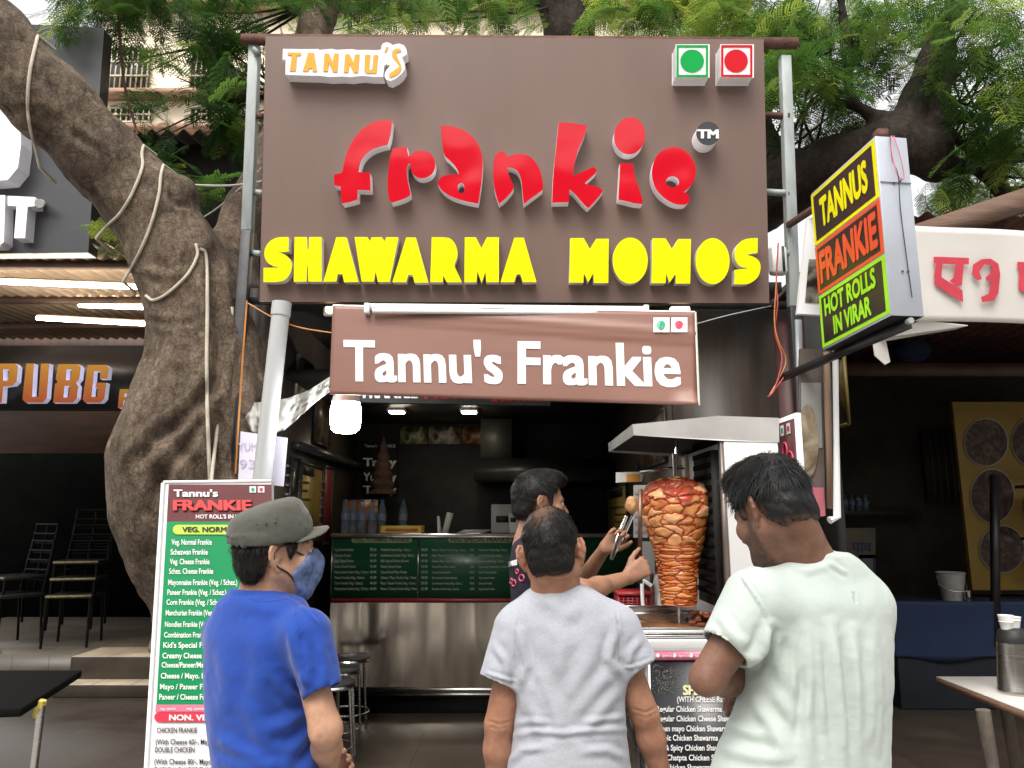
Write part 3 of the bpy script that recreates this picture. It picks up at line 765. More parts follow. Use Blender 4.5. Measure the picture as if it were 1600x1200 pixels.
yl = [([(370,148),(270,148),(200,165),(140,210),(100,280),(92,340),(105,400),(140,450),(190,475),(255,488),(250,495),(85,497),(85,660),(260,660),(330,635),(380,580),(405,520),(408,460),(390,405),(350,360),(300,332),(240,328),(300,318),(370,312)], Y1),
 ([(438,148),(578,148),(585,290),(598,290),(606,148),(745,148),(745,655),(594,655),(588,485),(580,485),(574,655),(428,655)], Y1),
 ([(912,150),(1028,150),(1165,660),(1000,660),(982,570),(930,570),(910,655),(765,655)], Y1),
 ([(1120,148),(1265,148),(1297,195),(1312,150),(1430,150),(1462,195),(1480,150),(1618,150),(1520,658),(1385,658),(1358,540),(1340,655),(1200,655)], Y1),
 ([(165,140),(265,140),(395,610),(250,610),(232,528),(185,528),(165,605),(20,605)], Y2),
 ([(430,138),(590,138),(640,160),(680,215),(700,280),(698,350),(670,410),(665,440),(745,605),(590,608),(550,540),(546,605),(415,605)], Y2),
 ([(775,138),(890,138),(948,250),(1005,138),(1130,138),(1130,605),(998,605),(990,500),(950,612),(905,495),(898,605),(770,605)], Y2),
 ([(1290,142),(1390,142),(1522,605),(1380,605),(1355,525),(1315,525),(1290,605),(1147,605)], Y2),
 ([(55,110),(160,110),(208,195),(258,115),(356,115),(352,460),(240,460),(235,385),(195,455),(162,385),(158,458),(48,458)], Y3),
 (polar(524, 286, 137, 180, 40), Y3),
 ([(698,112),(800,112),(850,195),(898,117),(998,117),(992,465),(880,465),(878,390),(830,458),(805,385),(800,462),(690,462)], Y3),
 (polar(1168, 290, 132, 180, 40), Y3),
 ([(1520,110),(1440,112),(1385,135),(1350,180),(1338,240),(1350,300),(1390,335),(1450,346),(1340,358),(1338,470),(1440,472),(1500,440),(1535,390),(1545,330),(1530,285),(1490,255),(1430,240),(1480,230),(1518,228)], Y3)]
for pts, (o, s) in yl: letter(pts, o, s, 0.062, [m_yelf, m_sidey], 'yellow_letter', smooth=1)
# white plate with the orange word
R7 = ((430, 60), 7.273)
plate = letter([(88,118),(300,122),(490,120),(505,132),(640,118),(700,130),(780,125),(870,122),(930,132),(1020,130),(1150,135),(1205,125),(1205,90),(1225,55),(1270,42),(1315,60),(1330,75),(1400,58),(1460,75),(1490,120),(1495,180),(1440,215),(1470,280),(1475,340),(1440,400),(1380,450),(1310,485),(1262,470),(1242,430),(1248,385),(1270,350),(1310,310),(1260,290),(1235,310),(1225,435),(1100,436),(1000,425),(930,430),(860,440),(760,432),(620,438),(500,425),(300,420),(115,412),(118,245),(82,235)], *R7, 0.085, [m_whiteletter, m_side], 'name_plate')
m_or = M('orange yellow vinyl', (0.75, 0.34, 0.012), 0.35, 0, 0.05, 6)
mb = MB()
for pts in ([(138,160),(292,160),(288,192),(245,195),(230,370),(165,370),(190,192),(142,188)], [(370,162),(440,162),(475,375),(425,375),(418,340),(385,340),(375,375),(312,372),(345,270)],
    [(560,172),(610,172),(655,270),(668,172),(720,172),(705,382),(655,382),(608,275),(595,375),(545,375)], [(795,180),(845,180),(890,275),(905,182),(958,182),(940,388),(890,388),(843,285),(830,385),(778,385)],
    [(1020,185),(1080,185),(1062,345),(1090,360),(1105,340),(1118,188),(1170,188),(1150,395),(1040,395),(1012,370)], [(1262,95),(1285,100),(1260,155),(1240,155)],
    [(1435,150),(1420,115),(1370,115),(1325,150),(1330,205),(1380,270),(1415,320),(1360,355),(1300,400),(1295,440),(1330,440),(1400,400),(1435,350),(1430,300),(1390,220),(1375,170),(1400,150)]):
    mb.prism([tuple(FP.at(430 + x / 7.273, 60 + y / 7.273, 0.089)) for x, y in pts], tuple(-nF * 0.003))
mb.build('orange_lettering', m_or, plate)
# vegetarian and non-vegetarian marks
m_grf = M('green vinyl', (0.002, 0.34, 0.065), 0.5, 0, 0.03, 3, spec=.15); m_rdf = M('red vinyl', (0.58, 0.006, 0.018), 0.5, 0, 0.03, 3, spec=.15)
for (x0, x1, y0, y1, mm, cxp, cyp) in ((1056.2, 1108, 70, 120.5, m_grf, 1081.6, 95), (1126.0, 1177.2, 70, 120.5, m_rdf, 1150.2, 95)):
    q = [FP.at(x, y, 0.10) for x, y in ((x0, y1), (x1, y1), (x1, y0), (x0, y0))]
    bx = MB().prism(q, tuple(-nF * 0.099)).build('food_mark_box', m_whiteletter, sg, bevel=0.003)
    mb = MB()
    o4 = [(x0 + 1, y1 - .5), (x1 - 1.6, y1 - .5), (x1 - 1.6, y0 + .3), (x0 + 1, y0 + .3)]; i4 = [(x0 + 4.3, y1 - 3.8), (x1 - 4.9, y1 - 3.8), (x1 - 4.9, y0 + 3.6), (x0 + 4.3, y0 + 3.6)]
    mb.prism([tuple(FP.at(x, y, 0.1035)) for x, y in o4], tuple(-nF * 0.003), [[tuple(FP.at(x, y, 0.1035)) for x, y in i4]])
    mb.prism([tuple(FP.at(x, y, 0.1035)) for x, y in polar(cxp, cyp, 18.4, 17.8, 40)], tuple(-nF * 0.003))
    mb.build('food_mark', mm, bx)
tm = letter(polar(1245, 272, 131, 131, 40), *R6, 0.11, [M('charcoal acrylic', (0.045, 0.045, 0.048), 0.25), m_side], 'trademark_disc')
tpl = Plane(*[FP.at(x, y, 0.11) for x, y in ((1100, 200), (1120, 200), (1100, 220))])
mb = MB(); text(mb, tpl, 'TM', 1090.5, 216, 13, 1122, heavy=0.05); mb.build('trademark_lettering', m_whiteletter, tm)

# posts and frame
def post(name, label, segs, w, group=None):
    t = thing(name, label, 'post', tuple(segs[0][0]), group)
    for a, b, m, nm in segs: MB().beam(a, b, w, w).build(nm, m, t, bevel=0.004)
    return t
Yp = 4.32
def vpost(pxt, pyt, pxm, pym, pxb, pyb, Y):
    t_, m_, b_ = P(pxt, pyt, Y), P(pxm, pym, Y), P(pxb, pyb, Y)
    g = b_ + (b_ - m_) * ((b_[2] - FZ) / (m_[2] - b_[2])); return t_, m_, g
a, b_, g = vpost(398.5, 72, 387, 362, 347, 745, Yp); g[0] = b_[0] - 0.03
pl_ = post('sign_post', 'tall square post left of the brown signboard, white above and black below', [(a, b_, m_galv, 'upper_length'), (b_, g, m_blackmetal, 'lower_length')], 0.062, 'posts carrying the signboard')
a2, b2_, g2 = vpost(1226, 90, 1240, 480, 1246, 700, Yp); g2[0] = b2_[0] + 0.005
pr_ = post('sign_post', 'tall square post right of the brown signboard, white above and black below', [(a2, b2_, m_galv, 'upper_length'), (b2_, g2, m_blackmetal, 'lower_length')], 0.062, 'posts carrying the signboard')
fr = sg
for (p, q) in ((P(378, 62, 4.28), P(1246, 68, 4.28)),): MB().beam(p, q, 0.05, 0.05).build('frame_top_rail', m_rust, fr)
q0 = P(358, 470, 4.36); q1 = P(1262, 478, 4.36)
MB().beam(q0, q1, 0.04, 0.035).build('frame_bottom_rail', m_blackmetal, fr)
for py in (180, 300, 395):
    for px0, px1 in ((392, 412), (1196, 1234)):
        MB().beam(P(px0, py, 4.34), P(px1, py + 2, 4.30), 0.03, 0.03).build('frame_bracket', m_rust if py < 300 else m_galv, fr)
for px in (520, 800, 1080): MB().beam(P(px, 70, 4.30), P(px, 470, 4.34), 0.04, 0.04).build('frame_upright', m_blackmetal, fr)
# timber boarding behind the sign so that it is a box, not a card
MB().beam(P(388, 66, 4.34), P(404, 84, 4.26), 0.03, 0.03).build('frame_brace', m_galv, fr)

# leaning pvc pipe
pa, pb = P(440, 478, 4.16), P(409, 752, 4.16)
pg = pa + (pb - pa) * ((pa[2] - FZ) / (pa[2] - pb[2]))
t = thing('drain_pipe', 'thick grey plastic pipe leaning between the black post and the stall', 'pipe', tuple(pg))
MB().tube([pg, pa], 0.049, 20).build('pipe', m_pvc, t, True)
MB().tube([pa - (pa - pb) * 0.06, pa + (pa - pb) * 0.02], 0.054, 20).build('socket', m_pvc, t, True)

# tube light under the signboard
t = thing('tube_light', 'long unlit white tube light fixed along the bottom of the signboard', 'tube light', tuple(P(790, 482, 4.02)))
y = 4.04
MB().beam(P(575, 479.5, y), P(1008, 484, y), 0.035, 0.034).build('batten', M('white enamel', (0.66, 0.66, 0.66), 0.3), t, bevel=0.006)
MB().tube([P(582, 486, y - 0.03), P(1003, 489, y - 0.03)], 0.014, 12).build('tube', M('frosted glass tube', (0.82, 0.83, 0.83), 0.15), t, True)
for px in (574, 1009): MB().box(P(px, 483 if px < 700 else 486, y - 0.012), (0.03, 0.05, 0.06)).build('end_cap', m_white, t, bevel=0.006)
# amber lamps behind the banner ends
for px, py, lab in ((516, 484, 'small amber lamp glowing at the left top corner of the banner'), (1062, 484, 'amber lamp glowing above the right end of the banner')):
    p = P(px, py, 4.25)
    t = thing('lamp', lab, 'lamp', tuple(p), 'amber lamps behind the banner')
    MB().box((p[0], p[1], p[2]), (0.11 if px > 800 else 0.05, 0.05, 0.03)).build('lamp_glass', m_lamp2, t, bevel=0.008)
    MB().box((p[0], p[1] + 0.045, p[2]), (0.09, 0.035, 0.045)).build('lamp_body', m_white, t)

# flex banner
bpts = [P(515, 616, 4.02), P(1088, 634, 3.92), P(1086, 488, 3.98), P(520, 478, 4.06)]
bn = thing('banner', 'brown fabric banner with white lettering hanging under the signboard', 'banner', tuple(bpts[0]))
nx, nz = 90, 26
V = []
for i in range(nx):
    for j in range(nz):
        s_, t_ = i / (nx - 1), j / (nz - 1)
        p = (1 - s_) * (1 - t_) * bpts[0] + s_ * (1 - t_) * bpts[1] + s_ * t_ * bpts[2] + (1 - s_) * t_ * bpts[3]
        d = 0.004 * math.sin(s_ * 9 + 2 * t_) * (1 - t_)
        k = t_ - (0.98 - 0.22 * s_); d += 0.014 * math.exp(-(k / 0.035) ** 2) * min(1, s_ * 1.5)
        k = t_ - (0.88 - 0.2 * s_); d += 0.009 * math.exp(-(k / 0.03) ** 2) * min(1, s_ * 1.5)
        if s_ > 0.93 and t_ < 0.15: d += 0.05 * (s_ - 0.93) / 0.07 * (0.15 - t_) / 0.15
        V.append(p + np.array((0, -d, 0)))
I = np.arange(nx * nz).reshape(nx, nz)
Q = np.stack([I[:-1, :-1], I[1:, :-1], I[1:, 1:], I[:-1, 1:]], -1).reshape(-1, 4)
m_ban = M('brown banner vinyl', (0.225, 0.108, 0.080), 0.4, 0, 0.06, 3, bump=0.12, bscale=5, stretch=(0.6, 1, 2.5))
o = np_mesh('cloth', np.array(V), Q, m_ban, bn, True)
so = o.modifiers.new('thickness', 'SOLIDIFY'); so.thickness = 0.004; so.offset = 1
BNV = np.array(V).reshape(nx, nz, 3)
class Drape:
    """follows the sagging cloth: at() finds the spot of the cloth a photo pixel shows"""
    tree = BVHTree.FromPolygons([Vector(v) for v in V], Q.tolist())
    n = np.array((0.0, -1.0, 0.0))
    def at(s, px, py, off=0.0): return BPL.at(px, py, off)
BPL = Plane(bpts[0], bpts[1], bpts[3])
def drape(mb, off=0.006):
    for i, v in enumerate(mb.v):
        d = (Vector(v) - Vector(tuple(CAM))).normalized()
        h = Drape.tree.ray_cast(Vector(tuple(CAM)), d)
        if h[0] is not None: mb.v[i] = tuple(h[0] - d * off)
mb = MB()
text(mb, BPL, "Tannu's", 539, 594, 61, 784, heavy=0.028, slope=0.017)
text(mb, BPL, 'Frankie', 811, 598, 63, 1062, heavy=0.028, slope=0.02)
k0 = [v for v in mb.v]; drape(mb)
for i, v in enumerate(mb.v): mb.v[i] = tuple(np.array(v) + (np.array(k0[i]) - BPL.o).dot(BPL.n) * BPL.n * 0.4)
mb.build('lettering', M('white vinyl print', (0.78, 0.77, 0.78), 0.35, 0, 0.03, 5), bn)
m_mg, m_mr = M('mark green', (0.01, 0.32, 0.16), 0.4), M('mark red', (0.6, 0.03, 0.09), 0.4)
for x0, m_ in ((1021, m_mg), (1049, m_mr)):
    q = MB().add([BPL.at(x, y2) for x, y2 in ((x0, 519), (x0 + 25, 519), (x0 + 25, 496), (x0, 496))], [[0, 1, 2, 3]]); drape(q, 0.012)
    q = q.build('food_mark', m_white, bn)
    w = MB().add([BPL.at(x, y2) for x, y2 in polar(x0 + 12, 507.5, 6.6, 6.6, 20)], [list(range(20))]); drape(w, 0.018); w.build('mark_dot', m_, q)
MB().tube([bpts[3] + (0, 0.01, 0.0), bpts[2] + (0, 0.01, 0.0)], 0.010, 8).build('top_bar', m_whitesteel, bn, True)
MB().tube([bpts[1] + (0.004, -0.04, -0.004), bpts[2] + (0.002, 0, 0)], 0.006, 6).build('edge_hem', M('torn cream hem', (0.6, 0.57, 0.5), 0.7), bn)
# inner lit-letter sign just visible under the banner
ins = thing('inner_sign', 'dark inner sign with red and white letters showing under the banner', 'sign', tuple(P(700, 620, 4.7)))
ipl = [P(555, 628, 4.75), P(860, 634, 4.75), P(860, 560, 4.75), P(555, 560, 4.75)]
MB().prism(ipl, (0, 0.05, 0)).build('panel', m_black, ins)
iP = Plane(*[p + (0, -0.001, 0) for p in ipl[:3]])
mb = MB(); text(mb, iP, 'FRANKIE', 568, 621, 22, 652, heavy=0.05); mb.build('white_lettering', m_whiteletter, ins)
mb = MB(); text(mb, iP, 'MOMOS', 664, 622, 22, 764, heavy=0.05); text(mb, iP, 'SHAWARMA', 768, 626, 22, 850, heavy=0.05); mb.build('red_lettering', m_rdf, ins)

# LED bulb
p = P(540, 653, 4.16)
t = thing('bulb', 'big glowing white LED bulb hanging under the left end of the banner', 'bulb', tuple(p))
MB().lathe([(0.02, -0.085), (0.055, -0.08), (0.076, -0.06), (0.082, -0.02), (0.082, 0.055), (0.076, 0.072), (0.05, 0.08)], p, 28).build('globe', M('lit diffuser', (1.0, 1.0, 1.0), 0.4, emit=26.0, var=0.0), t, True)
MB().lathe([(0.05, 0.08), (0.078, 0.084), (0.070, 0.12), (0.035, 0.135), (0.02, 0.17)], p, 24).build('base', m_whitesteel, t, True)
MB().tube([p + (0, 0, .165), p + (0, 0.03, .62)], 0.004, 6).build('flex', m_black, t)
# ------------------------------------------------------------------ left shop
LXR = P(232, 0, 6.3)[0] + 1.1
ls = thing('left_shop', 'dark open shop front left of the tree with a corrugated canopy', 'shop', (-4.0, 6.3, FZ))
zc = P(100, 395, 6.3)[2]
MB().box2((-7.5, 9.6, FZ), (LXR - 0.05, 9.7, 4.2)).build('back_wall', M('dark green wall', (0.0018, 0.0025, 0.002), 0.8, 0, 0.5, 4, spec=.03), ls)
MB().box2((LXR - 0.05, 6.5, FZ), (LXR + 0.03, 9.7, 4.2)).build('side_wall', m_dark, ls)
m_dkw = M('dark timber beam', (0.06, 0.032, 0.02), 0.65, 0, 0.4, 6)
# corrugated canopy sloping back
zf = P(100, 392, 5.3)[2]; zr = P(120, 512, 7.9)[2]
xs = np.arange(-6.2, LXR, 0.012)
V = []
for x in xs:
    w_ = 0.022 * math.sin(2 * PI * x / 0.105)
    V += [(x, 5.25, zf + 0.02 + w_), (x, 8.4, zf + 0.10 + w_)]
I = np.arange(len(V)).reshape(-1, 2)
Q = np.stack([I[:-1, 0], I[1:, 0], I[1:, 1], I[:-1, 1]], -1)
cn = np_mesh('corrugated_canopy', np.array(V), Q, M('dusty roofing sheet', (0.36, 0.28, 0.20), 0.6, 0.1, 0.25, 3, stretch=(1, .3, 1)), ls, True)
so = cn.modifiers.new('thickness', 'SOLIDIFY'); so.thickness = 0.004
for Y, py in ((5.55, 441), (6.6, 0), (7.6, 0)):
    z = zf + 0.02 + (Y - 5.25) * 0.0255 - 0.045
    MB().box2((-6.2, Y - 0.03, z - 0.03), (LXR, Y + 0.03, z + 0.025)).build('purlin', m_dkw, ls)
MB().box2((-6.2, 8.45, 2.3), (LXR - .06, 8.52, zf + 0.14)).build('bulkhead', M('dark brown boarding', (0.055, 0.026, 0.016), 0.6, 0, 0.4, 5, stretch=(0.4, 1, 3)), ls)
m_tube = M('lit warm tube', (1.0, 0.86, 0.70), 0.4, emit=22.0, var=0.0)
for (x0, y0, x1, y1, Y, lab) in ((-160, 434, 226, 449, 5.6, 'long lit tube nearest the grey upper sign under the left canopy'), (124, 477, 262, 482, 6.7, 'short lit tube in the middle under the left canopy'), (58, 497, 262, 508, 6.5, 'lit tube lowest in view under the left canopy')):
    a, b_ = P(x0, y0, Y), P(x1, y1, Y)
    t = thing('tube_light', lab, 'tube light', tuple(a), 'lit tubes under the left canopy')
    MB().tube([a, b_], 0.018, 10).build('tube', m_tube, t, True)
    MB().beam(a + (0, 0.0, 0.028), b_ + (0, 0.0, 0.028), 0.018, 0.014).build('batten', M('tube batten', (0.35, 0.24, 0.16), 0.5), t)
# fascia with orange letters
Yf = 6.3
fs = thing('shop_fascia', 'black shop fascia with big orange letters behind the tree trunk', 'shop sign', tuple(P(0, 645, Yf)))
a, b_ = P(-260, 640, Yf), P(330, 640, Yf); ztp = P(100, 540, Yf)[2]
MB().box2((a[0], Yf, a[2]), (b_[0], Yf + 0.08, ztp)).build('panel', M('black fascia', (0.008, 0.008, 0.010), 0.35, 0, 0.3, 3), fs)
fp = Plane((a[0], Yf, a[2]), (b_[0], Yf, a[2]), (a[0], Yf, ztp))
def or_mat():
    m = bpy.data.materials.new('orange fade acrylic'); m.use_nodes = True; t = m.node_tree; b = t.nodes['Principled BSDF']
    tc = t.nodes.new('ShaderNodeTexCoord'); sx = t.nodes.new('ShaderNodeSeparateXYZ'); t.links.new(tc.outputs['Generated'], sx.inputs[0])
    r = t.nodes.new('ShaderNodeValToRGB'); r.color_ramp.elements[0].color = (0.36, 0.075, 0.025, 1); r.color_ramp.elements[1].color = (0.42, 0.22, 0.03, 1)
    t.links.new(sx.outputs['Z'], r.inputs[0]); t.links.new(r.outputs[0], b.inputs['Base Color']); b.inputs['Roughness'].default_value = 0.25
    t.links.new(r.outputs[0], b.inputs['Emission Color']); b.inputs['Emission Strength'].default_value = 0.04
    return m
m_orf = or_mat(); m_litside = M('lit white letter side', (0.62, 0.62, 0.80), 0.4, emit=0.16)
def blk(pts, hole=None):
    q = [tuple(fp.at(x, y, 0.07)) for x, y in pts]
    hs = [[tuple(fp.at(x, y, 0.07)) for x, y in h] for h in (hole or [])]
    MB().prism(q, (0, 0.06, 0), hs, 0, 1).build('orange_letter', [m_orf, m_litside], fs)
    d = 3.4
    # white lit backing showing as a rim at the lower right of each letter
    q = [tuple(fp.at(x + d, y + 1.6, 0.012)) for x, y in pts]; hs = [[tuple(fp.at(x + d, y + 1.6, 0.012)) for x, y in h] for h in (hole or [])]
    MB().prism(q, (0, 0.010, 0), hs).build('letter_backing', m_litside, fs)
blk([(-6, 568), (24, 568), (28, 573), (26, 596), (20, 602), (5, 604), (3, 629), (-12, 629)], [[(5, 577), (14, 577), (12, 595), (5, 595)]])
blk([(41, 568), (53, 568), (50, 620), (60, 620), (64, 568), (77, 568), (73, 622), (67, 629), (40, 629), (35, 624)])
blk([(91, 569), (122, 569), (126, 574), (124, 592), (119, 598), (122, 604), (120, 622), (114, 629), (83, 629), (86, 600), (90, 597), (87, 592)], [[(104, 577), (112, 577), (110, 594), (103, 594)], [(101, 603), (109, 603), (107, 621), (99, 621)]])
blk([(137, 570), (165, 570), (170, 574), (168, 592), (156, 592), (157, 580), (147, 580), (143, 620), (152, 620), (153, 606), (149, 606), (150, 598), (166, 598), (163, 623), (157, 629), (133, 629), (129, 624)])
blk([(187, 608), (205, 608), (204, 615), (195, 615), (194, 620), (202, 620), (201, 626), (193, 626), (192, 637), (184, 637)])
blk([(212, 608), (224, 608), (228, 637), (220, 637), (218, 628), (214, 628), (213, 637), (205, 637)])
# grey upper sign with white letters
Yu = 5.2
ua, ub = P(-150, 397, Yu), P(137, 394, Yu); uc, ud = P(162, 44, Yu), P(-150, 30, Yu)
us = thing('upper_sign', 'dark grey upper shop sign with huge white letters behind the leaning limb', 'shop sign', tuple(ua))
MB().prism([ua, ub, uc, ud], (0, 0.12, 0), mf=0, ms=1).build('panel', [M('grey sign panel', (0.062, 0.064, 0.072), 0.35, 0.1, 0.06, 4), m_black], us, bevel=0.004)
up = Plane(ua, ub, ud)
mU = M('white lit acrylic', (0.82, 0.83, 0.9), 0.35, emit=0.25, var=0.0)
def upl(pts, dep, mats, name):
    MB().prism([tuple(up.at(x, y, dep)) for x, y in pts], (0, dep - 0.002, 0), mf=0, ms=1).build(name, mats, us)
upl([(-60, 170), (20, 170), (31, 190), (33, 225), (28, 262), (12, 281), (-60, 287)], 0.13, [mU, m_side], 'big_letter')
upl([(-10, 305), (8, 305), (6, 378), (-1, 384), (-30, 384), (-30, 372), (-8, 370)], 0.10, [mU, m_side], 'white_letter')
upl([(12, 306), (55, 308), (54, 322), (43, 323), (39, 372), (22, 372), (26, 322), (12, 321)], 0.10, [mU, m_side], 'white_letter')
MB().tube([up.at(64, 318, 0.004), up.at(61, 318, 0.12)], 0.03, 14).build('spot_lamp', m_white, us)
# steps, platform
m_sfl = tile_mat('dull shop tile', (0.10, 0.085, 0.065), (0.115, 0.10, 0.075), (0.03, 0.025, 0.02), 0.32, 0.5, 0.4)
m_step = tile_mat('cream step tile', (0.56, 0.47, 0.35), (0.60, 0.51, 0.39), (0.05, 0.04, 0.03), 0.32, 0.5, 0.3)
def stepbox(px0, px1, yt, yb_, Y, dep, lab):
    a, b_ = P(px0, yb_, Y), P(px1, yb_, Y); z1 = P(px0, yt, Y)[2]
    t = thing('shop_step', lab, 'step', (a[0], Y, a[2]))
    MB().box2((a[0], Y, max(FZ, a[2] - .05)), (b_[0], Y + dep, z1)).build('tiled_step', m_step, t, bevel=0.008)
    return z1
zs1 = stepbox(80, 420, 1070, 1088, 6.6, 0.5, 'lower cream tiled step at the left shop entrance')
zs2 = stepbox(107, 420, 1026, 1062, 6.82, 0.5, 'upper cream tiled step at the left shop entrance')
pf = MB(); a = P(-300, 1045, 6.95)
pf.box2((a[0], 6.95, FZ), (LXR - 0.06, 9.59, zs2 - 0.01)).build('shop_floor', m_sfl, ls)
MB().box2((a[0], 7.0, zs2), (P(110, 0, 7.0)[0], 7.06, zs2 + .003)).build('floor_edge', m_sfl, ls)
# dim glass front with faint reflections
gy = 8.6
# chairs
m_chair = M('black chair tube', (0.004, 0.004, 0.0045), 0.5, 0, 0.3, 12, spec=.12)
def make_chair(label):
    t = thing('metal_chair', label, 'chair', (0, 0, 0), 'black metal chairs stacked in the left shop')
    mb = MB()
    mb.box((0, 0, 0.45), (0.40, 0.40, 0.035)); mb.build('seat', M('black cushion', (0.022, 0.021, 0.02), 0.35), t, bevel=0.012)
    MB().box((0, -0.203, 0.452), (0.38, 0.004, 0.018)).build('seat_label', M('yellowed strip', (0.22, 0.18, 0.07), 0.6, 0, 0.8, 60), t)
    for sx in (-1, 1):
        MB().tube([(sx * .18, .19, .44), (sx * .19, .22, 0)], 0.012, 8).build('leg', m_chair, t, True)
        MB().tube([(sx * .18, -.18, .44), (sx * .19, -.2, 0)], 0.012, 8).build('leg', m_chair, t, True)
    b_ = MB()
    for sx in (-1, 1): b_.tube([(sx * .18, .19, .43), (sx * .185, .23, .7), (sx * .17, .27, .95)], 0.011, 8)
    for k in range(5): b_.tube([(-.18, .21 + .012 * k, .58 + .09 * k), (.18, .21 + .012 * k, .58 + .09 * k)], 0.009, 8)
    b_.tube([(0, .22, .5), (0, .27, .95)], 0.01, 8)
    b_.build('backrest', m_chair, t, True)
    return t
ch0 = make_chair('topmost black metal chair of the stack beside the tree trunk')
cdef = [(118, 7.55, .30, 0.2, 'topmost black metal chair of the stack beside the tree trunk'), (116, 7.5, .15, 0.2, 'middle black metal chair of the stack beside the tree trunk'), (112, 7.45, 0, 0.2, 'lowest black metal chair of the stack beside the tree trunk'),
        (12, 7.5, .16, -0.5, 'upper black metal chair of the pair at the left edge of the photo'), (8, 7.45, 0, -0.5, 'lower black metal chair of the pair at the left edge of the photo')]
for i, (px, Y, dz, rz, lab) in enumerate(cdef):
    o = ch0 if i == 0 else copy_tree(ch0)
    o['label'] = lab; p = P(px, 1000, Y); o.location = (p[0], Y, zs2 + dz); o.rotation_euler.z = rz
# black table, near left
tb = thing('black_table', 'black topped table with one thin steel leg at the left edge', 'table', tuple(P(40, 1190, 3.2)))
c1, c2 = P(78, 1062, 3.25), P(70, 1110, 2.9)
zt_ = c1[2]
MB().hexa([(c1[0] - 1.0, 2.62, zt_ - .03), (c2[0] - .01, 2.78, zt_ - .03), (c1[0] + .02, 3.45, zt_ - .03), (c1[0] - 1.0, 3.45, zt_ - .03), (c1[0] - 1.0, 2.62, zt_), (c2[0] - .01, 2.78, zt_), (c1[0] + .02, 3.45, zt_), (c1[0] - 1.0, 3.45, zt_)]).build('tabletop', M('black laminate', (0.006, 0.006, 0.006), 0.75, spec=.05), tb, bevel=0.006)
lx = P(64, 1110, 2.95)
MB().tube([(lx[0], 2.95, zt_ - .03), (P(56, 1200, 2.95)[0] - 0.02, 2.95, FZ)], 0.014, 10).build('leg', m_steel, tb, True)
MB().tube([(lx[0] - .85, 3.3, zt_ - .03), (lx[0] - .85, 3.3, FZ)], 0.014, 10).build('leg', m_steel, tb, True)
MB().tube([(lx[0], 2.95, zt_ - .012), (lx[0] - .012, 2.95, zt_ - .07)], 0.017, 8).build('yellow_cap', M('yellow tape', (0.6, 0.5, 0.1), 0.5, 0, 0.5, 50), tb)

# ------------------------------------------------------------------ right shop
rs = thing('right_shop', 'dark open tea shop on the right behind the white awning sheet', 'shop', (2.6, 5.0, FZ))
RX0 = P(1262, 0, 4.6)[0] + 0.12
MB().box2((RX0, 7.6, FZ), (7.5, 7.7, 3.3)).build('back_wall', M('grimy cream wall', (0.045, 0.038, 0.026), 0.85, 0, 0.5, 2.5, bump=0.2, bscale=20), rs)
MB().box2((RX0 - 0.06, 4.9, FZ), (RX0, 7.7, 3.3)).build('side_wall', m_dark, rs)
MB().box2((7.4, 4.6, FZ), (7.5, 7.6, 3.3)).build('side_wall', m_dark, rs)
V = []
for x in np.arange(RX0 - 0.1, 7.5, 0.02):
    w_ = 0.02 * math.sin(2 * PI * x / 0.12); V += [(x, 4.25, 3.34 + w_), (x, 7.8, 3.02 + w_)]
I = np.arange(len(V)).reshape(-1, 2); Q = np.stack([I[:-1, 0], I[1:, 0], I[1:, 1], I[:-1, 1]], -1)
cn = np_mesh('corrugated_roof', np.array(V), Q, m_rust, rs, True); so = cn.modifiers.new('thickness', 'SOLIDIFY'); so.thickness = 0.005
MB().beam(P(1425, 372, 4.15), P(1640, 300, 4.15), 0.06, 0.13).build('roof_beam', M('brown timber', (0.13, 0.075, 0.05), 0.75, 0, 0.35, 8, stretch=(.4, 3, 3), bump=0.4, bscale=40), rs)
MB().beam((RX0, 6.0, 2.75), (7.4, 6.0, 2.75), 0.08, 0.1).build('cross_beam', m_dkw, rs)
MB().box2((RX0, 7.40, 1.62), (P(1375, 0, 7.3)[0], 7.59, 1.655)).build('wall_shelf', m_dkw, rs)
MB().box2((P(1395, 0, 7.3)[0], 7.50, 1.75), (P(1500, 0, 7.3)[0], 7.585, 2.45)).build('shutter', M('dark corrugated shutter', (0.05, 0.045, 0.04), 0.6, 0.2, 0.3, 3), rs)
for i in range(9):
    x = P(1395, 0, 7.3)[0] + 0.04 + i * 0.066
    MB().box2((x, 7.48, 1.75), (x + 0.02, 7.499, 2.45)).build('shutter_rib', M('shutter rib', (0.075, 0.07, 0.06), 0.6), rs)
# white awning sheet with red letters
Ya = 3.95
q = [P(1290, 492, Ya), P(1660, 512, Ya), P(1660, 364, Ya - .08), P(1290, 345, Ya - .08)]
aw = thing('awning_sheet', 'white awning sheet with large red Hindi letters and a torn hanging corner', 'awning', tuple(q[0]))
nx, nz = 60, 16; V = []
for i in range(nx):
    for j in range(nz):
        s_, t_ = i / (nx - 1), j / (nz - 1)
        p = (1 - s_) * (1 - t_) * q[0] + s_ * (1 - t_) * q[1] + s_ * t_ * q[2] + (1 - s_) * t_ * q[3]
        p = p + np.array((0, 0.006 * math.sin(s_ * 11 + t_ * 3), -0.012 * math.sin(s_ * 6) * (1 - t_)))
        V.append(p)
I = np.arange(nx * nz).reshape(nx, nz); Q = np.stack([I[:-1, :-1], I[1:, :-1], I[1:, 1:], I[:-1, 1:]], -1).reshape(-1, 4)
m_awn = M('white awning vinyl', (0.66, 0.63, 0.59), 0.55, 0, 0.05, 3, bump=0.08, bscale=6)
o = np_mesh('sheet', np.array(V), Q, m_awn, aw, True); so = o.modifiers.new('thickness', 'SOLIDIFY'); so.thickness = 0.003
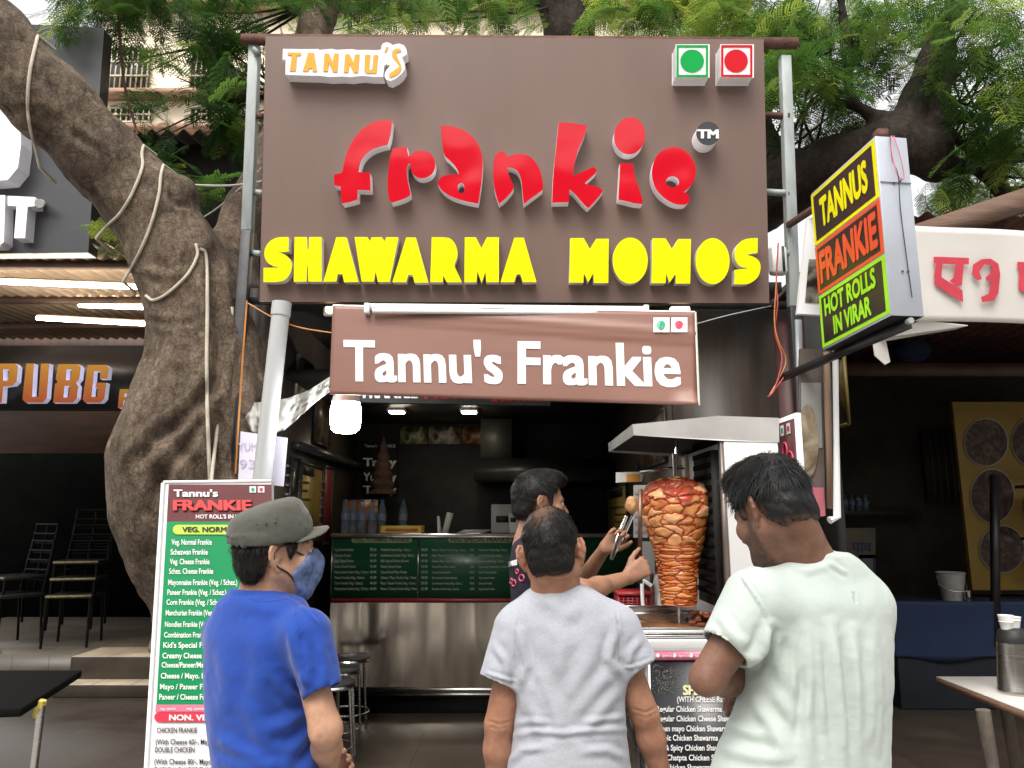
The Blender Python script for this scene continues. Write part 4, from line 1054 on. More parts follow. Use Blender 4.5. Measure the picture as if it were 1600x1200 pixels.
# the slack lower edge folding back under, and the torn tip
lo = [P(1448, 506, Ya), P(1508, 508, Ya), P(1480, 516, Ya + .08), P(1440, 528, Ya + .10), P(1388, 528, Ya + .05), P(1372, 530, Ya + .02)]
MB().add([P(1440, 500, Ya + .004), P(1512, 508, Ya + .004), P(1492, 514, Ya + .12), P(1430, 524, Ya + .16), P(1384, 532, Ya + .14), P(1372, 528, Ya + .06)], [[0, 1, 2, 3, 4, 5]]).build('folded_edge', m_awn, aw)
tip = MB().add([P(1363, 534, Ya + .05), P(1383, 530, Ya + .12), P(1390, 566, Ya + .10), P(1382, 570, Ya + .06), P(1366, 556, Ya + .03)], [[0, 1, 2, 3, 4]]).build('torn_corner', m_awn, aw)
for o2 in aw.children:
    if o2.name.startswith(('folded', 'torn')): so = o2.modifiers.new('thickness', 'SOLIDIFY'); so.thickness = 0.004
ap = Plane(q[0], q[1], q[3]); mb = MB()
dev = [[(1459, 401), (1514, 403), (1514, 413), (1506, 413), (1503, 446), (1496, 447), (1484, 439), (1490, 434), (1494, 413), (1473, 412), (1471, 433), (1504, 454), (1505, 472), (1461, 445), (1460, 430), (1463, 412), (1459, 410)],
       [(1534, 405), (1548, 404), (1560, 412), (1563, 428), (1560, 458), (1553, 470), (1535, 472), (1533, 464), (1545, 459), (1550, 437), (1542, 440), (1540, 434), (1550, 424), (1548, 414), (1538, 413), (1530, 424), (1534, 436), (1528, 438), (1519, 428), (1521, 413)],
       [(1590, 409), (1645, 412), (1645, 421), (1630, 421), (1628, 452), (1620, 447), (1622, 422), (1604, 420), (1602, 440), (1632, 462), (1632, 478), (1592, 452), (1593, 420), (1590, 419)]]
for pts in dev: mb.prism([tuple(ap.at(x, y, 0.016)) for x, y in pts], (0, 0.002, 0))
mb.build('lettering', M('red awning paint', (0.60, 0.05, 0.08), 0.5), aw)
# yellow board with round pictures
yw = thing('picture_board', 'yellow board with round food pictures at the back of the right shop', 'board', tuple(P(1500, 920, 6.6)))
yq = [P(1520, 922, 6.6), P(1690, 922, 6.6), P(1690, 628, 6.6), P(1488, 628, 6.6)]
MB().prism(yq, (0, 0.04, 0)).build('panel', M('mustard panel', (0.20, 0.122, 0.011), 0.55, 0, 0.15, 4), yw)
yp = Plane(*yq[:3])
for cx_, cy_, r1, r2 in ((1541, 691, 33, 36), (1551, 775, 33, 41), (1566, 858, 34, 36), (1620, 690, 38, 40), (1640, 790, 38, 42)):
    MB().prism([tuple(yp.at(x, y, 0.012)) for x, y in polar(cx_, cy_, r1 + 2, r2 + 2, 36)], (0, 0.010, 0)).build('picture_rim', M('dull chrome rim', (0.22, 0.2, 0.17), 0.4, 0.4), yw)
    MB().prism([tuple(yp.at(x, y, 0.016)) for x, y in polar(cx_, cy_, r1, r2, 36)], (0, 0.003, 0)).build('round_picture', food_mat('dim food photo', (0.02, 0.015, 0.012), (0.07, 0.025, 0.02), (0.11, 0.09, 0.07), 1.6), yw)
rk = thing('shelf_rack', 'dark metal rack standing in front of the yellow board', 'rack', tuple(P(1560, 990, 6.2)))
for px in (1556, 1660):
    MB().beam(P(px, 1010, 6.2), P(px - 2, 742, 6.2), 0.05, 0.05).build('upright', m_black, rk)
for py in (762, 845, 925): MB().box2((P(1522, 0, 6.2)[0], 6.1, P(0, py, 6.2)[2]), (P(1680, 0, 6.2)[0], 6.4, P(0, py - 5, 6.2)[2])).build('shelf', M('dull rack steel', (0.09, 0.085, 0.08), 0.45, 0.5), rk)
# blue counter and things on it
bc = thing('blue_counter', 'dark blue counter block inside the right shop', 'counter', tuple(P(1440, 1100, 6.2)))
b0, b1 = P(1395, 942, 6.2), P(1560, 942, 6.2)
MB().box2((b0[0], 6.2, FZ), (b1[0] + 0.6, 6.9, b0[2])).build('body', M('shaded counter body', (0.006, 0.009, 0.016), 0.7, 0, 0.4, 5), bc, bevel=0.01)  # shade below the cloth is put into the body colour
V, Q = wavy_panel(b0[0] - .02, b1[0] + .55, b0[2] - .42, b0[2] + .012, 6.175, 60, 14, .016, 9)
V[:, 2] += .02 * np.sin(V[:, 0] * 9) * (V[:, 2] < b0[2] - .40)
q_ = np_mesh('blue_cloth', V, Q, M('blue cloth cover', (0.006, 0.018, 0.055), 0.85, 0, 0.25, 5), bc, True); so = q_.modifiers.new('thickness', 'SOLIDIFY'); so.thickness = .004
MB().box2((P(1495, 0, 6.2)[0], 6.13, b0[2] - .62), (b1[0] + 0.4, 6.15, b0[2] - .26)).build('opening_shade', m_black, bc)  # solid black slab; an opening's shade is put into its colour
p = P(1489, 938, 6.4); p[2] = b0[2]
t = thing('plastic_bucket', 'pale grey bucket standing on the dark blue counter', 'bucket', tuple(p))
MB().lathe([(.075, 0), (.105, .21), (.112, .215), (.105, .222), (.095, .215), (.07, .012), (0.0001, .012)], p, 24).build('tub', M('grey plastic tub', (0.30, 0.29, 0.27), 0.5), t, True)
MB().tube([p + (-.108, 0, .2), p + (-.13, -.05, .12), p + (-.06, -.12, .08), p + (.06, -.12, .08), p + (.108, 0, .2)], 0.004, 6).build('handle', m_steel, t)
p = P(1513, 938, 6.3); p[2] = b0[2]
t = thing('steel_tumbler', 'small steel tumbler beside the bucket on the blue counter', 'tumbler', tuple(p))
MB().lathe([(.022, 0), (.03, .085), (.027, .085), (.02, .006), (.0001, .006)], p, 16).build('cup', m_steel2, t, True)
# bottles and a hand-painted board on the side wall of the right shop
for i, px in enumerate((1322, 1333, 1344, 1355)):
    p = P(px, 815, 7.5); p[2] = 1.655
    make_bottle(p, 'small dark bottle on the wall shelf of the right shop, %s' % ('first from the left', 'second from the left', 'third from the left', 'last before the dark corner')[i], 0.17, 0.03, m_black, group='bottles on the right shop shelf')
hb = thing('painted_board', 'cream board with blue Hindi lettering behind the man in the pale shirt', 'sign', tuple(P(1330, 860, 7.4)))
hq = [P(1270, 872, 7.45), P(1368, 872, 7.45), P(1368, 825, 7.45), P(1270, 825, 7.45)]
MB().prism(hq, (0, 0.02, 0)).build('panel', M('cream board paint', (0.18, 0.16, 0.11), 0.7, 0, 0.2, 5), hb)
hp2 = Plane(*hq[:3]); mb = MB(); text(mb, hp2, 'वडा मिसळ पाव', 1238, 862, 15, 1362, heavy=0.03)
mb.build('lettering', M('faded blue paint', (0.04, 0.07, 0.14), 0.6), hb)
hq = [P(1342, 905, 7.45), P(1368, 905, 7.45), P(1368, 867, 7.45), P(1342, 867, 7.45)]
t = thing('wall_notice', 'small blue bordered notice under the cream Hindi board', 'notice', tuple(hq[0]))
MB().prism(hq, (0, 0.015, 0)).build('panel', M('blue notice', (0.04, 0.08, 0.12), 0.6), t)
hq = [P(1346, 900, 7.435), P(1364, 900, 7.435), P(1364, 873, 7.435), P(1346, 873, 7.435)]
MB().prism(hq, (0, 0.01, 0)).build('paper', M('grey notice paper', (0.22, 0.22, 0.22), 0.6), t)
p0 = [P(1306, 660, 6.0), P(1330, 660, 6.0), P(1330, 560, 6.0), P(1306, 560, 6.0)]
wall_poster('food_poster', 'yellow edged poster on the dark wall behind the tall white banner edge', 'poster', RX0 + 0.003, 1308, 1330, 560, 668, M('dim yellow poster', (0.10, 0.07, 0.02), 0.5, 0, 0.6, 12), M('dim yellow frame', (0.14, 0.10, 0.02), 0.5))
# a strip of smaller jars on a rack, far wall
rw = thing('hanging_basket', 'rolled blue cloth hanging high in the dark right shop', 'cloth', tuple(P(1425, 550, 6.5)))
MB().ell(P(1425, 548, 6.6), (0.16, 0.12, 0.11)).build('cloth', M('blue cloth', (0.012, 0.022, 0.06), 0.9, 0, 0.4, 8), rw, True)
# foreground table with flask and paper cups
ta, tb_ = P(1463, 1057, 3.55), P(1600, 1110, 2.95)
zt2 = ta[2]
tt = thing('tea_table', 'pale topped wooden tea table with rough legs at the right edge', 'table', (ta[0], 3.5, FZ))
x0 = ta[0]; x1 = tb_[0]
topm = M('pale laminate', (0.55, 0.53, 0.50), 0.4, 0, 0.06, 6)
MB().hexa([(x1 - 0.0, 2.90, zt2 - .006), (x1 + 1.1, 2.90, zt2 - .006), (x1 + 1.1, 3.55, zt2 - .006), (x0, 3.55, zt2 - .006), (x1, 2.90, zt2), (x1 + 1.1, 2.90, zt2), (x1 + 1.1, 3.55, zt2), (x0, 3.55, zt2)]).build('tabletop', topm, tt)
MB().hexa([(x1, 2.90, zt2 - .034), (x1 + 1.1, 2.90, zt2 - .034), (x1 + 1.1, 3.55, zt2 - .034), (x0, 3.55, zt2 - .034), (x1, 2.90, zt2 - .0062), (x1 + 1.1, 2.90, zt2 - .0062), (x1 + 1.1, 3.55, zt2 - .0062), (x0, 3.55, zt2 - .0062)]).build('plywood_edge', M('brown plywood', (0.16, 0.085, 0.05), 0.7, 0, 0.4, 14, stretch=(1, 1, 8)), tt)
m_leg = M('rough grey brown wood', (0.13, 0.105, 0.085), 0.85, 0, 0.5, 14, bump=0.6, bscale=70, stretch=(1, 1, .3))
for px, Y in ((1536, 3.1), (1571, 3.42)):
    p = P(px, 1110, Y); MB().tube([(p[0], Y, zt2 - .035), (p[0] + .02, Y, .55), (p[0] + .035, Y, FZ)], [.026, .024, .027], 10).build('leg', m_leg, tt, True)
MB().tube([(x1 + 1.0, 3.1, zt2 - .035), (x1 + 1.0, 3.1, FZ)], .026, 10).build('leg', m_leg, tt, True)
MB().tube([(x1 + 1.0, 3.42, zt2 - .035), (x1 + 1.0, 3.42, FZ)], .026, 10).build('leg', m_leg, tt, True)
fx = P(1592, 1074, 3.22); fx[2] = zt2
t = thing('vacuum_flask', 'steel vacuum flask with black shoulder on the pale tea table', 'flask', tuple(fx))
MB().lathe([(.076, 0), (.078, .006), (.078, .012), (.074, .02), (.066, .15), (.062, .195)], fx, 32).build('steel_body', m_steel, t, True)
MB().lathe([(.0625, .195), (.063, .20), (.058, .222), (.05, .243), (.035, .25), (.0001, .252)], fx, 32).build('lid', m_black, t, True)
MB().tube(spline([fx + (.058, -.02, .215), fx + (.10, -.035, .21), fx + (.105, -.037, .13), fx + (.07, -.025, .06)], 5), 0.010, 8).build('handle', m_black, t, True)
m_cup = M('white paper cup', (0.72, 0.72, 0.70), 0.6)
for dx, dz, lab in ((-0.046, .245, 'white paper cups stacked on the flask lid, taller stack'), (0.005, .252, 'white paper cup tilted beside the stack on the flask lid')):
    c = fx + (dx * .55, -.005, dz)
    t = thing('paper_cup', lab, 'paper cup', tuple(c))
    MB().lathe([(.021, 0), (.026, .028), (.028, .03), (.026, .033), (.029, .042 if dx > -0.01 else .055), (.027, .042 if dx > -0.01 else .055), (.0001, .01)], c, 20).build('cup', m_cup, t, True)
# lightbox sign, projecting towards the street
nx_, fa = 3.30, 3.80
nbl, ntl = P(1393, 493, nx_), P(1367.5, 212, nx_)
fbl, ftl = P(1286, 548, fa), P(1267, 303, fa)
lb = thing('lightbox_sign', 'projecting lightbox sign with yellow, red and green lettered panels', 'lightbox', tuple(nbl))
wv = P(1448, 493, nx_) - nbl; wv[1] = 0.02; wv[2] = 0
m_alu = M('grey blue aluminium', (0.44, 0.47, 0.53), 0.4, 0.3, 0.06, 5)
b_ = MB().hexa([nbl, nbl + wv, fbl + wv, fbl, ntl, ntl + wv, ftl + wv, ftl])
b_.m = [1 if i == 0 else 0 for i in range(6)]
b_.build('casing', [m_alu, m_black], lb, bevel=0.004)
lpl = Plane(fbl, nbl, ftl)
def lq(s, t):  # s 0 far, 1 near; t 0 bottom, 1 top
    return (1 - s) * (1 - t) * fbl + s * (1 - t) * nbl + s * t * ntl + (1 - s) * t * ftl
m_face = M('dark face print', (0.030, 0.022, 0.02), 0.3, 0, 0.1, 5)
rows = [(0.655, 0.985, M('yellow vinyl', (0.80, 0.74, 0.0), 0.35)), (0.345, 0.645, M('orange red vinyl', (0.72, 0.085, 0.03), 0.35)), (0.015, 0.335, M('lime vinyl', (0.33, 0.72, 0.02), 0.35))]
for t0, t1, mv in rows:
    o1 = [lq(s, t) + lpl.n * 0.003 for s, t in ((0.005, t0), (0.985, t0), (0.985, t1), (0.005, t1))]
    MB().prism(o1, tuple(-lpl.n * 0.0025)).build('panel_border', mv, lb)
    o2 = [lq(s, t) + lpl.n * 0.0045 for s, t in ((0.045, t0 + .022), (0.945, t0 + .022), (0.945, t1 - .022), (0.045, t1 - .022))]
    MB().prism(o2, tuple(-lpl.n * 0.001)).build('panel_face', m_face, lb)
def ltext(s, s0, s1, t0, t1, mat, heavy=0.045):
    V, Fc = glyphs(s); mb = MB(); xa, xb = V[:, 0].min(), V[:, 0].max(); ch = glyphs('H')[0][:, 1].max()
    sh = [(0, 0)] + [(heavy * math.cos(a), heavy * math.sin(a)) for a in np.linspace(0, 2 * PI, 9)[:-1]]
    for i, (dx, dy) in enumerate(sh):
        W = []
        for v in V:
            A = s0 + (s1 - s0) * ((v[0] + dx - xa) / (xb - xa)); B = t0 + (t1 - t0) * ((v[1] + dy) / ch)
            W.append(lq(A, B) + lpl.n * (0.0065 + .0002 * i))
        mb.add(W, Fc)
    mb.build('lettering', mat, lb)
ltext('TANNUS', 0.15, 0.86, 0.74, 0.905, rows[0][2]); ltext('FRANKIE', 0.08, 0.92, 0.405, 0.585, rows[1][2])
ltext('HOT ROLLS', 0.10, 0.85, 0.195, 0.295, rows[2][2], .04); ltext('IN VIRAR', 0.22, 0.76, 0.06, 0.16, rows[2][2], .04)
# seams, screws and wire loops on the grey side
sd_ = MB()
def sideq(s, t, o=0.004): return nbl + wv * s + (ntl - nbl) * t + np.array((0, -o, 0))
sd_.beam(sideq(.02, .735), sideq(.98, .735), .004, .003); sd_.build('seam', M('dark seam', (0.15, 0.16, 0.18), 0.5), lb)
sc = MB()
for s_, t_ in ((.45, .73), (.65, .745), (.45, .24), (.62, .24)):
    a = sideq(s_, t_, .001); sc.tube([a, a + (0, -.006, 0)], .005, 8)
sc.build('screw', m_rust, lb)
wr = thing('loose_wire', 'thin pink and black wires looped down the grey side of the lightbox', 'wire', tuple(sideq(.5, 1)))
MB().tube(spline([sideq(.5, 1.0, .006), sideq(.42, .9, .02), sideq(.45, .78, .03), sideq(.6, .75, .02), sideq(.72, .76, .02), sideq(.66, .88, .02), sideq(.55, 1.0, .01)], 8), 0.0028, 6).build('pink_wire', M('pink wire', (0.6, 0.2, 0.28), 0.5), wr, True)
MB().tube(spline([sideq(.46, 1.0, .006), sideq(.4, .86, .02), sideq(.5, .76, .03), sideq(.56, .6, .006), sideq(.6, .35, .006), sideq(.66, .1, .006)], 8), 0.0022, 6).build('black_wire', m_black, wr, True)
arm = lb
MB().beam(P(1218, 592, 4.28), (nbl + wv * .6)[:] + np.array((0, .03, -.03)), 0.035, 0.035).build('lower_support_bar', m_blackmetal, arm)
MB().beam(P(1232, 352, 4.28), lq(.1, .95) + wv * .5, 0.03, 0.03).build('upper_support_bar', m_rust, arm)
MB().tube([nbl + wv * .55 + (0, -.01, -.022), nbl + wv * .55 + (0, .02, -.022)], .014, 10).build('bolt', m_galv, arm)
MB().box(tuple(lq(.93, 1.0) + wv * .35 + (0, 0, .025)), (.05, .05, .05)).build('top_lug', m_rust, arm)
# upper hanging panel behind the lightbox, and the tall narrow one
hqs = [P(1246, 490, 4.0), P(1300, 493, 4.0), P(1300, 340, 4.0), P(1262, 340, 4.0)]
t = thing('hanging_poster', 'white framed poster panel mostly hidden behind the lightbox', 'poster', tuple(hqs[0]))
MB().prism(hqs, (0, 0.03, 0)).build('frame', m_white, t)
MB().prism([P(1258, 472, 3.995), P(1296, 474, 3.995), P(1296, 405, 3.995), P(1264, 405, 3.995)], (0, 0.004, 0)).build('picture', food_mat('plate photo', (0.04, 0.035, 0.03), (0.35, 0.33, 0.30), (0.7, 0.68, 0.64), 0.9), t)
hqs = [P(1246, 812, 4.1), P(1309, 812, 4.1), P(1302, 545, 4.1), P(1250, 545, 4.1)]
t = thing('tall_banner', 'tall narrow food banner with a white torn edge right of the post', 'banner', tuple(hqs[0]))
MB().prism([P(1243, 800, 4.1), P(1290, 805, 4.1), P(1284, 545, 4.1), P(1250, 545, 4.1)], (0, 0.02, 0)).build('print', M('faded brown print', (0.11, 0.085, 0.075), 0.45, 0, 0.3, 5), t)
MB().prism([P(1243, 812, 4.094), P(1290, 806, 4.094), P(1287, 762, 4.094), P(1243, 760, 4.094)], (0, 0.004, 0)).build('pink_band', M('pink print', (0.42, 0.12, 0.15), 0.45), t)
MB().prism([P(1252, 700, 4.094), P(1285, 700, 4.094), P(1283, 598, 4.094), P(1252, 598, 4.094)], (0, 0.004, 0)).build('grey_band', M('grey print', (0.25, 0.25, 0.24), 0.45), t)
MB().prism([tuple(Plane(*hqs[:3]).at(x, y, 0.016)) for x, y in polar(1262, 690, 17, 58, 30)], (0, 0.004, 0)).build('plate_picture', food_mat('momo plate', (0.12, 0.10, 0.07), (0.35, 0.30, 0.22), (0.5, 0.47, 0.4), 0.7), t)
MB().tube([P(1305, 545, 4.06), P(1307, 690, 4.06), P(1308, 808, 4.06), P(1296, 813, 4.05)], [.016, .015, .02, .02], 8).build('white_edge', m_white, t)
MB().beam(P(1291, 550, 4.07), P(1297, 795, 4.07), 0.03, 0.02).build('wood_batten', M('brown batten', (0.22, 0.14, 0.09), 0.8, 0, 0.3, 9, stretch=(3, 3, .4)), t)
MB().beam(P(1247, 500, 4.2), P(1253, 720, 4.2), 0.035, 0.02).build('grey_rail', M('grey rail', (0.3, 0.31, 0.34), 0.45, .3), t)
# white fan-like box left of the right post
p = P(1215, 408, 4.28)
t = thing('meter_box', 'round cornered white electric box beside the right post', 'electric box', tuple(p))
MB().box(tuple(p), (0.10, 0.07, 0.17)).build('casing', m_whitesteel, t, bevel=0.02)
MB().box(tuple(p + (0.02, -.04, 0.0)), (0.012, 0.012, 0.15)).build('cover_slot', m_black, t)
# red panel of the inside wall by the right post
t = thing('wall_panel', 'dark red and brown boarding behind the right post', 'panel', tuple(P(1225, 640, 4.5)))
MB().box2((XR + 0.004, 4.40, FZ), (P(1203, 560, 4.5)[0], 4.446, P(0, 478, 4.5)[2])).build('brown_board', M('streaked brown board', (0.035, 0.024, 0.017), 0.5, 0, 0.5, 4, stretch=(4, 4, .5)), t)
MB().box2((P(1203, 560, 4.5)[0] + .003, 4.40, FZ), (P(1250, 560, 4.5)[0], 4.446, P(0, 478, 4.5)[2])).build('red_board', M('dark red board', (0.06, 0.012, 0.012), 0.5, 0, 0.4, 4), t)
# loose red and orange wires
def wire(lab, pts, r, mat, grp='loose wires on the posts'):
    o = MB().tube(spline([P(*p) for p in pts], 8), r, 6).build('wire', mat, None, True)
    return tag(o, lab, 'wire', grp)
m_wr, m_wo, m_ww = M('red wire', (0.45, 0.06, 0.05), 0.5), M('orange wire', (0.55, 0.22, 0.05), 0.5), M('pale wire', (0.4, 0.38, 0.35), 0.6)
wire('red wire hanging down the right post', [(1216, 380, 4.24), (1213, 440, 4.24), (1215, 475, 4.22), (1211, 520, 4.24), (1222, 560, 4.22), (1210, 608, 4.2), (1200, 620, 4.2), (1208, 612, 4.2), (1226, 588, 4.22)], .004, m_wr)
wire('orange wire hanging beside the red one on the right post', [(1213, 440, 4.22), (1210, 500, 4.22), (1216, 532, 4.22), (1228, 562, 4.24), (1218, 590, 4.22), (1203, 616, 4.2)], .0035, m_wo)
wire('orange wire running down beside the left black post', [(386, 470, 4.26), (380, 550, 4.24), (374, 640, 4.26), (368, 740, 4.26)], .005, m_wo)
wire('thin tan wire sagging from the left post to the banner', [(388, 474, 4.24), (430, 498, 4.2), (470, 512, 4.2), (518, 520, 4.15)], .004, m_wo)
wire('thin wire stretching from the banner to the right post', [(1088, 506, 4.0), (1140, 492, 4.1), (1205, 478, 4.24)], .003, m_ww)
wire('pale cable crossing behind the left post', [(297, 289, 4.7), (360, 290, 4.6), (420, 282, 4.5)], .007, m_ww)
wire('thin pale cable slanting behind the left post', [(293, 352, 4.8), (340, 325, 4.7), (410, 262, 4.6)], .005, m_ww)
wire('dark twig-like cable above the left post', [(186, 0, 5.4), (188, 70, 5.4), (196, 140, 5.4), (215, 210, 5.3)], .010, m_rust)
# paper notices on the left post
nq = [P(372, 752, 4.24), P(443, 760, 4.24), P(449, 684, 4.24), P(376, 674, 4.24)]
t = thing('paper_notice', 'white paper notice with faint mauve writing behind the grey pipe', 'notice', tuple(nq[0]))
MB().prism(nq, (0, 0.006, 0)).build('sheet', M('mauve white paper', (0.66, 0.63, 0.74), 0.6, 0, 0.03, 4), t)
np_ = Plane(*nq[:3]); mb = MB(); text(mb, np_, 'YUM', 372, 704, 12, 402); text(mb, np_, '93', 374, 732, 14, 398)
mb.build('lettering', M('faint mauve ink', (0.48, 0.42, 0.58), 0.6), t)
nq = [P(331, 750, 4.27), P(346, 750, 4.27), P(351, 670, 4.27), P(344, 668, 4.27)]
t = thing('paper_notice', 'narrow edge of a white paper notice left of the black post', 'notice', tuple(nq[0]))
MB().prism(nq, (0, 0.006, 0)).build('sheet', M('mauve white paper', (0.66, 0.63, 0.74)), t)
# crumpled translucent plastic sheet
ctrl = [((380, 668), (378, 630)), ((410, 682), (412, 628)), ((445, 672), (450, 622)), ((480, 640), (482, 610)), ((514, 612), (516, 588))]
V = []; nxx, nzz = 60, 14
for i in range(nxx):
    f = i / (nxx - 1) * (len(ctrl) - 1); k = min(int(f), len(ctrl) - 2); f -= k
    b0 = np.array(ctrl[k][0]) * (1 - f) + np.array(ctrl[k + 1][0]) * f; t0 = np.array(ctrl[k][1]) * (1 - f) + np.array(ctrl[k + 1][1]) * f
    for j in range(nzz):
        q = b0 + (t0 - b0) * j / (nzz - 1)
        w_ = vnoise(np.array((i * .18, j * .16, 0.0)), 1.0, 3) + .5 * vnoise(np.array((i * .4, j * .7, 0.0)), 1.0, 4)
        V.append(P(q[0], q[1], 4.36 + 0.05 * float(w_)))
I = np.arange(nxx * nzz).reshape(nxx, nzz); Q = np.stack([I[:-1, :-1], I[1:, :-1], I[1:, 1:], I[:-1, 1:]], -1).reshape(-1, 4)
m_pl = bpy.data.materials.new('dusty clear plastic'); m_pl.use_nodes = True; b = m_pl.node_tree.nodes['Principled BSDF']
b.inputs['Base Color'].default_value = (0.55, 0.54, 0.5, 1); b.inputs['Alpha'].default_value = 0.62; b.inputs['Roughness'].default_value = 0.25
o = np_mesh('plastic_sheet', np.array(V), Q, m_pl, None, True); tag(o, 'crumpled clear plastic sheet stretched from the pipe to the banner', 'plastic sheet')
so = o.modifiers.new('thickness', 'SOLIDIFY'); so.thickness = 0.003

# ------------------------------------------------------------------ standing menu board
sp = [P(232, 1200, 2.80), P(428, 1200, 2.80), P(424, 753, 3.0), P(258, 755, 3.0)]
dn = (sp[0] - sp[3]) / (sp[3][2] - sp[0][2]); g0 = sp[0] + dn * (sp[0][2] - FZ); dn2 = (sp[1] - sp[2]) / (sp[2][2] - sp[1][2]); g1 = sp[1] + dn2 * (sp[1][2] - FZ)
se = thing('menu_standee', 'tall leaning menu standee with green and white lists beside the man in blue', 'menu board', tuple(g0))
MB().prism([g0, g1, sp[2], sp[3]], (0, 0.03, 0.003)).build('board', M('white menu print', (0.72, 0.71, 0.73), 0.35, 0, 0.02, 3), se)
SP_ = Plane(g0, g1, sp[3])
def sx_(py, f):   # x of the board at photo row py, f from left 0 to right 1
    t = (py - 755) / 445.0; return (258 - 26 * t) * (1 - f) + (424 + 4 * t) * f
def band(y0, y1, f0, f1, off, mat, name):
    MB().prism([tuple(SP_.at(sx_(y1, f0), y1, off)), tuple(SP_.at(sx_(y1, f1), y1, off)), tuple(SP_.at(sx_(y0, f1), y0, off)), tuple(SP_.at(sx_(y0, f0), y0, off))], (0, 0.002, 0)).build(name, mat, se)
m_maroon = M('maroon print', (0.125, 0.032, 0.035), 0.3, 0, 0.06, 4); m_sgreen = M('bright green print', (0.008, 0.235, 0.085), 0.3, 0, 0.06, 3)
band(757, 815, 0.035, 1.0, 0.004, m_maroon, 'header'); band(815, 1101, 0.035, 1.0, 0.004, m_sgreen, 'green_list'); m_pink = M('pink strip print', (0.62, 0.16, 0.25), 0.4)
band(1101, 1112, 0.03, 1.0, 0.004, m_pink, 'pink_strip')
MB().tube([g0 + (-.006, -.004, 0), sp[3] + (-.006, -.004, 0)], .008, 8).tube([sp[3] + (-.006, 0, .004), sp[2] + (0, 0, .004)], .006, 8).build('frame', m_white, se)
MB().beam(sp[3] * .5 + sp[2] * .5 + (0, .03, -.05), (sp[3][0] * .5 + sp[2][0] * .5, 3.5, FZ), .03, .02).build('prop_leg', m_galv, se)
mb = MB(); pill(mb, SP_, 270, 440, 820, 835, 0.008); mb.build('lime_pill', M('lime print', (0.45, 0.62, 0.07), 0.4), se)
mb = MB(); pill(mb, SP_, 241, 420, 1113, 1128, 0.006); mb.build('red_pill', M('red pill print', (0.60, 0.03, 0.06), 0.4), se)
m_wp = M('white print', (0.78, 0.78, 0.76), 0.4); m_bp = M('black print', (0.03, 0.028, 0.03), 0.4)
mb = MB(); text(mb, SP_, "Tannu's", 272, 776, 10.5, 340, heavy=.035, off=.007)
text(mb, SP_, "HOT ROLL'S IN VIRAR", 306, 810, 6, 392, bold=.02, off=.007)
mb.build('header_lettering', m_wp, se); mb = MB()
lines = L1 + ['Noodles Frankie (Veg. / Schez.)', 'Combination Frankie (Veg.)', "Kid's Special Frankie", 'Creamy Cheese Frankie', 'Cheese/Paneer/Mayo. Frankie', 'Cheese / Mayo. Frankie', 'Mayo / Paneer Frankie', 'Paneer / Cheese Frankie']
ys = [851, 866.5, 881.5, 896.5, 914, 929.5, 945, 961.5, 979.5, 996, 1012, 1028.5, 1043, 1060, 1077, 1093]
wd = [63, 58, 62, 69, 108, 92, 90, 100, 96, 90, 88, 92, 104, 92, 92, 90]
for s, y, wdt, i in zip(lines, ys, wd, range(16)):
    x0 = 268 - i * 1.28; text(mb, SP_, s, x0, y, 8.3, x0 + wdt * (1 + .0 * i), bold=.016, off=.007)
mb.build('list_lettering', m_wp, se)
mb = MB(); text(mb, SP_, 'FRANKIE', 273, 798, 15, 393, heavy=.06, off=.0068); mb.build('title_shadow', M('dark outline print', (0.03, 0.008, 0.01), 0.5), se)
mb = MB(); text(mb, SP_, 'FRANKIE', 272, 797, 15, 392, heavy=.05, off=.0105); mb.build('red_title', M('title red print', (0.66, 0.05, 0.05), 0.4), se)
mb = MB(); text(mb, SP_, 'VEG. NORMAL FRANKIE', 285, 831, 7.5, 425, heavy=.03, off=.0095); mb.build('heading_lettering', m_bp, se); mb = MB()
for s, x0, y, w_ in (('CHICKEN FRANKIE', 245, 1145, 63), ('(With Cheese 60/-, Mayonnaise 70/-)', 243, 1163, 130), ('DOUBLE CHICKEN', 242, 1175.5, 62), ('(With Cheese 80/-, Mayonnaise 90/-)', 241, 1194, 130), ('CHICKEN LOLLYPOP FRANKIE', 240, 1207, 100)):
    text(mb, SP_, s, x0, y, 8.0, x0 + w_, bold=.016, off=.005)
mb.build('black_lettering', m_bp, se)
mb = MB(); text(mb, SP_, 'NON. VEG. FRANKIE', 265, 1125.5, 8.5, 400, heavy=.03, off=.0075); text(mb, SP_, 'veg. special', 250, 1109, 4, 274, off=.007); text(mb, SP_, 'veg. special', 291, 1109, 4, 320, off=.007)
mb.build('pill_lettering', m_wp, se)
mb = MB()
for x0, k in ((390, 1), (403, 2)):
    mb.add([SP_.at(x0, 769.5, .007), SP_.at(x0 + 10, 769.5, .007), SP_.at(x0 + 10, 760, .007), SP_.at(x0, 760, .007)], [[0, 1, 2, 3]], 0)
    c = [SP_.at(x, y, .009) for x, y in polar(x0 + 5, 764.7, 3, 3, 16)]; mb.add(c, [list(range(16))], k)
mb.build('food_marks', [m_white, MATS['mark green'], MATS['mark red']], se)
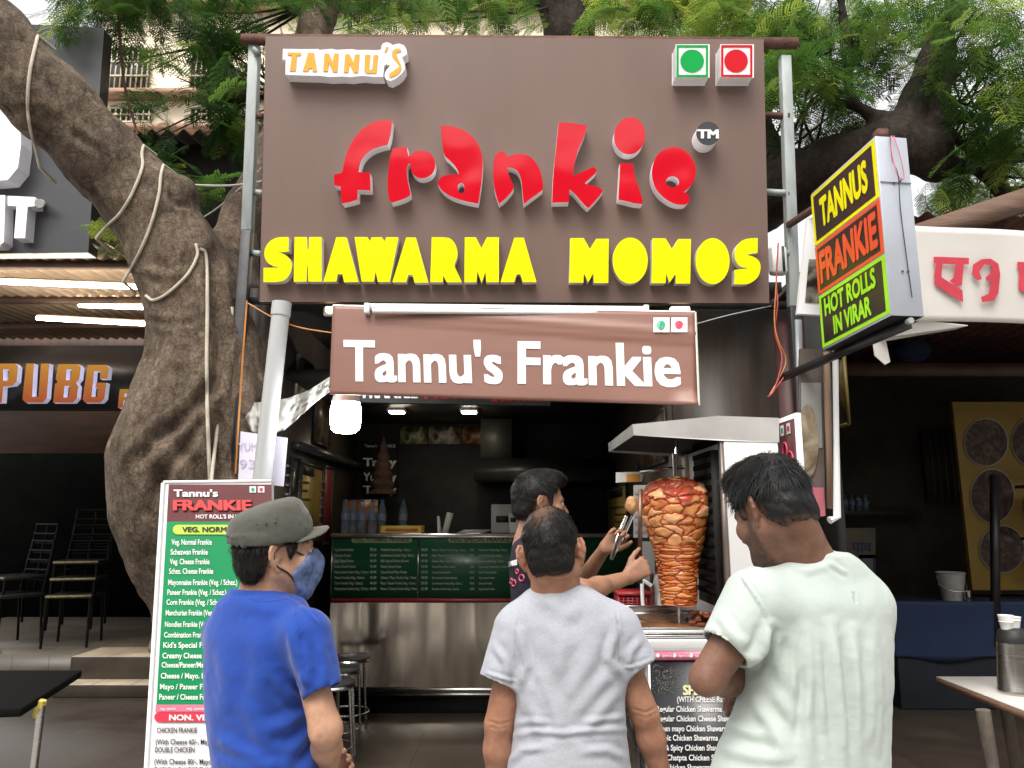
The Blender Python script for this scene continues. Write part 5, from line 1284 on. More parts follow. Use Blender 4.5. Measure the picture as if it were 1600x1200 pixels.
# ------------------------------------------------------------------ shawarma machine
YM, YMB = 2.98, 3.74
mc = thing('grill_machine', 'white steel vertical grill machine with hood, column, drip tray and menu cabinet', 'grill', (0.75, 3.3, FZ))
hp_ = [P(989, 664, YM), P(1122, 651, YM), P(1216, 654, YM), P(1216, 691, YM), P(1131, 689, YM), P(991, 680, YM)]
m_hood = M('bright sheet steel', (0.70, 0.69, 0.67), 0.30, 0.55, 0.12, 4, bump=0.06, bscale=5)
m_under = M('shaded hollow steel', (0.022, 0.02, 0.018), 0.65, 0.15, 0.4, 6, spec=.15)  # dark of the hollows under the hood is put into this colour
D = np.array((0, YMB - YM, 0))
hb_ = MB()
n = len(hp_)
hb_.add(list(hp_) + [p + D for p in hp_], [(0, 1, 2, 3, 4, 5), (1, 0, 6, 7), (2, 1, 7, 8), (3, 2, 8, 9), (0, 5, 11, 6), (11, 10, 9, 8, 7, 6)])
o = hb_.build('hood', m_hood, mc); so = o.modifiers.new('thickness', 'SOLIDIFY'); so.thickness = 0.004; so.offset = -1
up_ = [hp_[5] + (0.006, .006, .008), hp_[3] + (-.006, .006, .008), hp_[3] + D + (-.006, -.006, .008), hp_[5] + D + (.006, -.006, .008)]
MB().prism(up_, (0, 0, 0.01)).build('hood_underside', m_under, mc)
zct = P(1050, 999, 2.92)[2]
xcL, xcR = P(1131, 700, YM)[0], P(1216, 700, YM)[0]
zh = hp_[4][2]
xLb = P(1143, 905, YM)[0]
cl = MB(); cl.hexa([(xLb, YM, zct), (xcR + .015, YM, zct), (xcR + .015, YMB, zct), (xLb, YMB, zct), (xcL, YM, zh), (xcR, YM, zh), (xcR, YMB, zh), (xcL, YMB, zh)])
cl.build('column', M('white column steel', (0.74, 0.73, 0.72), 0.35, 0.25, 0.04, 3), mc, bevel=0.004)
cs = MB(); cs.hexa([(xLb - .022, YM + .001, zct), (xLb - .002, YM + .001, zct), (xLb - .002, YM + .03, zct), (xLb - .022, YM + .03, zct), (xcL - .014, YM + .001, zh), (xcL - .001, YM + .001, zh), (xcL - .001, YM + .03, zh), (xcL - .014, YM + .03, zh)])
cs.build('column_edge', M('brown stained steel', (0.22, 0.18, 0.16), 0.4, 0.6, 0.2, 8), mc)
bn_ = MB()
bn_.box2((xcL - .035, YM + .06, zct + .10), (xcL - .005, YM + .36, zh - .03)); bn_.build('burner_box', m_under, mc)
mesh_ = MB()
for k in range(14): mesh_.box2((xcL - .041, YM + .07, zct + .14 + k * .045), (xcL - .036, YM + .35, zct + .16 + k * .045))
mesh_.build('burner_grill', M('blacked out grill', (0.006, 0.005, 0.0045), 0.9, 0, 0.4, 12, spec=.03), mc)  # near-black colour takes the light off the slats so they sink into shade
# back plate with scorched cream tile
tq = [P(1071, 770, 3.58), P(1104, 770, 3.58), P(1104, 711, 3.58), P(1071, 711, 3.58)]
MB().prism(tq, (0, 0.02, 0)).build('heat_tile', M('scorched cream plate', (0.60, 0.53, 0.42), 0.5, 0, 0.2, 5, col2=(0.45, 0.28, 0.10)), mc)
MB().box2((P(1103, 0, 3.6)[0], 3.56, zct), (xcL + .05, 3.60, zh)).build('back_plate', m_under, mc)
MB().box2((P(1076, 0, 3.6)[0], 3.565, zct), (P(1103, 0, 3.6)[0] - .001, 3.60, P(0, 850, 3.6)[2])).build('back_plate', m_steel, mc)
MB().tube([P(1057, 690, 3.2), P(1057, 760, 3.2)], 0.006, 8).tube([P(1026, 731, 3.2), P(1070, 732, 3.2)], .004, 6).build('spit_guide', m_steel2, mc, True)
t = thing('knife_holder', 'white bracket plate with an orange sticker left of the spit guide', 'bracket', tuple(P(985, 745, 3.4)))
MB().prism([P(963, 754, 3.4), P(1003, 752, 3.4), P(1006, 737, 3.4), P(963, 738, 3.4)], (0, 0.02, 0)).build('plate', m_whitesteel, t)
MB().prism([P(979, 753.5, 3.396), P(999, 752.5, 3.396), P(999, 741, 3.396), P(979, 741, 3.396)], (0, 0.003, 0)).build('sticker', M('orange sticker', (0.6, 0.3, 0.06), 0.4), t)
MB().beam(P(1000, 738, 3.4), P(1066, 729, 3.4), .02, .012).build('rail', m_steel, t)
# drip tray and counter body
tx0, tx1 = P(984, 975, 2.96)[0], P(1170, 975, 2.96)[0]
zt3 = P(1050, 980, 2.93)[2]
tr = MB(); r0, r1 = (tx0, 2.93), (tx1, 3.56); w = .03
tr.box2((r0[0], r0[1], zct + .004), (r1[0], r1[1], zct + .014))
tr.hexa([(r0[0] + .01, r0[1] + .005, zct + .0145), (r1[0], r0[1] + .005, zct + .0145), (r1[0], r0[1] + .02, zct + .0145), (r0[0] + .01, r0[1] + .02, zct + .0145), (r0[0] - .012, r0[1] - .02, zt3), (r1[0], r0[1] - .02, zt3), (r1[0], r0[1] - .004, zt3), (r0[0] - .012, r0[1] - .004, zt3)])
tr.hexa([(r0[0] + .002, r0[1] + .03, zct + .0145), (r0[0] + .012, r0[1] + .03, zct + .0145), (r0[0] + .012, r1[1], zct + .0145), (r0[0] + .002, r1[1], zct + .0145), (r0[0] - .014, r0[1] + .03, zt3), (r0[0] - .004, r0[1] + .03, zt3), (r0[0] - .004, r1[1], zt3), (r0[0] - .014, r1[1], zt3)])
tr.box2((r0[0], r1[1] + .001, zct + .004), (r1[0], r1[1] + .012, zt3 + .01))
tr.build('drip_tray', m_steel2, mc, bevel=0.003)
MB().box2((tx0 + .03, 3.0, zct + .0145), (tx1 - .05, 3.5, zct + .022)).build('tray_fat', M('brown dripping', (0.16, 0.07, 0.03), 0.25, 0, 0.4, 12, bump=0.5, bscale=30), mc)
xq0 = P(1009, 1010, 2.92)[0]; xq1 = xcR + .015
MB().box2((xq0 - .01, 2.915, zct - .035), (xq1, YMB, zct)).build('worktop', m_whitesteel, mc, bevel=0.004)
MB().box2((xq0, 2.93, FZ + .05), (xq1 - .002, YMB - .01, zct - .036)).build('cabinet', m_steel, mc)
zz = lambda py: P(1050, py, 2.925)[2]
xb0 = P(1017, 1100, 2.925)[0]
MB().box2((xb0, 2.918, zz(1031)), (xq1 - .003, 2.929, zz(1017))).build('pink_strip', m_pink, mc)
MB().box2((xb0 - .006, 2.916, FZ + .06), (xb0, 2.929, zz(1013))).box2((xb0, 2.917, zz(1016.5)), (xq1 - .003, 2.929, zz(1013))).build('white_trim', m_white, mc)
def star_mat():
    m = M('black speckled menu print', (0.014, 0.014, 0.018), 0.3, 0, 0.3, 4); return m
MB().box2((xb0 + .001, 2.922, FZ + .06), (xq1 - .004, 2.929, zz(1034))).build('menu_panel', star_mat(), mc)
mp = Plane((xb0, 2.922, .3), (xb0 + .3, 2.922, .3), (xb0, 2.922, 1.0))
mb = MB()
for s, x0, y, w_ in (('(WITH CHEESE Rs. 20/-)', 1058, 1097, 92), ('Regular Chicken Shawarma', 1026, 1112, 102), ('Regular Chicken Cheese Shawarma', 1026, 1127, 134), ('Green mayo Chicken Shawarma', 1024, 1142.5, 118), ('Arabic Chicken Shawarma', 1024, 1157, 98), ('Hot & Spicy Chicken Shawarma', 1022, 1172.5, 121), ('Light Chatpta Chicken Shawarma', 1020, 1188, 132), ('BBQ Chicken Shawarma', 1020, 1203, 92)):
    text(mb, mp, s, x0, y, 8.6, x0 + w_, bold=.02, off=.003)
mb.build('menu_lettering', m_wp, mc)
mb = MB(); text(mb, mp, 'SHAWARMA', 1068, 1085.5, 14.5, 1165, heavy=.05, off=.003); mb.build('title_lettering', M('cream yellow print', (0.80, 0.76, 0.42), 0.4), mc)
sp5 = MB(); rr = random.Random(3)
for i in range(240):
    a, r = rr.gauss(0, 1), rr.gauss(0, 1); x, y = 1040 + 14 * a, 1062 + 13 * r
    if not (1019 < x < 1090 and 1038 < y < 1095): continue
    c = mp.at(x, y, .0015); e = rr.uniform(.0006, .002); f = rr.uniform(.0006, .003)
    sp5.add([c + (-e, 0, -f), c + (e, 0, -f), c + (e, 0, f), c + (-e, 0, f)], [[0, 1, 2, 3]])
sp5.build('speckle_print', M('grey speckle print', (0.16, 0.15, 0.13), 0.4), mc)
mb = MB()
for x0 in (1030, 1056, 1082, 1108): text(mb, mp, 'special', x0 + 4, 1026, 4, x0 + 22, off=.006); mb.add([mp.at(x, y, .006) for x, y in polar(x0 - 2, 1024, 3, 3.4, 10)], [list(range(10))])
mb.build('strip_lettering', m_wp, mc)
MB().tube([(xq0 - .0, 3.02, zz(1182)), (xq0 - .022, 3.02, zz(1178)), (xq0 - .022, 3.02, zz(1145)), (xq0 - .0, 3.02, zz(1141))], .006, 8).build('side_handle', m_steel2, mc, True)
# things behind the meat: red crate, steel pot, notices
t = thing('red_crate', 'red plastic crate behind the steel drip tray', 'crate', tuple(P(990, 955, 3.72)))
mb = MB(); a, b_ = P(968, 962, 3.9), P(1018, 962, 3.9)
for k in range(7): mb.box2((a[0], 3.90, a[2] + k * .013), (b_[0], 3.91, a[2] + k * .013 + .007))
for k in range(8): x = a[0] + (b_[0] - a[0]) * k / 7; mb.box2((x - .003, 3.898, a[2] - .02), (x + .003, 3.899 + .014, a[2] + .1))
mb.box2((a[0] - .004, 3.893, a[2] + .095), (b_[0] + .004, 4.12, a[2] + .11)); mb.box2((a[0] + .001, 3.915, a[2] - .02), (b_[0] - .001, 4.11, a[2] + .09))
mb.build('crate_body', M('red plastic', (0.30, 0.015, 0.02), 0.4), t)
t = thing('steel_pot', 'dull steel pot with a bent handle behind the spit', 'pot', tuple(P(1040, 955, 3.75)))
c = P(1044, 965, 3.8)
MB().lathe([(.075, 0), (.08, .01), (.08, .2), (.085, .205), (.078, .205), (.074, .012), (.0001, .012)], c, 24).build('body', m_steel, t, True)
MB().tube(spline([c + (-.08, -.03, .15), c + (-.12, -.03, .17), c + (-.125, -.03, .10), c + (-.12, -.03, .02)], 5), .009, 8).build('handle', m_white, t, True)
tb2 = thing('back_table', 'steel side table behind the grill machine carrying the crate and pot', 'table', tuple(P(1000, 970, 3.9)))
zb2 = c[2] - .022
MB().box2((P(950, 0, 3.85)[0], 3.72, zb2 - .03), (P(1110, 0, 3.85)[0], 4.2, zb2)).build('top', m_steel, tb2)
for x in (P(956, 0, 3.85)[0], P(1104, 0, 3.85)[0]): MB().box2((x - .015, 4.1, FZ), (x + .015, 4.13, zb2 - .031)).build('leg', m_steel, tb2)
t = thing('price_card', 'white price card with small print hanging behind the knife', 'card', tuple(P(1000, 830, 4.0)))
MB().prism([P(990, 840, 4.05), P(1012, 840, 4.05), P(1012, 758, 4.05), P(990, 758, 4.05)], (0, 0.006, 0)).build('sheet', M('dim white card', (0.30, 0.30, 0.29), 0.6), t)
mb = MB()
for k in range(6): mb.prism([P(992, 772 + k * 12, 4.046), P(1009, 772 + k * 12, 4.046), P(1009, 767 + k * 12, 4.046), P(992, 767 + k * 12, 4.046)], (0, .002, 0))
mb.build('print', M('grey print', (0.1, 0.1, 0.1), 0.6), t)
t = thing('price_card', 'lower grey card with printed columns behind the man\'s hand and knife', 'card', tuple(P(1005, 905, 4.0)))
MB().prism([P(1000, 908, 4.05), P(1023, 908, 4.05), P(1023, 846, 4.05), P(1000, 846, 4.05)], (0, 0.006, 0)).build('sheet', M('dim grey card', (0.22, 0.22, 0.21), 0.6), t)
# side poster at the right of the machine
xs_ = P(1243, 700, YM - .02)[0]
pq = [P(1216, 655, 3.18), P(1243, 645, 2.98)]
t = thing('side_poster', 'maroon side poster with red outlined letters in a white frame right of the grill', 'poster', tuple(pq[1]))
xw = pq[1][0]; z1 = pq[1][2]; z0 = zct - .1
MB().box2((xw, 2.98, z0), (xw + .02, 3.18, z1)).build('frame', m_white, t)
MB().box2((xw - .004, 2.995, z0 + .02), (xw - .0005, 3.168, z1 - .02)).build('print', M('maroon poster print', (0.07, 0.016, 0.022), 0.35), t)
spx = Plane((xw - .004, 2.98, z0), (xw - .004, 3.18, z0), (xw - .004, 2.98, z1))
mb = MB()
for k, mi in ((0.145, 1), (0.05, 2)):
    pass
def sidequad(u0, u1, v0, v1, o): return [(xw - o, 2.995 + .173 * u, z1 - .02 - v) for u, v in ((u0, v1), (u1, v1), (u1, v0), (u0, v0))]
mb.add(sidequad(.62, .86, .012, .055, .006), [[0, 1, 2, 3]], 0); mb.add(sidequad(.20, .46, .012, .055, .006), [[0, 1, 2, 3]], 0)
mb.add(sidequad(.68, .80, .024, .044, .008), [[0, 1, 2, 3]], 1); mb.add(sidequad(.26, .40, .024, .044, .008), [[0, 1, 2, 3]], 2)
mb.build('food_marks', [m_white, MATS['mark green'], MATS['mark red']], t)
mb = MB()
def ring(cu, cv, ru, rv): mb.tube([(xw - .007, 2.995 + .173 * (cu + ru * math.cos(a)), z1 - .02 - (cv + rv * math.sin(a))) for a in np.linspace(0, 2 * PI, 21)], .0045, 6, caps=False)
ring(.62, .12, .14, .035); ring(.32, .18, .22, .055); ring(.34, .185, .07, .016); ring(.70, .2, .10, .035)
mb.build('red_outline_letters', M('red outline print', (0.65, 0.05, 0.12), 0.4), t)

# ------------------------------------------------------------------ meat on the spit
ax = P(1057.5, 850, 3.2); mx, my = ax[0], 3.2
pr = [(948, .5), (946.5, 62), (943, 76), (935, 81), (900, 81), (870, 89), (840, 101), (820, 114), (800, 130), (780, 146), (762, 163), (745 + 40 / 3.242, 172), (745 + 20, 175), (745 + 0, 0)]
# half widths in px*3.242 against photo rows
prof = [(992, 166), (985, 172), (940, 176), (885, 180), (840, 188), (800, 197), (760, 210), (720, 226), (690, 238), (650, 262), (610, 290), (560, 318), (510, 340), (470, 350), (440, 338), (412, 312), (388, 278), (368, 225), (353, 160), (343, 80), (339, 2)]
zs_ = np.array([P(1058, 640 + y / 3.242, 3.2)[2] for y, _ in prof]); rsx = np.array([w / 2 / 3.242 / 1200 * 3.24 for _, w in prof])
nz_, nt_ = 460, 420
arc = np.concatenate([[0], np.cumsum(np.hypot(np.diff(zs_), np.diff(rsx)))]); sarr = np.linspace(0, arc[-1], nz_)
zz_ = np.interp(sarr, arc, zs_); rr_ = np.interp(sarr, arc, rsx)
kern = np.hanning(31); kern /= kern.sum()
rr2 = np.convolve(np.pad(rr_, 15, 'edge'), kern, 'valid'); zz2 = np.convolve(np.pad(zz_, 15, 'edge'), kern, 'valid')
rr2[-4:] = rr_[-4:]
TH = np.linspace(0, 2 * PI, nt_, endpoint=False)
T_, S_ = np.meshgrid(TH, sarr, indexing='ij')
R_ = np.broadcast_to(rr2, T_.shape); Z_ = np.broadcast_to(zz2, T_.shape)
def voro(u, v, nu, seed, jit=0.85):
    iu, iv = np.floor(u).astype(int), np.floor(v).astype(int)
    F1 = np.full(u.shape, 9.0); F2 = F1.copy(); ID = np.zeros(u.shape)
    def rnd(a, b, k):
        n = (a * 73856093 ^ b * 19349663 ^ (k + seed) * 83492791) & 0x7fffffff
        n = ((n ^ (n >> 13)) * 1274126177) & 0x7fffffff
        return ((n ^ (n >> 16)) & 0xffff) / 65535.0
    for du in (-2, -1, 0, 1, 2):
        for dv in (-2, -1, 0, 1, 2):
            a, b = iu + du, iv + dv; aw_ = np.mod(a, nu)
            cu = a + .5 + jit * (rnd(aw_, b, 1) - .5); cv = b + .5 + jit * (rnd(aw_, b, 2) - .5)
            d = np.hypot(u - cu, v - cv); idd = rnd(aw_, b, 3)
            m1 = d < F1
            F2 = np.where(m1, F1, np.minimum(F2, d)); ID = np.where(m1, idd, ID); F1 = np.where(m1, d, F1)
    return F1, F2, ID
P3 = np.stack([np.cos(T_) * R_, np.sin(T_) * R_, Z_], -1)
wob = .26 * vnoise(P3, 24, 5) + .17 * vnoise(P3, 60, 6) + .08 * vnoise(P3, 130, 7)
frac = S_ / sarr[-1]
u1 = T_ / (2 * PI) * 12; v1 = S_ / .040
A1, A2, AI = voro(u1 + .9 * wob, v1 + .9 * wob + .3 * vnoise(P3, 11, 34), 12, 1)
u2 = T_ / (2 * PI) * 7; v2 = S_ / .0135
B1, B2, BI = voro(u2 + .4 * wob, v2 + 1.3 * wob, 7, 2)
low = np.clip((.43 - frac + .05 * vnoise(P3, 14, 8)) / .03, 0, 1)
E_ = (A2 - A1) * (1 - low) + (B2 - B1) * low; ID = AI * (1 - low) + BI * low
sl = (v1 % 1.0)
rise = 1 - np.exp(-E_ * 5)
topm_ = np.clip((frac - .665 + .05 * vnoise(P3, 20, 9)) / .05, 0, 1)
disp = (.008 * (1 - low) + .005 * low) * (rise - .5) + .007 * (ID - .5) * (1 - .3 * low) + .0025 * vnoise(P3, 45, 10) + .008 * topm_ * vnoise(P3, 26, 12)
RR = np.maximum(R_ + disp * np.minimum(1, R_ / .03), .0005)
V = np.stack([mx + RR * np.cos(T_), my + RR * np.sin(T_), Z_ + .3 * disp * topm_], -1).reshape(-1, 3)
I = np.arange(nt_ * nz_).reshape(nt_, nz_); J = np.roll(I, -1, 0)
Q = np.stack([I[:, :-1], J[:, :-1], J[:, 1:], I[:, 1:]], -1).reshape(-1, 4)
pale = np.array((0.82, 0.52, 0.27)); mid = np.array((0.68, 0.27, 0.08)); dk = np.array((0.17, 0.022, 0.007)); redc = np.array((0.33, 0.035, 0.013))
n1 = .5 + .5 * vnoise(P3, 30, 20)
t1 = np.clip(ID * 1.1 + .25 * n1 - .25, 0, 1)[..., None]
colr = pale * t1 + mid * (1 - t1)
lowc = np.array((0.70, 0.30, 0.09)) * t1 + np.array((0.46, 0.09, 0.022)) * (1 - t1)
colr = colr * (1 - low[..., None]) + lowc * low[..., None]
tk = (topm_ * (.92 + .3 * (n1 - .5)) * (ID < .80))[..., None].clip(0, 1); warm = np.exp(-(E_ / .34) ** 1.4)[..., None] * (1 - .5 * low[..., None]) * .8; colr = colr * (1 - warm) + np.array((.58, .13, .026)) * warm
colr = colr * (1 - tk) + redc * (.5 + n1[..., None]) * tk
ed = np.exp(-(E_ / (.045 + .040 * low + .12 * np.clip(vnoise(P3, 26, 44), 0, 1))) ** 1.2)[..., None]; colr = colr * (1 - .92 * ed) + dk * .92 * ed
bl = np.clip(vnoise(P3, 16, 30) * 1.6 - .75, 0, 1)[..., None] * .7; colr = colr * (1 - bl) + np.array((.22, .05, .02)) * bl
mt = thing('meat_stack', 'browned cone of layered chicken slices on the vertical spit', 'meat', (mx, my, zs_.min()))
m = bpy.data.materials.new('roasted meat'); m.use_nodes = True; t_ = m.node_tree; b = t_.nodes['Principled BSDF']
at = t_.nodes.new('ShaderNodeAttribute'); at.attribute_name = 'meat'; t_.links.new(at.outputs['Color'], b.inputs['Base Color'])
b.inputs['Roughness'].default_value = 0.27; b.inputs['Subsurface Weight'].default_value = 0.08; b.inputs['Subsurface Radius'].default_value = (0.01, 0.004, 0.002)
o = np_mesh('meat', V, Q, m, mt, True)
ca = o.data.color_attributes.new('meat', 'FLOAT_COLOR', 'POINT')
ca.data.foreach_set('color', np.concatenate([colr.reshape(-1, 3), np.ones((V.shape[0], 1))], 1).astype(np.float32).ravel())
MB().tube([(mx, my, zct + .02), (mx, my, zs_.min() + .01)], .007, 10).build('spit_rod', m_steel2, mt, True)
MB().tube([(mx, my, zs_.max() - .01), (mx, my, zh - .03)], .006, 10).build('upper_rod', m_steel2, mt, True)
# loose roasted scraps in the tray
sc_ = MB(); rr3 = random.Random(5); c0 = P(1094, 975, 3.25)
for i in range(34):
    c = (c0[0] + rr3.gauss(0, .026), 3.2 + rr3.gauss(0, .034), zct + .026 + abs(rr3.gauss(0, .016)))
    sc_.ell(c, (rr3.uniform(.008, .02), rr3.uniform(.008, .018), rr3.uniform(.006, .013)), 5)
tag(sc_.build('meat_scraps', M('dark roast scraps', (0.17, 0.05, 0.025), 0.4, 0, 0.5, 40), smooth=True), 'heap of dark roasted meat scraps in the drip tray under the cone', 'meat scraps')

# ------------------------------------------------------------------ trees
def bark_mat(name, c1, c2, scale=1.0):
    m = bpy.data.materials.new(name); m.use_nodes = True; t = m.node_tree; b = t.nodes['Principled BSDF']
    tc = t.nodes.new('ShaderNodeTexCoord')
    n1 = t.nodes.new('ShaderNodeTexNoise'); n1.inputs['Scale'].default_value = 3.2 * scale; n1.inputs['Detail'].default_value = 9; n1.inputs['Roughness'].default_value = 0.68; n1.inputs['Distortion'].default_value = 0.3
    n2 = t.nodes.new('ShaderNodeTexNoise'); n2.inputs['Scale'].default_value = 28 * scale; n2.inputs['Detail'].default_value = 8; n2.inputs['Roughness'].default_value = 0.7; n2.inputs['Distortion'].default_value = 0.15
    n3 = t.nodes.new('ShaderNodeTexNoise'); n3.inputs['Scale'].default_value = 9 * scale; n3.inputs['Detail'].default_value = 6
    mp = t.nodes.new('ShaderNodeMapping'); mp.inputs['Scale'].default_value = (1, 1, 0.45); t.links.new(tc.outputs['Object'], mp.inputs[0])
    for n in (n1, n3): t.links.new(tc.outputs['Object'], n.inputs['Vector'])
    t.links.new(mp.outputs[0], n2.inputs['Vector'])
    r = t.nodes.new('ShaderNodeValToRGB'); e = r.color_ramp.elements; e[0].position = .32; e[0].color = (*c1, 1); e[1].position = .66; e[1].color = (*c2, 1)
    t.links.new(n1.outputs['Fac'], r.inputs[0])
    r3 = t.nodes.new('ShaderNodeValToRGB'); r3.color_ramp.elements[0].position = .40; r3.color_ramp.elements[0].color = (.38, .34, .30, 1); r3.color_ramp.elements[1].position = .58; r3.color_ramp.elements[1].color = (1, 1, 1, 1)
    t.links.new(n2.outputs['Fac'], r3.inputs[0])
    mx = t.nodes.new('ShaderNodeMixRGB'); mx.blend_type = 'MULTIPLY'; mx.inputs['Fac'].default_value = .65
    t.links.new(r.outputs[0], mx.inputs['Color1']); t.links.new(r3.outputs[0], mx.inputs['Color2'])
    r4 = t.nodes.new('ShaderNodeValToRGB'); r4.color_ramp.elements[0].position = .62; r4.color_ramp.elements[0].color = (0, 0, 0, 1); r4.color_ramp.elements[1].position = .74; r4.color_ramp.elements[1].color = (1, 1, 1, 1)
    t.links.new(n3.outputs['Fac'], r4.inputs[0])
    mx2 = t.nodes.new('ShaderNodeMixRGB'); mx2.inputs['Color2'].default_value = (*[min(1, c * 1.5) for c in c2], 1)
    ml = t.nodes.new('ShaderNodeMath'); ml.operation = 'MULTIPLY'; ml.inputs[1].default_value = .55; t.links.new(r4.outputs[0], ml.inputs[0])
    t.links.new(ml.outputs[0], mx2.inputs['Fac']); t.links.new(mx.outputs[0], mx2.inputs['Color1'])
    n5 = t.nodes.new('ShaderNodeTexNoise'); n5.inputs['Scale'].default_value = 5; n5.inputs['Detail'].default_value = 4; t.links.new(tc.outputs['Object'], n5.inputs['Vector'])
    av = t.nodes.new('ShaderNodeVectorMath'); av.operation = 'SCALE'; av.inputs['Scale'].default_value = .16; t.links.new(n5.outputs['Color'], av.inputs[0])
    ad = t.nodes.new('ShaderNodeVectorMath'); t.links.new(av.outputs[0], ad.inputs[0]); mp5 = t.nodes.new('ShaderNodeMapping'); mp5.inputs['Scale'].default_value = (1, 1, 1.9); t.links.new(tc.outputs['Object'], ad.inputs[1]); t.links.new(ad.outputs[0], mp5.inputs[0])
    vo = t.nodes.new('ShaderNodeTexVoronoi'); vo.feature = 'DISTANCE_TO_EDGE'; vo.inputs['Scale'].default_value = 9 * scale; t.links.new(mp5.outputs[0], vo.inputs['Vector'])
    cr = t.nodes.new('ShaderNodeValToRGB'); cr.color_ramp.elements[0].color = (.25, .22, .20, 1); cr.color_ramp.elements[1].position = .055; cr.color_ramp.elements[1].color = (1, 1, 1, 1); t.links.new(vo.outputs['Distance'], cr.inputs[0])
    n6 = t.nodes.new('ShaderNodeTexNoise'); n6.inputs['Scale'].default_value = 110; n6.inputs['Detail'].default_value = 3; t.links.new(tc.outputs['Object'], n6.inputs['Vector'])
    r6 = t.nodes.new('ShaderNodeValToRGB'); r6.color_ramp.elements[0].position = .36; r6.color_ramp.elements[0].color = (.35, .33, .30, 1); r6.color_ramp.elements[1].position = .60; t.links.new(n6.outputs['Fac'], r6.inputs[0])
    m5 = t.nodes.new('ShaderNodeMixRGB'); m5.blend_type = 'MULTIPLY'; t.links.new(n3.outputs['Fac'], m5.inputs['Fac']); t.links.new(mx2.outputs[0], m5.inputs['Color1']); t.links.new(cr.outputs[0], m5.inputs['Color2'])
    m6 = t.nodes.new('ShaderNodeMixRGB'); m6.blend_type = 'MULTIPLY'; m6.inputs['Fac'].default_value = .6; t.links.new(m5.outputs[0], m6.inputs['Color1']); t.links.new(r6.outputs[0], m6.inputs['Color2'])
    t.links.new(m6.outputs[0], b.inputs['Base Color']); b.inputs['Roughness'].default_value = .85; b.inputs['Specular IOR Level'].default_value = .25
    bp = t.nodes.new('ShaderNodeBump'); bp.inputs['Strength'].default_value = .9; bp.inputs['Distance'].default_value = .022
    t.links.new(n2.outputs['Fac'], bp.inputs['Height'])
    bp2 = t.nodes.new('ShaderNodeBump'); bp2.inputs['Strength'].default_value = .6; bp2.inputs['Distance'].default_value = .05
    t.links.new(n1.outputs['Fac'], bp2.inputs['Height']); t.links.new(bp2.outputs[0], bp.inputs['Normal'])
    t.links.new(bp.outputs[0], b.inputs['Normal'])
    return m
m_bark = bark_mat('grey brown bark', (0.070, 0.050, 0.036), (0.27, 0.205, 0.15))
m_bark2 = bark_mat('dark bark', (0.020, 0.015, 0.012), (0.06, 0.045, 0.034), .8)
def rpx(r, Y): return r * Y * 1.03 / 1200
def tree_wood(name, label, chains, h, mat, lo, hi, amp=.010, k=.10, seed=1, pre=None, creases=None):
    f = Field(lo, hi, h)
    for ch in chains:
        pts = [(P(x, y, Y), rpx(r, Y)) for x, y, Y, r in ch]
        for (a, ra), (b, rb) in zip(pts[:-1], pts[1:]): f.add(capsule(a, b, ra, rb), k)
    if pre: pre(f)
    V, Q = f.mesh(); V = relax(V, Q, 2)
    N = vnormals(V, Q)
    d = amp * (1.6 * vnoise(V, 3.0, seed) + vnoise(V * (1, 1, .5), 9, seed + 1) + .5 * vnoise(V * (1, 1, .6), 22, seed + 2))
    V = V + N * d[:, None]
    if creases: V = V + vnormals(V, Q) * folds(V, N, creases)[:, None]
    base = P(*chains[0][0][:3]); base[2] = 0
    t = thing(name, label, 'tree', tuple(base))
    np_mesh('trunk', V, Q, mat, t, True)
    return t, BVHTree.FromPolygons([Vector(v) for v in V], Q.tolist())
def scars(f):
    c = P(12, 180, 4.0); f.cut(ellipsoid(c + (0, -.02, 0), (.10, .05, .035)), .03)
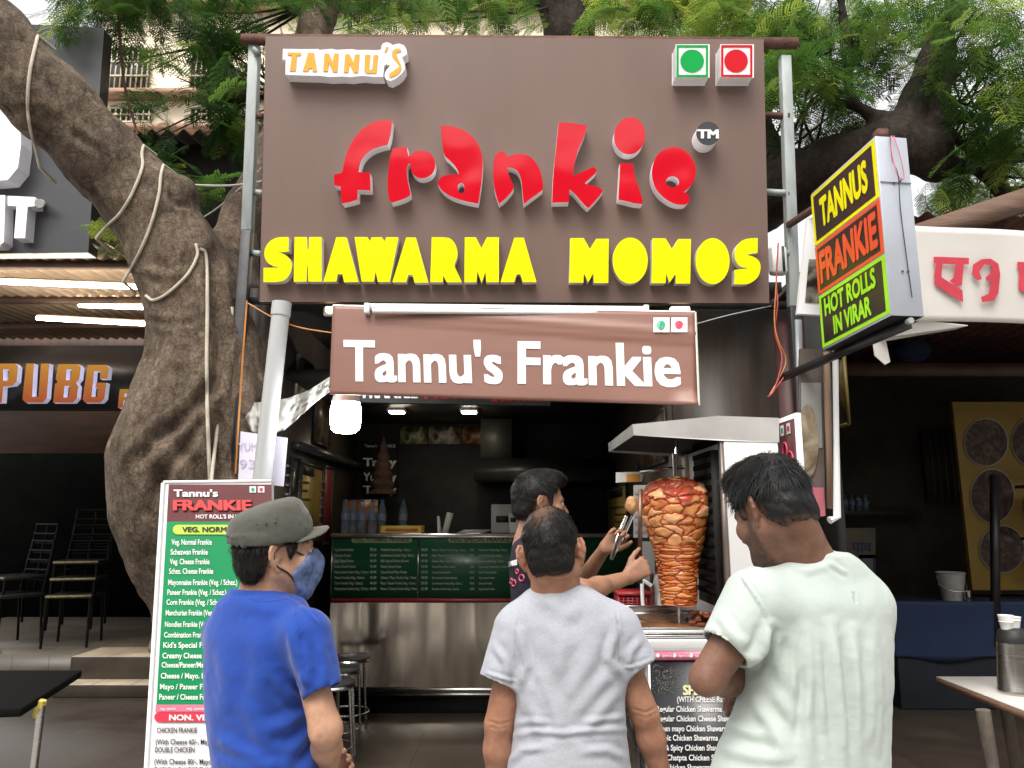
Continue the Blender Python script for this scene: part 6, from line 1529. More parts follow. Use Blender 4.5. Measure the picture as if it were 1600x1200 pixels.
tree1, bvh1 = tree_wood('shade_tree', 'thick grey brown leaning tree trunk wrapped with white rope left of the signboard', [
    [(322, 1240, 4.62, 100), (325, 1060, 4.6, 82), (324, 930, 4.58, 69), (302, 860, 4.56, 84), (296, 790, 4.55, 103), (294, 715, 4.52, 109), (312, 645, 4.52, 96), (326, 560, 4.52, 84), (308, 480, 4.48, 70), (278, 410, 4.44, 66), (232, 320, 4.36, 61), (160, 245, 4.24, 61), (75, 158, 4.08, 62), (-10, 68, 3.95, 64), (-120, -50, 3.8, 62), (-260, -190, 3.6, 56)],
    [(250, 300, 4.4, 40), (282, 300, 4.36, 19), (287, 301, 4.35, 15)],
    [(340, 560, 4.62, 66), (352, 470, 4.66, 48), (362, 400, 4.7, 37), (385, 330, 4.8, 33), (430, 240, 5.1, 33), (470, 120, 5.5, 30), (520, -40, 5.9, 26)],
    [(370, 640, 4.66, 62), (382, 540, 4.70, 45), (372, 470, 4.7, 30)],
    [(250, 700, 4.40, 48), (285, 620, 4.35, 26)], [(330, 760, 4.42, 60), (300, 660, 4.38, 30), (330, 590, 4.4, 25)]],
    .015, m_bark, P(-300, 0, 4.4) + (0, -1.4, -4), P(560, -200, 5.6) + (0.3, .8, .5), .011, .09, 3, scars, [([(345, 585), (310, 630), (275, 665), (235, 690), (205, 735)], -.045, 11), ([(322, 640), (292, 690), (262, 730), (230, 800)], -.030, 10), ([(225, 640), (215, 690), (235, 740), (260, 790)], -.020, 12), ([(345, 640), (338, 700), (345, 750)], -.025, 10), ([(300, 560), (312, 620), (300, 660)], .022, 16), ([(250, 700), (285, 740), (300, 800)], .030, 16), ([(330, 395), (336, 460), (345, 540), (340, 600)], -.040, 10), ([(245, 470), (270, 520), (265, 580), (235, 640)], .018, 18), ([(360, 560), (372, 640), (366, 740)], -.025, 9), ([(110, 205), (130, 218), (150, 235)], -.018, 7), ([(20, 170), (60, 175), (90, 190)], -.015, 8), ([(262, 300), (275, 318), (290, 322)], -.02, 6), ([(225, 420), (260, 432), (300, 425)], .012, 8), ([(228, 500), (270, 508), (315, 500)], -.010, 6)])
# ropes wound round the trunk
def on_trunk(pts, off=.012, n=10):
    out = []
    q = spline([np.array((x, y, 0.0)) for x, y in pts], n)
    for p in q:
        d = Vector(tuple(ray(p[0], p[1]))).normalized(); h = bvh1.ray_cast(Vector(tuple(CAM)), d)
        if h[0] is not None: out.append(np.array(h[0] - d * off))
        elif out: out.append(CAM + np.array(d) * np.linalg.norm(out[-1] - CAM))
    return out
m_rope = M('dirty white rope', (0.50, 0.45, 0.36), 0.8, 0, 0.15, 20, bump=0.5, bscale=160)
def rope(lab, pts, r=.0088, back=True):
    q = on_trunk(pts)
    if back: q = [q[0] + (0.0, .16, .02)] + q + [q[-1] + (0.0, .16, -.02)]
    tag(MB().tube(q, r, 8).build('rope', m_rope, None, True), lab, 'rope', 'ropes wound round the trunk')
rope('rope loop highest on the leaning limb near the left edge', [(68, 22), (58, 60), (47, 110), (43, 160), (47, 200), (56, 235), (62, 262)])
rope('rope loop across the limb just before the two close loops', [(232, 206), (222, 236), (222, 262), (205, 305), (186, 335), (168, 352), (150, 372)])
rope('rope loop over the limb beside the broken stub', [(262, 240), (252, 270), (248, 305), (236, 350), (222, 385), (207, 415), (192, 440)])
rope('slack rope loop round the fork of the trunk', [(306, 382), (308, 400), (292, 430), (262, 458), (240, 469), (228, 462)])
rope('long rope hanging straight down the trunk front', [(312, 388), (322, 402), (324, 480), (323, 560), (324, 640), (326, 700), (328, 752)], .010, False)
q = [P(363, 480, 4.30), P(358, 560, 4.28), P(346, 620, 4.26), (P(337, 690, 4.2)), P(330, 752, 4.1)]
tag(MB().tube(spline(q, 6), .010, 8).build('rope', m_rope, None, True), 'rope slanting from the black post down to the menu standee', 'rope', 'ropes wound round the trunk')

tree2, _ = tree_wood('rain_tree', 'dark spreading tree with a heavy limb reaching right behind the signboard', [
    [(880, 1000, 8.2, 70), (884, 500, 8.0, 62), (888, 160, 7.8, 48), (890, 60, 7.7, 40), (866, 0, 7.6, 30), (830, -80, 7.5, 24)],
    [(890, 60, 7.7, 34), (915, 0, 7.6, 24), (960, -100, 7.4, 20)],
    [(888, 420, 8.0, 50), (1020, 350, 7.4, 55), (1180, 310, 6.9, 56), (1300, 262, 6.5, 48), (1400, 226, 6.2, 42), (1450, 238, 6.1, 36), (1462, 262, 6.1, 24)],
    [(1405, 220, 6.2, 34), (1432, 150, 6.2, 21), (1452, 90, 6.2, 17), (1480, 30, 6.2, 15), (1520, -30, 6.1, 13)],
    [(1452, 230, 6.1, 22), (1474, 170, 6.1, 13), (1484, 80, 6.1, 10), (1484, -20, 6.0, 8)],
    [(1400, 215, 6.2, 30), (1380, 190, 6.2, 14), (1330, 160, 6.2, 9), (1322, 60, 6.2, 8), (1310, -30, 6.1, 6)],
    [(1470, 192, 6.1, 10), (1500, 182, 6.1, 8), (1600, 186, 6.0, 7), (1680, 180, 6.0, 6)],
    [(1466, 255, 6.1, 14), (1500, 262, 6.1, 9), (1560, 250, 6.1, 9), (1680, 238, 6.1, 8)],
    [(1520, 258, 6.1, 7), (1560, 300, 6.1, 6), (1590, 312, 6.1, 5)],
    [(1480, 205, 6.1, 6), (1520, 240, 6.15, 5), (1575, 300, 6.2, 4), (1640, 280, 6.2, 8)],
    [(1488, 120, 6.1, 8), (1530, 80, 6.1, 6), (1590, 60, 6.1, 5)],
    [(1230, 300, 6.8, 30), (1190, 190, 6.9, 14), (1215, 90, 7.0, 15), (1250, -30, 7.0, 16)]],
    .026, m_bark2, P(760, -120, 8.4) + (-.3, -3.0, -5.5), P(1700, -120, 7.0) + (.4, 1.6, .6), .010, .07, 5)
# twigs
def twigs(parent, defs, mat, seed):
    rg = random.Random(seed); mb = MB()
    for (x, y, Y, x2, y2, Y2, r) in defs:
        a, b = P(x, y, Y), P(x2, y2, Y2); m_ = (a + b) / 2 + np.array((rg.uniform(-.1, .1), 0, rg.uniform(-.1, .15)))
        q = spline([a, m_, b], 5); mb.tube(q, list(np.linspace(r, r * .35, len(q))), 6)
    mb.build('twigs', mat, parent, True)
rg = random.Random(11)
twigs(tree2, [(1250 + rg.uniform(-60, 60), 260, 6.6, 1200 + rg.uniform(0, 160), rg.uniform(-20, 120), 6.4, .014) for _ in range(8)] + [(1480, rg.uniform(60, 240), 6.1, 1500 + rg.uniform(0, 150), rg.uniform(0, 330), 5.9, .013) for _ in range(14)] + [(900, 20, 7.6, rg.uniform(940, 1200), rg.uniform(-60, 50), 7.0, .016) for _ in range(7)] + [(860, 10, 7.6, rg.uniform(480, 820), rg.uniform(-60, 50), 7.2, .016) for _ in range(9)], m_bark2, 3)
twigs(tree1, [(450, 150, 5.4, rg.uniform(230, 420), rg.uniform(-30, 220), 5.8, .014) for _ in range(12)] + [(500, 0, 5.9, rg.uniform(180, 400), rg.uniform(-30, 140), 6.2, .014) for _ in range(8)], m_bark2, 4)
# feathery fronds
def frond(seed):
    rg = np.random.RandomState(seed); L = .40; V, Fq = [], []
    npair = 9
    for i in range(npair):
        x = L * (.18 + .82 * i / (npair - 1)); pl = .125 * math.sin(PI * (.22 + .62 * i / (npair - 1))) * rg.uniform(.85, 1.1)
        zx = -.35 * x * x / L
        for sgn in (-1, 1):
            ang = math.radians(58 - 18 * i / npair) ; d = np.array((math.cos(ang), sgn * math.sin(ang), -.12 + .1 * rg.randn())); pb = np.array((x, 0, zx))
            nl = 7
            for j in range(nl):
                c = pb + d * pl * (.12 + .88 * j / (nl - 1)); c[2] -= .25 * (pl * j / nl) ** 2 / pl
                for s2 in (-1, 1):
                    a2 = ang * sgn + s2 * math.radians(62); e = np.array((math.cos(a2), math.sin(a2), -.1)); ll = .021 * (1.05 - .5 * abs(j / (nl - 1) - .4)); w_ = d * .0058
                    b0 = len(V); V += [c - w_, c + e * ll * .5 - w_ * 1.3, c + e * ll, c + e * ll * .5 + w_ * 1.3]; Fq.append((b0, b0 + 1, b0 + 2, b0 + 3))
    b0 = len(V)
    for i in range(5):
        x = L * i / 4; V += [np.array((x, -.0025, -.35 * x * x / L)), np.array((x, .0025, -.35 * x * x / L))]
    for i in range(4): Fq.append((b0 + 2 * i, b0 + 2 * i + 2, b0 + 2 * i + 3, b0 + 2 * i + 1))
    return np.array(V), np.array(Fq)
TPL = [frond(s) for s in range(4)]
def leaf_mat():
    m = bpy.data.materials.new('feathery leaves'); m.use_nodes = True; t = m.node_tree
    for n in list(t.nodes):
        if n.type == 'BSDF_PRINCIPLED': t.nodes.remove(n)
    out = t.nodes['Material Output']; at = t.nodes.new('ShaderNodeAttribute'); at.attribute_name = 'leafvar'
    r = t.nodes.new('ShaderNodeValToRGB'); e = r.color_ramp.elements
    e[0].color = (.012, .036, .008, 1); e[1].color = (.22, .29, .045, 1); q = e.new(.45); q.color = (.036, .098, .016, 1)
    t.links.new(at.outputs['Fac'], r.inputs[0])
    d = t.nodes.new('ShaderNodeBsdfPrincipled'); d.inputs['Roughness'].default_value = .5; d.inputs['Specular IOR Level'].default_value = .3
    tr_ = t.nodes.new('ShaderNodeBsdfTranslucent'); mx = t.nodes.new('ShaderNodeMixShader'); mx.inputs[0].default_value = .42
    hs = t.nodes.new('ShaderNodeHueSaturation'); hs.inputs['Value'].default_value = 2.3; hs.inputs['Hue'].default_value = .485
    t.links.new(r.outputs[0], d.inputs['Base Color']); t.links.new(r.outputs[0], hs.inputs['Color']); t.links.new(hs.outputs[0], tr_.inputs[0])
    t.links.new(d.outputs[0], mx.inputs[1]); t.links.new(tr_.outputs[0], mx.inputs[2]); t.links.new(mx.outputs[0], out.inputs[0])
    return m
m_leaf = leaf_mat()
def crown(parent, clumps, seed, scale=1.0):
    rg = np.random.RandomState(seed); VV, FF, LV = [], [], []; base = 0
    for (px, py, Y, rx, ry, dY, cnt, br) in clumps:
        for _ in range(cnt):
            while True:
                u = rg.uniform(-1, 1, 3)
                if (u ** 2).sum() < 1: break
            c = P(px + u[0] * rx, py + u[1] * ry, Y + u[2] * dY)
            Vt, Ft = TPL[rg.randint(4)]
            yaw = rg.uniform(0, 2 * PI); pt_ = rg.normal(-.30, .35); ro = rg.normal(0, .35); s = scale * rg.uniform(.75, 1.3)
            Rm = np.array(Matrix.Rotation(yaw, 3, 'Z') @ Matrix.Rotation(-pt_, 3, 'Y') @ Matrix.Rotation(ro, 3, 'X'))
            VV.append((Vt * s) @ Rm.T + c - (Rm @ np.array((.2 * s, 0, 0)))); FF.append(Ft + base); base += len(Vt)
            LV.append(np.full(len(Vt), np.clip(br - .07 + rg.normal(0, .24), 0, 1)))
    o = np_mesh('crown', np.concatenate(VV), np.concatenate(FF), m_leaf, parent)
    point_attr(o, 'leafvar', np.concatenate(LV))
crown(tree1, [(195, 8, 5.6, 70, 45, .5, 60, .30), (340, 15, 5.6, 90, 60, .6, 80, .27), (355, 130, 5.4, 50, 75, .5, 62, .22), (245, 130, 5.5, 45, 70, .4, 24, .3), (380, 200, 5.5, 36, 40, .3, 22, .25),
    (250, 250, 4.95, 40, 30, .2, 20, .3), (310, 300, 5.1, 30, 40, .2, 12, .3), (170, 350, 5.0, 20, 14, .12, 6, .5), (120, 20, 5.2, 60, 18, .3, 12, .45), (500, -35, 5.6, 120, 55, .6, 55, .35), (650, -30, 5.9, 130, 50, .6, 50, .35), (180, -70, 5.2, 160, 60, .6, 60, .4), (-80, 10, 4.9, 60, 70, .4, 26, .4)], 21, .88)
crown(tree2, [(560, 20, 7.2, 140, 60, .6, 60, .5), (760, 15, 7.2, 120, 50, .6, 50, .5), (1000, 5, 6.8, 90, 60, .7, 65, .72), (1120, 10, 6.4, 90, 60, .7, 75, .72), (1225, 60, 6.0, 60, 80, .6, 85, .5), (1300, 90, 6.4, 90, 95, .7, 120, .42), (1390, 40, 6.6, 80, 80, .6, 70, .5), (1300, 190, 6.9, 60, 40, .4, 30, .3),
    (1525, 40, 5.8, 80, 70, .6, 62, .42), (1560, 140, 5.7, 80, 60, .5, 52, .4), (1550, 215, 5.8, 75, 40, .5, 34, .4), (1500, 300, 6.2, 80, 40, .5, 24, .5), (1590, 320, 6.4, 40, 40, .5, 16, .5), (1200, 150, 4.5, 14, 34, .12, 7, .6), (1232, 80, 4.6, 24, 40, .15, 9, .5), (1660, 120, 5.5, 60, 140, .6, 60, .4), (1440, 120, 6.5, 40, 60, .5, 22, .45)], 22)
# a farther tree closing the gap above the right roofs
tree3, _ = tree_wood('far_tree', 'pale green tree far behind the right shop roof', [[(1600, 900, 13, 20), (1590, 450, 13, 16), (1570, 300, 13, 10), (1540, 200, 13, 6)], [(1580, 380, 13, 9), (1640, 260, 13, 5)]], .06, m_bark2, P(1500, 150, 13) + (0, -1, -6), P(1700, 150, 13) + (0, 1, 1), .01, .1, 9)
crown(tree3, [(1540, 250, 13, 90, 70, 1.0, 120, .6), (1620, 200, 12.5, 70, 80, 1.0, 90, .6), (1490, 320, 13, 50, 25, .6, 30, .6)], 23, 1.3)

# ------------------------------------------------------------------ cream building behind
Yb_ = 13.0
bx0, bx1 = P(160, 0, Yb_)[0], P(1160, 0, Yb_)[0]
bd = thing('cream_building', 'tall cream building with ledges and grilled windows behind the trees', 'building', (bx0, Yb_, 0))
m_cream = M('cream plaster', (0.84, 0.74, 0.56), 0.85, 0, 0.10, 1.5, bump=0.1, bscale=12)
MB().box2((bx0, Yb_, 0), (bx1, Yb_ + 6, 14)).build('wall', m_cream, bd)
m_trim = M('brown ledge paint', (0.36, 0.22, 0.15), 0.8, 0, 0.15, 4)
for py in (212, 158, 20, -60): z = P(500, py, Yb_)[2]; MB().box2((bx0 - .1, Yb_ - .28, z), (bx1 + .1, Yb_ - .002, z + .10)).build('ledge', m_trim, bd)
m_win = M('dark window glass', (0.05, 0.055, 0.05), 0.15)
for px in (205, 330, 540, 700, 985, 1090):
    for y0, y1 in ((80, 145), (-40, 10), (172, 206)):
        a, b_ = P(px - 32, y1, Yb_), P(px + 32, y0, Yb_)
        w_ = MB().box2((a[0], Yb_ - .05, a[2]), (b_[0], Yb_ - .012, b_[2])).build('window', m_win, bd)
        g = MB()
        for k in range(8): x = a[0] + (b_[0] - a[0]) * k / 7; g.box2((x - .012, Yb_ - .09, a[2]), (x + .012, Yb_ - .07, b_[2]))
        for k in range(4): z = a[2] + (b_[2] - a[2]) * k / 3; g.box2((a[0] - .04, Yb_ - .11, z - .015), (b_[0] + .04, Yb_ - .091, z + .015))
        g.build('grille', M('cream grille paint', (0.60, 0.52, 0.38), 0.7), w_)
# dark shed between the tree and the left post, under the cream building
sh = thing('back_shed', 'dark shed with a wavy roof edge behind the tree trunk', 'shed', tuple(P(290, 400, 6.1)))
z0, z1 = zf + .3, P(300, 226, 6.1)[2]
MB().box2((P(150, 0, 6.1)[0], 6.1, z0), (P(425, 0, 6.1)[0], 6.2, z1)).build('wall', M('shaded shed inside', (0.022, 0.018, 0.015), 0.8, 0, 0.5, 4), sh)  # dark sheet; the shaded shed interior is put into its colour
V = []
for x in np.arange(P(150, 0, 6.1)[0], P(430, 0, 6.1)[0], .012):
    w_ = .028 * math.sin(2 * PI * x / .13); V += [(x, 5.85, z1 - .02 + w_), (x, 7.4, z1 + .2 + w_)]
I = np.arange(len(V)).reshape(-1, 2); Q = np.stack([I[:-1, 0], I[1:, 0], I[1:, 1], I[:-1, 1]], -1)
cn = np_mesh('corrugated_roof', np.array(V), Q, M('dark roofing sheet', (0.05, 0.042, 0.038), .7, 0, .4, 4), sh, True); so = cn.modifiers.new('thickness', 'SOLIDIFY'); so.thickness = .005
MB().beam(P(160, 372, 5.9), P(430, 372, 5.9), .07, .09).build('red_beam', M('red oxide beam', (0.10, 0.03, 0.022), .7, 0, .3, 5), sh)
# ------------------------------------------------------------------ people
class Frame:
    """local axes of a head or hand: x to the person's right, y forward, z up"""
    def __init__(s, c, yaw=0.0, pitch=0.0, roll=0.0, k=1.0):
        s.c = np.array(c, float); s.k = k
        s.R = np.array(Matrix.Rotation(-math.radians(yaw), 3, 'Z') @ Matrix.Rotation(math.radians(pitch), 3, 'X') @ Matrix.Rotation(math.radians(roll), 3, 'Y'))
    def p(s, q): return s.c + s.R @ (np.array(q, float) * s.k)
    def cap(s, a, b, ra, rb): return capsule(s.p(a), s.p(b), ra * s.k, rb * s.k)
    def ell(s, c, r): return ellipsoid(s.p(c), np.array(r) * s.k, s.R)
    def loc(s, V): return ((np.asarray(V) - s.c) @ s.R) / s.k
    def fn(s, g, rad):
        def f(X, Y, Z):
            x, y, z = X - s.c[0], Y - s.c[1], Z - s.c[2]; R = s.R
            q = [(R[0, i] * x + R[1, i] * y + R[2, i] * z) / s.k for i in range(3)]
            return g(*q) * s.k
        return f, s.c - rad * s.k, s.c + rad * s.k
def head(f, H, face=True):
    f.add(H.ell((0, -.012, .035), (.074, .097, .090)), .02)
    f.add(H.ell((0, .035, -.03), (.060, .060, .088)), .03)
    f.add(H.ell((0, .058, -.092), (.040, .036, .028)), .03)
    for s in (-1, 1):
        f.add(H.cap((s * .056, .0, -.045), (s * .022, .070, -.102), .020, .018), .025)
        f.add(H.ell((s * .045, .062, -.022), (.026, .024, .026)), .02)     # cheekbone
        f.add(H.cap((s * .014, .090, .026), (s * .046, .074, .024), .009, .008), .012)   # brow
    f.add(H.cap((0, .090, .016), (0, .113, -.022), .008, .0115), .012)
    f.add(H.ell((0, .112, -.026), (.013, .013, .010)), .008)
    for s in (-1, 1):
        f.add(H.ell((s * .013, .102, -.029), (.009, .010, .008)), .006)
        f.cut(H.ell((s * .031, .097, .006), (.017, .012, .011)), .010)
        f.cut(H.ell((s * .007, .110, -.038), (.0045, .006, .004)), .002)
    f.add(H.ell((0, .094, -.055), (.025, .011, .0065)), .006)
    f.add(H.ell((0, .093, -.067), (.022, .011, .0075)), .006)
    f.cut(H.ell((0, .108, -.0605), (.024, .008, .0012)), .003)
def ears(f, H, back=.5):
    for s in (-1, 1):
        base = np.array((s * .073, -.006, -.004)); a = math.radians(38)
        ex = np.array((s * math.sin(a), -math.cos(a), 0)); ez = np.array((0, -.10, 1.0)); ez /= np.linalg.norm(ez)
        def e(u, v, w=0): return base + ex * (u * .82) + ez * v + np.array((s * math.cos(a), math.sin(a), 0)) * w
        rim = [e(-.006, -.026), (e(.012, -.033)), e(.028, -.018), e(.040, .004), e(.040, .022), e(.028, .034), e(.008, .034), e(-.008, .022)]
        for p, q in zip(rim[:-1], rim[1:]): f.add(H.cap(p, q, .0052, .0052), .003)
        for p in ((.006, -.022), (.018, -.006), (.022, .012), (.012, .022), (.004, .004)):
            f.add(H.ell(e(*p, w=-.003), (.011, .011, .012) if p[1] > -.02 else (.009, .009, .010)), .006)
        f.cut(H.ell(e(.014, .006, .011), (.008, .008, .013)), .004)
def hand(f, w, d, n, side, curl=(35, 45, 30), spread=0.0, k=1.0, thumb=(.55, .75, .35), curls=None):
    """wrist w, direction d towards the fingers, n towards the palm side, side +1/-1 picks the thumb side"""
    d = np.array(d, float); d /= np.linalg.norm(d); n = np.array(n, float); n -= d * (n @ d); n /= np.linalg.norm(n)
    s = np.cross(d, n) * side; w = np.array(w, float)
    offs = (.030, .010, -.010, -.029); Ls = (.072, .080, .075, .058); base = (.088, .092, .088, .080)
    for i in range(4):
        kn = w + (d * base[i] + s * offs[i]) * k
        f.add(capsule(w + s * offs[i] * .45 * k + d * .012 * k, kn, .0165 * k, .0115 * k), .012)
        c = curls[i] if curls else curl; p = kn; ang = 0.0; L = Ls[i] * k; r = .0092 * k * (1 if i < 3 else .88)
        for q, (fr_, cu) in enumerate(zip((.44, .31, .25), c)):
            ang += math.radians(cu); dd = d * math.cos(ang) + n * math.sin(ang) + s * offs[i] * spread * 8
            dd /= np.linalg.norm(dd); p2 = p + dd * L * fr_
            f.add(capsule(p, p2, r, r * .92), .004); p = p2; r *= .90
    b = w + (d * .022 + s * .022) * k; t = d * thumb[0] + s * thumb[1] + n * thumb[2]; t /= np.linalg.norm(t)
    m_ = b + t * .045 * k; e = m_ + (t * .6 + d * .55 + n * .15) / np.linalg.norm(t * .6 + d * .55 + n * .15) * .032 * k
    e2 = e + (t * .3 + d * .8 + n * .25) / np.linalg.norm(t * .3 + d * .8 + n * .25) * .026 * k
    f.add(capsule(b, m_, .016 * k, .0115 * k), .012); f.add(capsule(m_, e, .0112 * k, .010 * k), .004); f.add(capsule(e, e2, .010 * k, .0082 * k), .004)
def loft(rows, Y, bfun, yaw=0.0, expo=2.35, dy=None):
    """torso from silhouette rows (photo row, left, right, half depth) at distance Y"""
    zs, cx, a, b, cy = [], [], [], [], []
    cs, sn = math.cos(math.radians(yaw)), math.sin(math.radians(yaw))
    for r in rows:
        py, xl, xr, hb = r[:4]; yy = Y + (r[4] if len(r) > 4 else 0)
        pl, pr_ = P(xl, py, yy), P(xr, py, yy); hw = (pr_[0] - pl[0]) / 2
        zs.append(pl[2]); cx.append((pl[0] + pr_[0]) / 2); cy.append(yy); b.append(hb)
        a.append(math.sqrt(max(hw * hw - (hb * sn) ** 2, .0006)) / cs)
    o = np.argsort(zs); zs = np.array(zs)[o]; T = np.linspace(zs[0], zs[-1], 300)
    def sm(v):
        y = np.interp(T, zs, np.array(v)[o]); k = np.hanning(27); k /= k.sum()
        # mirror padding about the ends keeps them in place
        lp = 2 * y[0] - y[13:0:-1]; rp = 2 * y[-1] - y[-2:-15:-1]
        return np.convolve(np.concatenate([lp, y, rp]), k, 'valid')
    cx, cy, a, b = sm(cx), sm(cy), sm(a), sm(b); a = np.maximum(a, .02); b = np.maximum(b, .02)
    def fn(X, Yy, Z):
        CX, CY, A, B = (np.interp(Z, T, v) for v in (cx, cy, a, b))
        dx, dyy = X - CX, Yy - CY
        u, v = dx * cs - dyy * sn, dx * sn + dyy * cs
        q = (np.abs(u / A) ** expo + np.abs(v / B) ** expo) ** (1 / expo)
        d = (q - 1) * np.minimum(A, B)
        return -smin(-d, -np.maximum(Z - T[-1], T[0] - Z), .02)
    m = max(a.max(), b.max())
    return fn, np.array((cx.min() - m, cy.min() - m, T[0])), np.array((cx.max() + m, cy.max() + m, T[-1]))
def sleeve(f, a, b, ra, rb, k=.035, hem=.0):
    """cloth tube from shoulder a to hem b with an open end"""
    a, b = np.array(a), np.array(b); d = (b - a) / np.linalg.norm(b - a); e = b + d * .10
    fn, lo, hi = capsule(a, e, ra, rb + (rb - ra) * .10 / np.linalg.norm(b - a))
    def g(X, Y, Z): return np.maximum(fn(X, Y, Z), (X - b[0]) * d[0] + (Y - b[1]) * d[1] + (Z - b[2]) * d[2])
    f.add((g, lo, hi), k)
    return d
def open_end(f, b, d, r):
    f.cut(capsule(b - d * .030, b + d * .03, r - .006, r - .005), .004)
def cloth_noise(V, N, amp, seed):
    return amp * (vnoise(V * (1.0, 1.0, .55), 11, seed) + .6 * vnoise(V * (1.2, 1, .5), 23, seed + 1) + .35 * vnoise(V, 48, seed + 2))
def cloth(name, f, mat, parent, lines=(), amp=.0016, seed=1, it=3):
    V, Q = f.mesh(); V = relax(V, Q, it); N = vnormals(V, Q)
    V = V + N * (cloth_noise(V, N, amp, seed) + 1.45 * folds(V, N, lines))[:, None]
    return np_mesh(name, V, Q, mat, parent, True), V, Q
def skin_mat(name, c, c2):
    m = M(name, c, .52, 0, .16, 22, bump=.12, bscale=260, spec=.35, rvar=.12, col2=c2, attr='beard', attrcol=(.020, .014, .011))
    b = m.node_tree.nodes['Principled BSDF']; b.inputs['Subsurface Weight'].default_value = .10; b.inputs['Subsurface Radius'].default_value = (.012, .004, .002); b.inputs['Subsurface Scale'].default_value = .6
    return m
def hair_mat(name, c, rough=.5):
    m = M(name, c, rough, 0, .3, 30, attr='scalp', attrcol=(.13, .07, .048)); m.node_tree.nodes['Principled BSDF'].inputs['Specular IOR Level'].default_value = .2
    return m
def strands(V, Q, H, n, length, width, flow, seed, lift=.25, keep=None, root=-.004, curl=0.0, mess=.28):
    rg = np.random.RandomState(seed); N = vnormals(V, Q)
    A = np.linalg.norm(np.cross(V[Q[:, 1]] - V[Q[:, 0]], V[Q[:, 3]] - V[Q[:, 0]]), axis=1); fi = rg.choice(len(Q), n, p=A / A.sum())
    w = rg.dirichlet((1, 1, 1, 1), n)[:, :, None]; p = (V[Q[fi]] * w).sum(1); nr = (N[Q[fi]] * w).sum(1); nr /= np.linalg.norm(nr, axis=1, keepdims=True) + 1e-9
    lp = H.loc(p)
    if keep is not None:
        k = rg.rand(n) < keep(lp); p, nr, lp = p[k], nr[k], lp[k]; n = len(p)
    fl = flow(lp) @ H.R.T; ear = (np.abs(lp[:, 0]) > .05) & (lp[:, 2] < .052) & (lp[:, 2] > -.045) & (lp[:, 1] > -.042) & (lp[:, 1] < .018); p, nr, lp, fl = p[~ear], nr[~ear], lp[~ear], fl[~ear]; n = len(p)
    fl = fl / np.linalg.norm(fl, axis=1, keepdims=True) + rg.normal(0, mess, fl.shape)
    clump = np.stack([vnoise(lp, 70, s) for s in (11, 12, 13)], 1) * .55; fl = fl + clump
    fl -= nr * (fl * nr).sum(1, keepdims=True); fl /= np.linalg.norm(fl, axis=1, keepdims=True) + 1e-9
    L = length(lp)[:, None] * rg.uniform(.7, 1.25, (n, 1)); sd = np.cross(fl, nr); wd = width * rg.uniform(.6, 1.3, (n, 1))
    b = p + nr * root; lf = lift * rg.uniform(.3, 1.5, (n, 1))
    m_ = b + fl * L * .5 + nr * (L * .5 * lf + .003); t = b + fl * L + nr * L * lf * .55 - np.array((0, 0, 1.0)) * L * .12 + rg.normal(0, .0015, (n, 3)) + sd * curl * L * rg.normal(0, 1, (n, 1))
    VV = np.stack([b - sd * wd, b + sd * wd, m_ + sd * wd * .8, m_ - sd * wd * .8, t], 1).reshape(-1, 3)
    i = np.arange(n)[:, None] * 5
    F1 = np.concatenate([i, i + 1, i + 2, i + 3], 1); F2 = np.concatenate([i + 3, i + 2, i + 4, i + 4], 1)
    return VV, F1, F2[:, :3]
def bx(px, Y): return P(px, 1120, Y)[0]
def make_hair(parent, H, poly, infl, mat, n, length, width, flow, seed, lift=.25, extra=None, carve=None, keep=None, h=.0045, curl=0.0, spot=None, mess=.28):
    f = Field(H.c - .17 * H.k, H.c + .17 * H.k, h)
    f.add(H.ell((0, -.012 + infl * .15, .035 + infl * .35), (.0755 + infl * .55, .0985 + infl * .7, .0915 + infl * .75)))
    f.add(H.cap((-.026, -.066, -.035), (.026, -.066, -.035), .026 + infl * .3, .026 + infl * .3), .05)
    if extra: extra(f)
    pg = polysdf(poly)
    fn, lo, hi = H.fn(lambda x, y, z: pg(y, z), .3)
    f.clip(fn, .010)
    if carve: carve(f)
    V, Q = f.mesh(); V = relax(V, Q, 2)
    N = vnormals(V, Q); V = V + N * (.0022 * vnoise(V, 55, seed) + .0015 * vnoise(V, 120, seed + 1))[:, None]
    VV, F1, F2 = strands(V, Q, H, n, length, width, flow, seed, lift, keep, curl=curl, mess=mess)
    faces = Q.tolist() + (F1 + len(V)).tolist() + (F2 + len(V)).tolist()
    o = np_mesh('hair', np.concatenate([V, VV]), faces, mat, parent, True)
    L = H.loc(V); sc = np.clip(1 + pg(L[:, 1], L[:, 2]) / .016, 0, 1) * (L[:, 2] < .02) * (L[:, 1] < .03) * .8
    if spot is not None: sc = np.maximum(sc, spot(L))
    sc = np.clip(sc * (1 + .4 * vnoise(V, 140, 2)), 0, 1)
    point_attr(o, 'scalp', np.concatenate([sc, np.zeros(len(VV))]))
    return o
def finish_skin(f, mat, parent, H, beardpoly=None, bn=1.0, extra=None, lines=()):
    V, Q = f.mesh(); V = relax(V, Q, 1)
    if lines: N = vnormals(V, Q); V = V + N * folds(V, N, lines)[:, None]
    o = np_mesh('body', V, Q, mat, parent, True)
    bv = np.zeros(len(V))
    if beardpoly is not None:
        L = H.loc(V); pg = polysdf(beardpoly); d = pg(L[:, 1], L[:, 2])
        bv = np.clip(.5 - d / .012, 0, 1) * bn * (.75 + .35 * vnoise(V, 160, 3)) * (np.abs(L[:, 0]) < .085) * (np.abs(L[:, 2]) < .14)
    if extra is not None: bv = np.maximum(bv, extra(V))
    point_attr(o, 'beard', np.clip(bv, 0, 1)); return o, V, Q
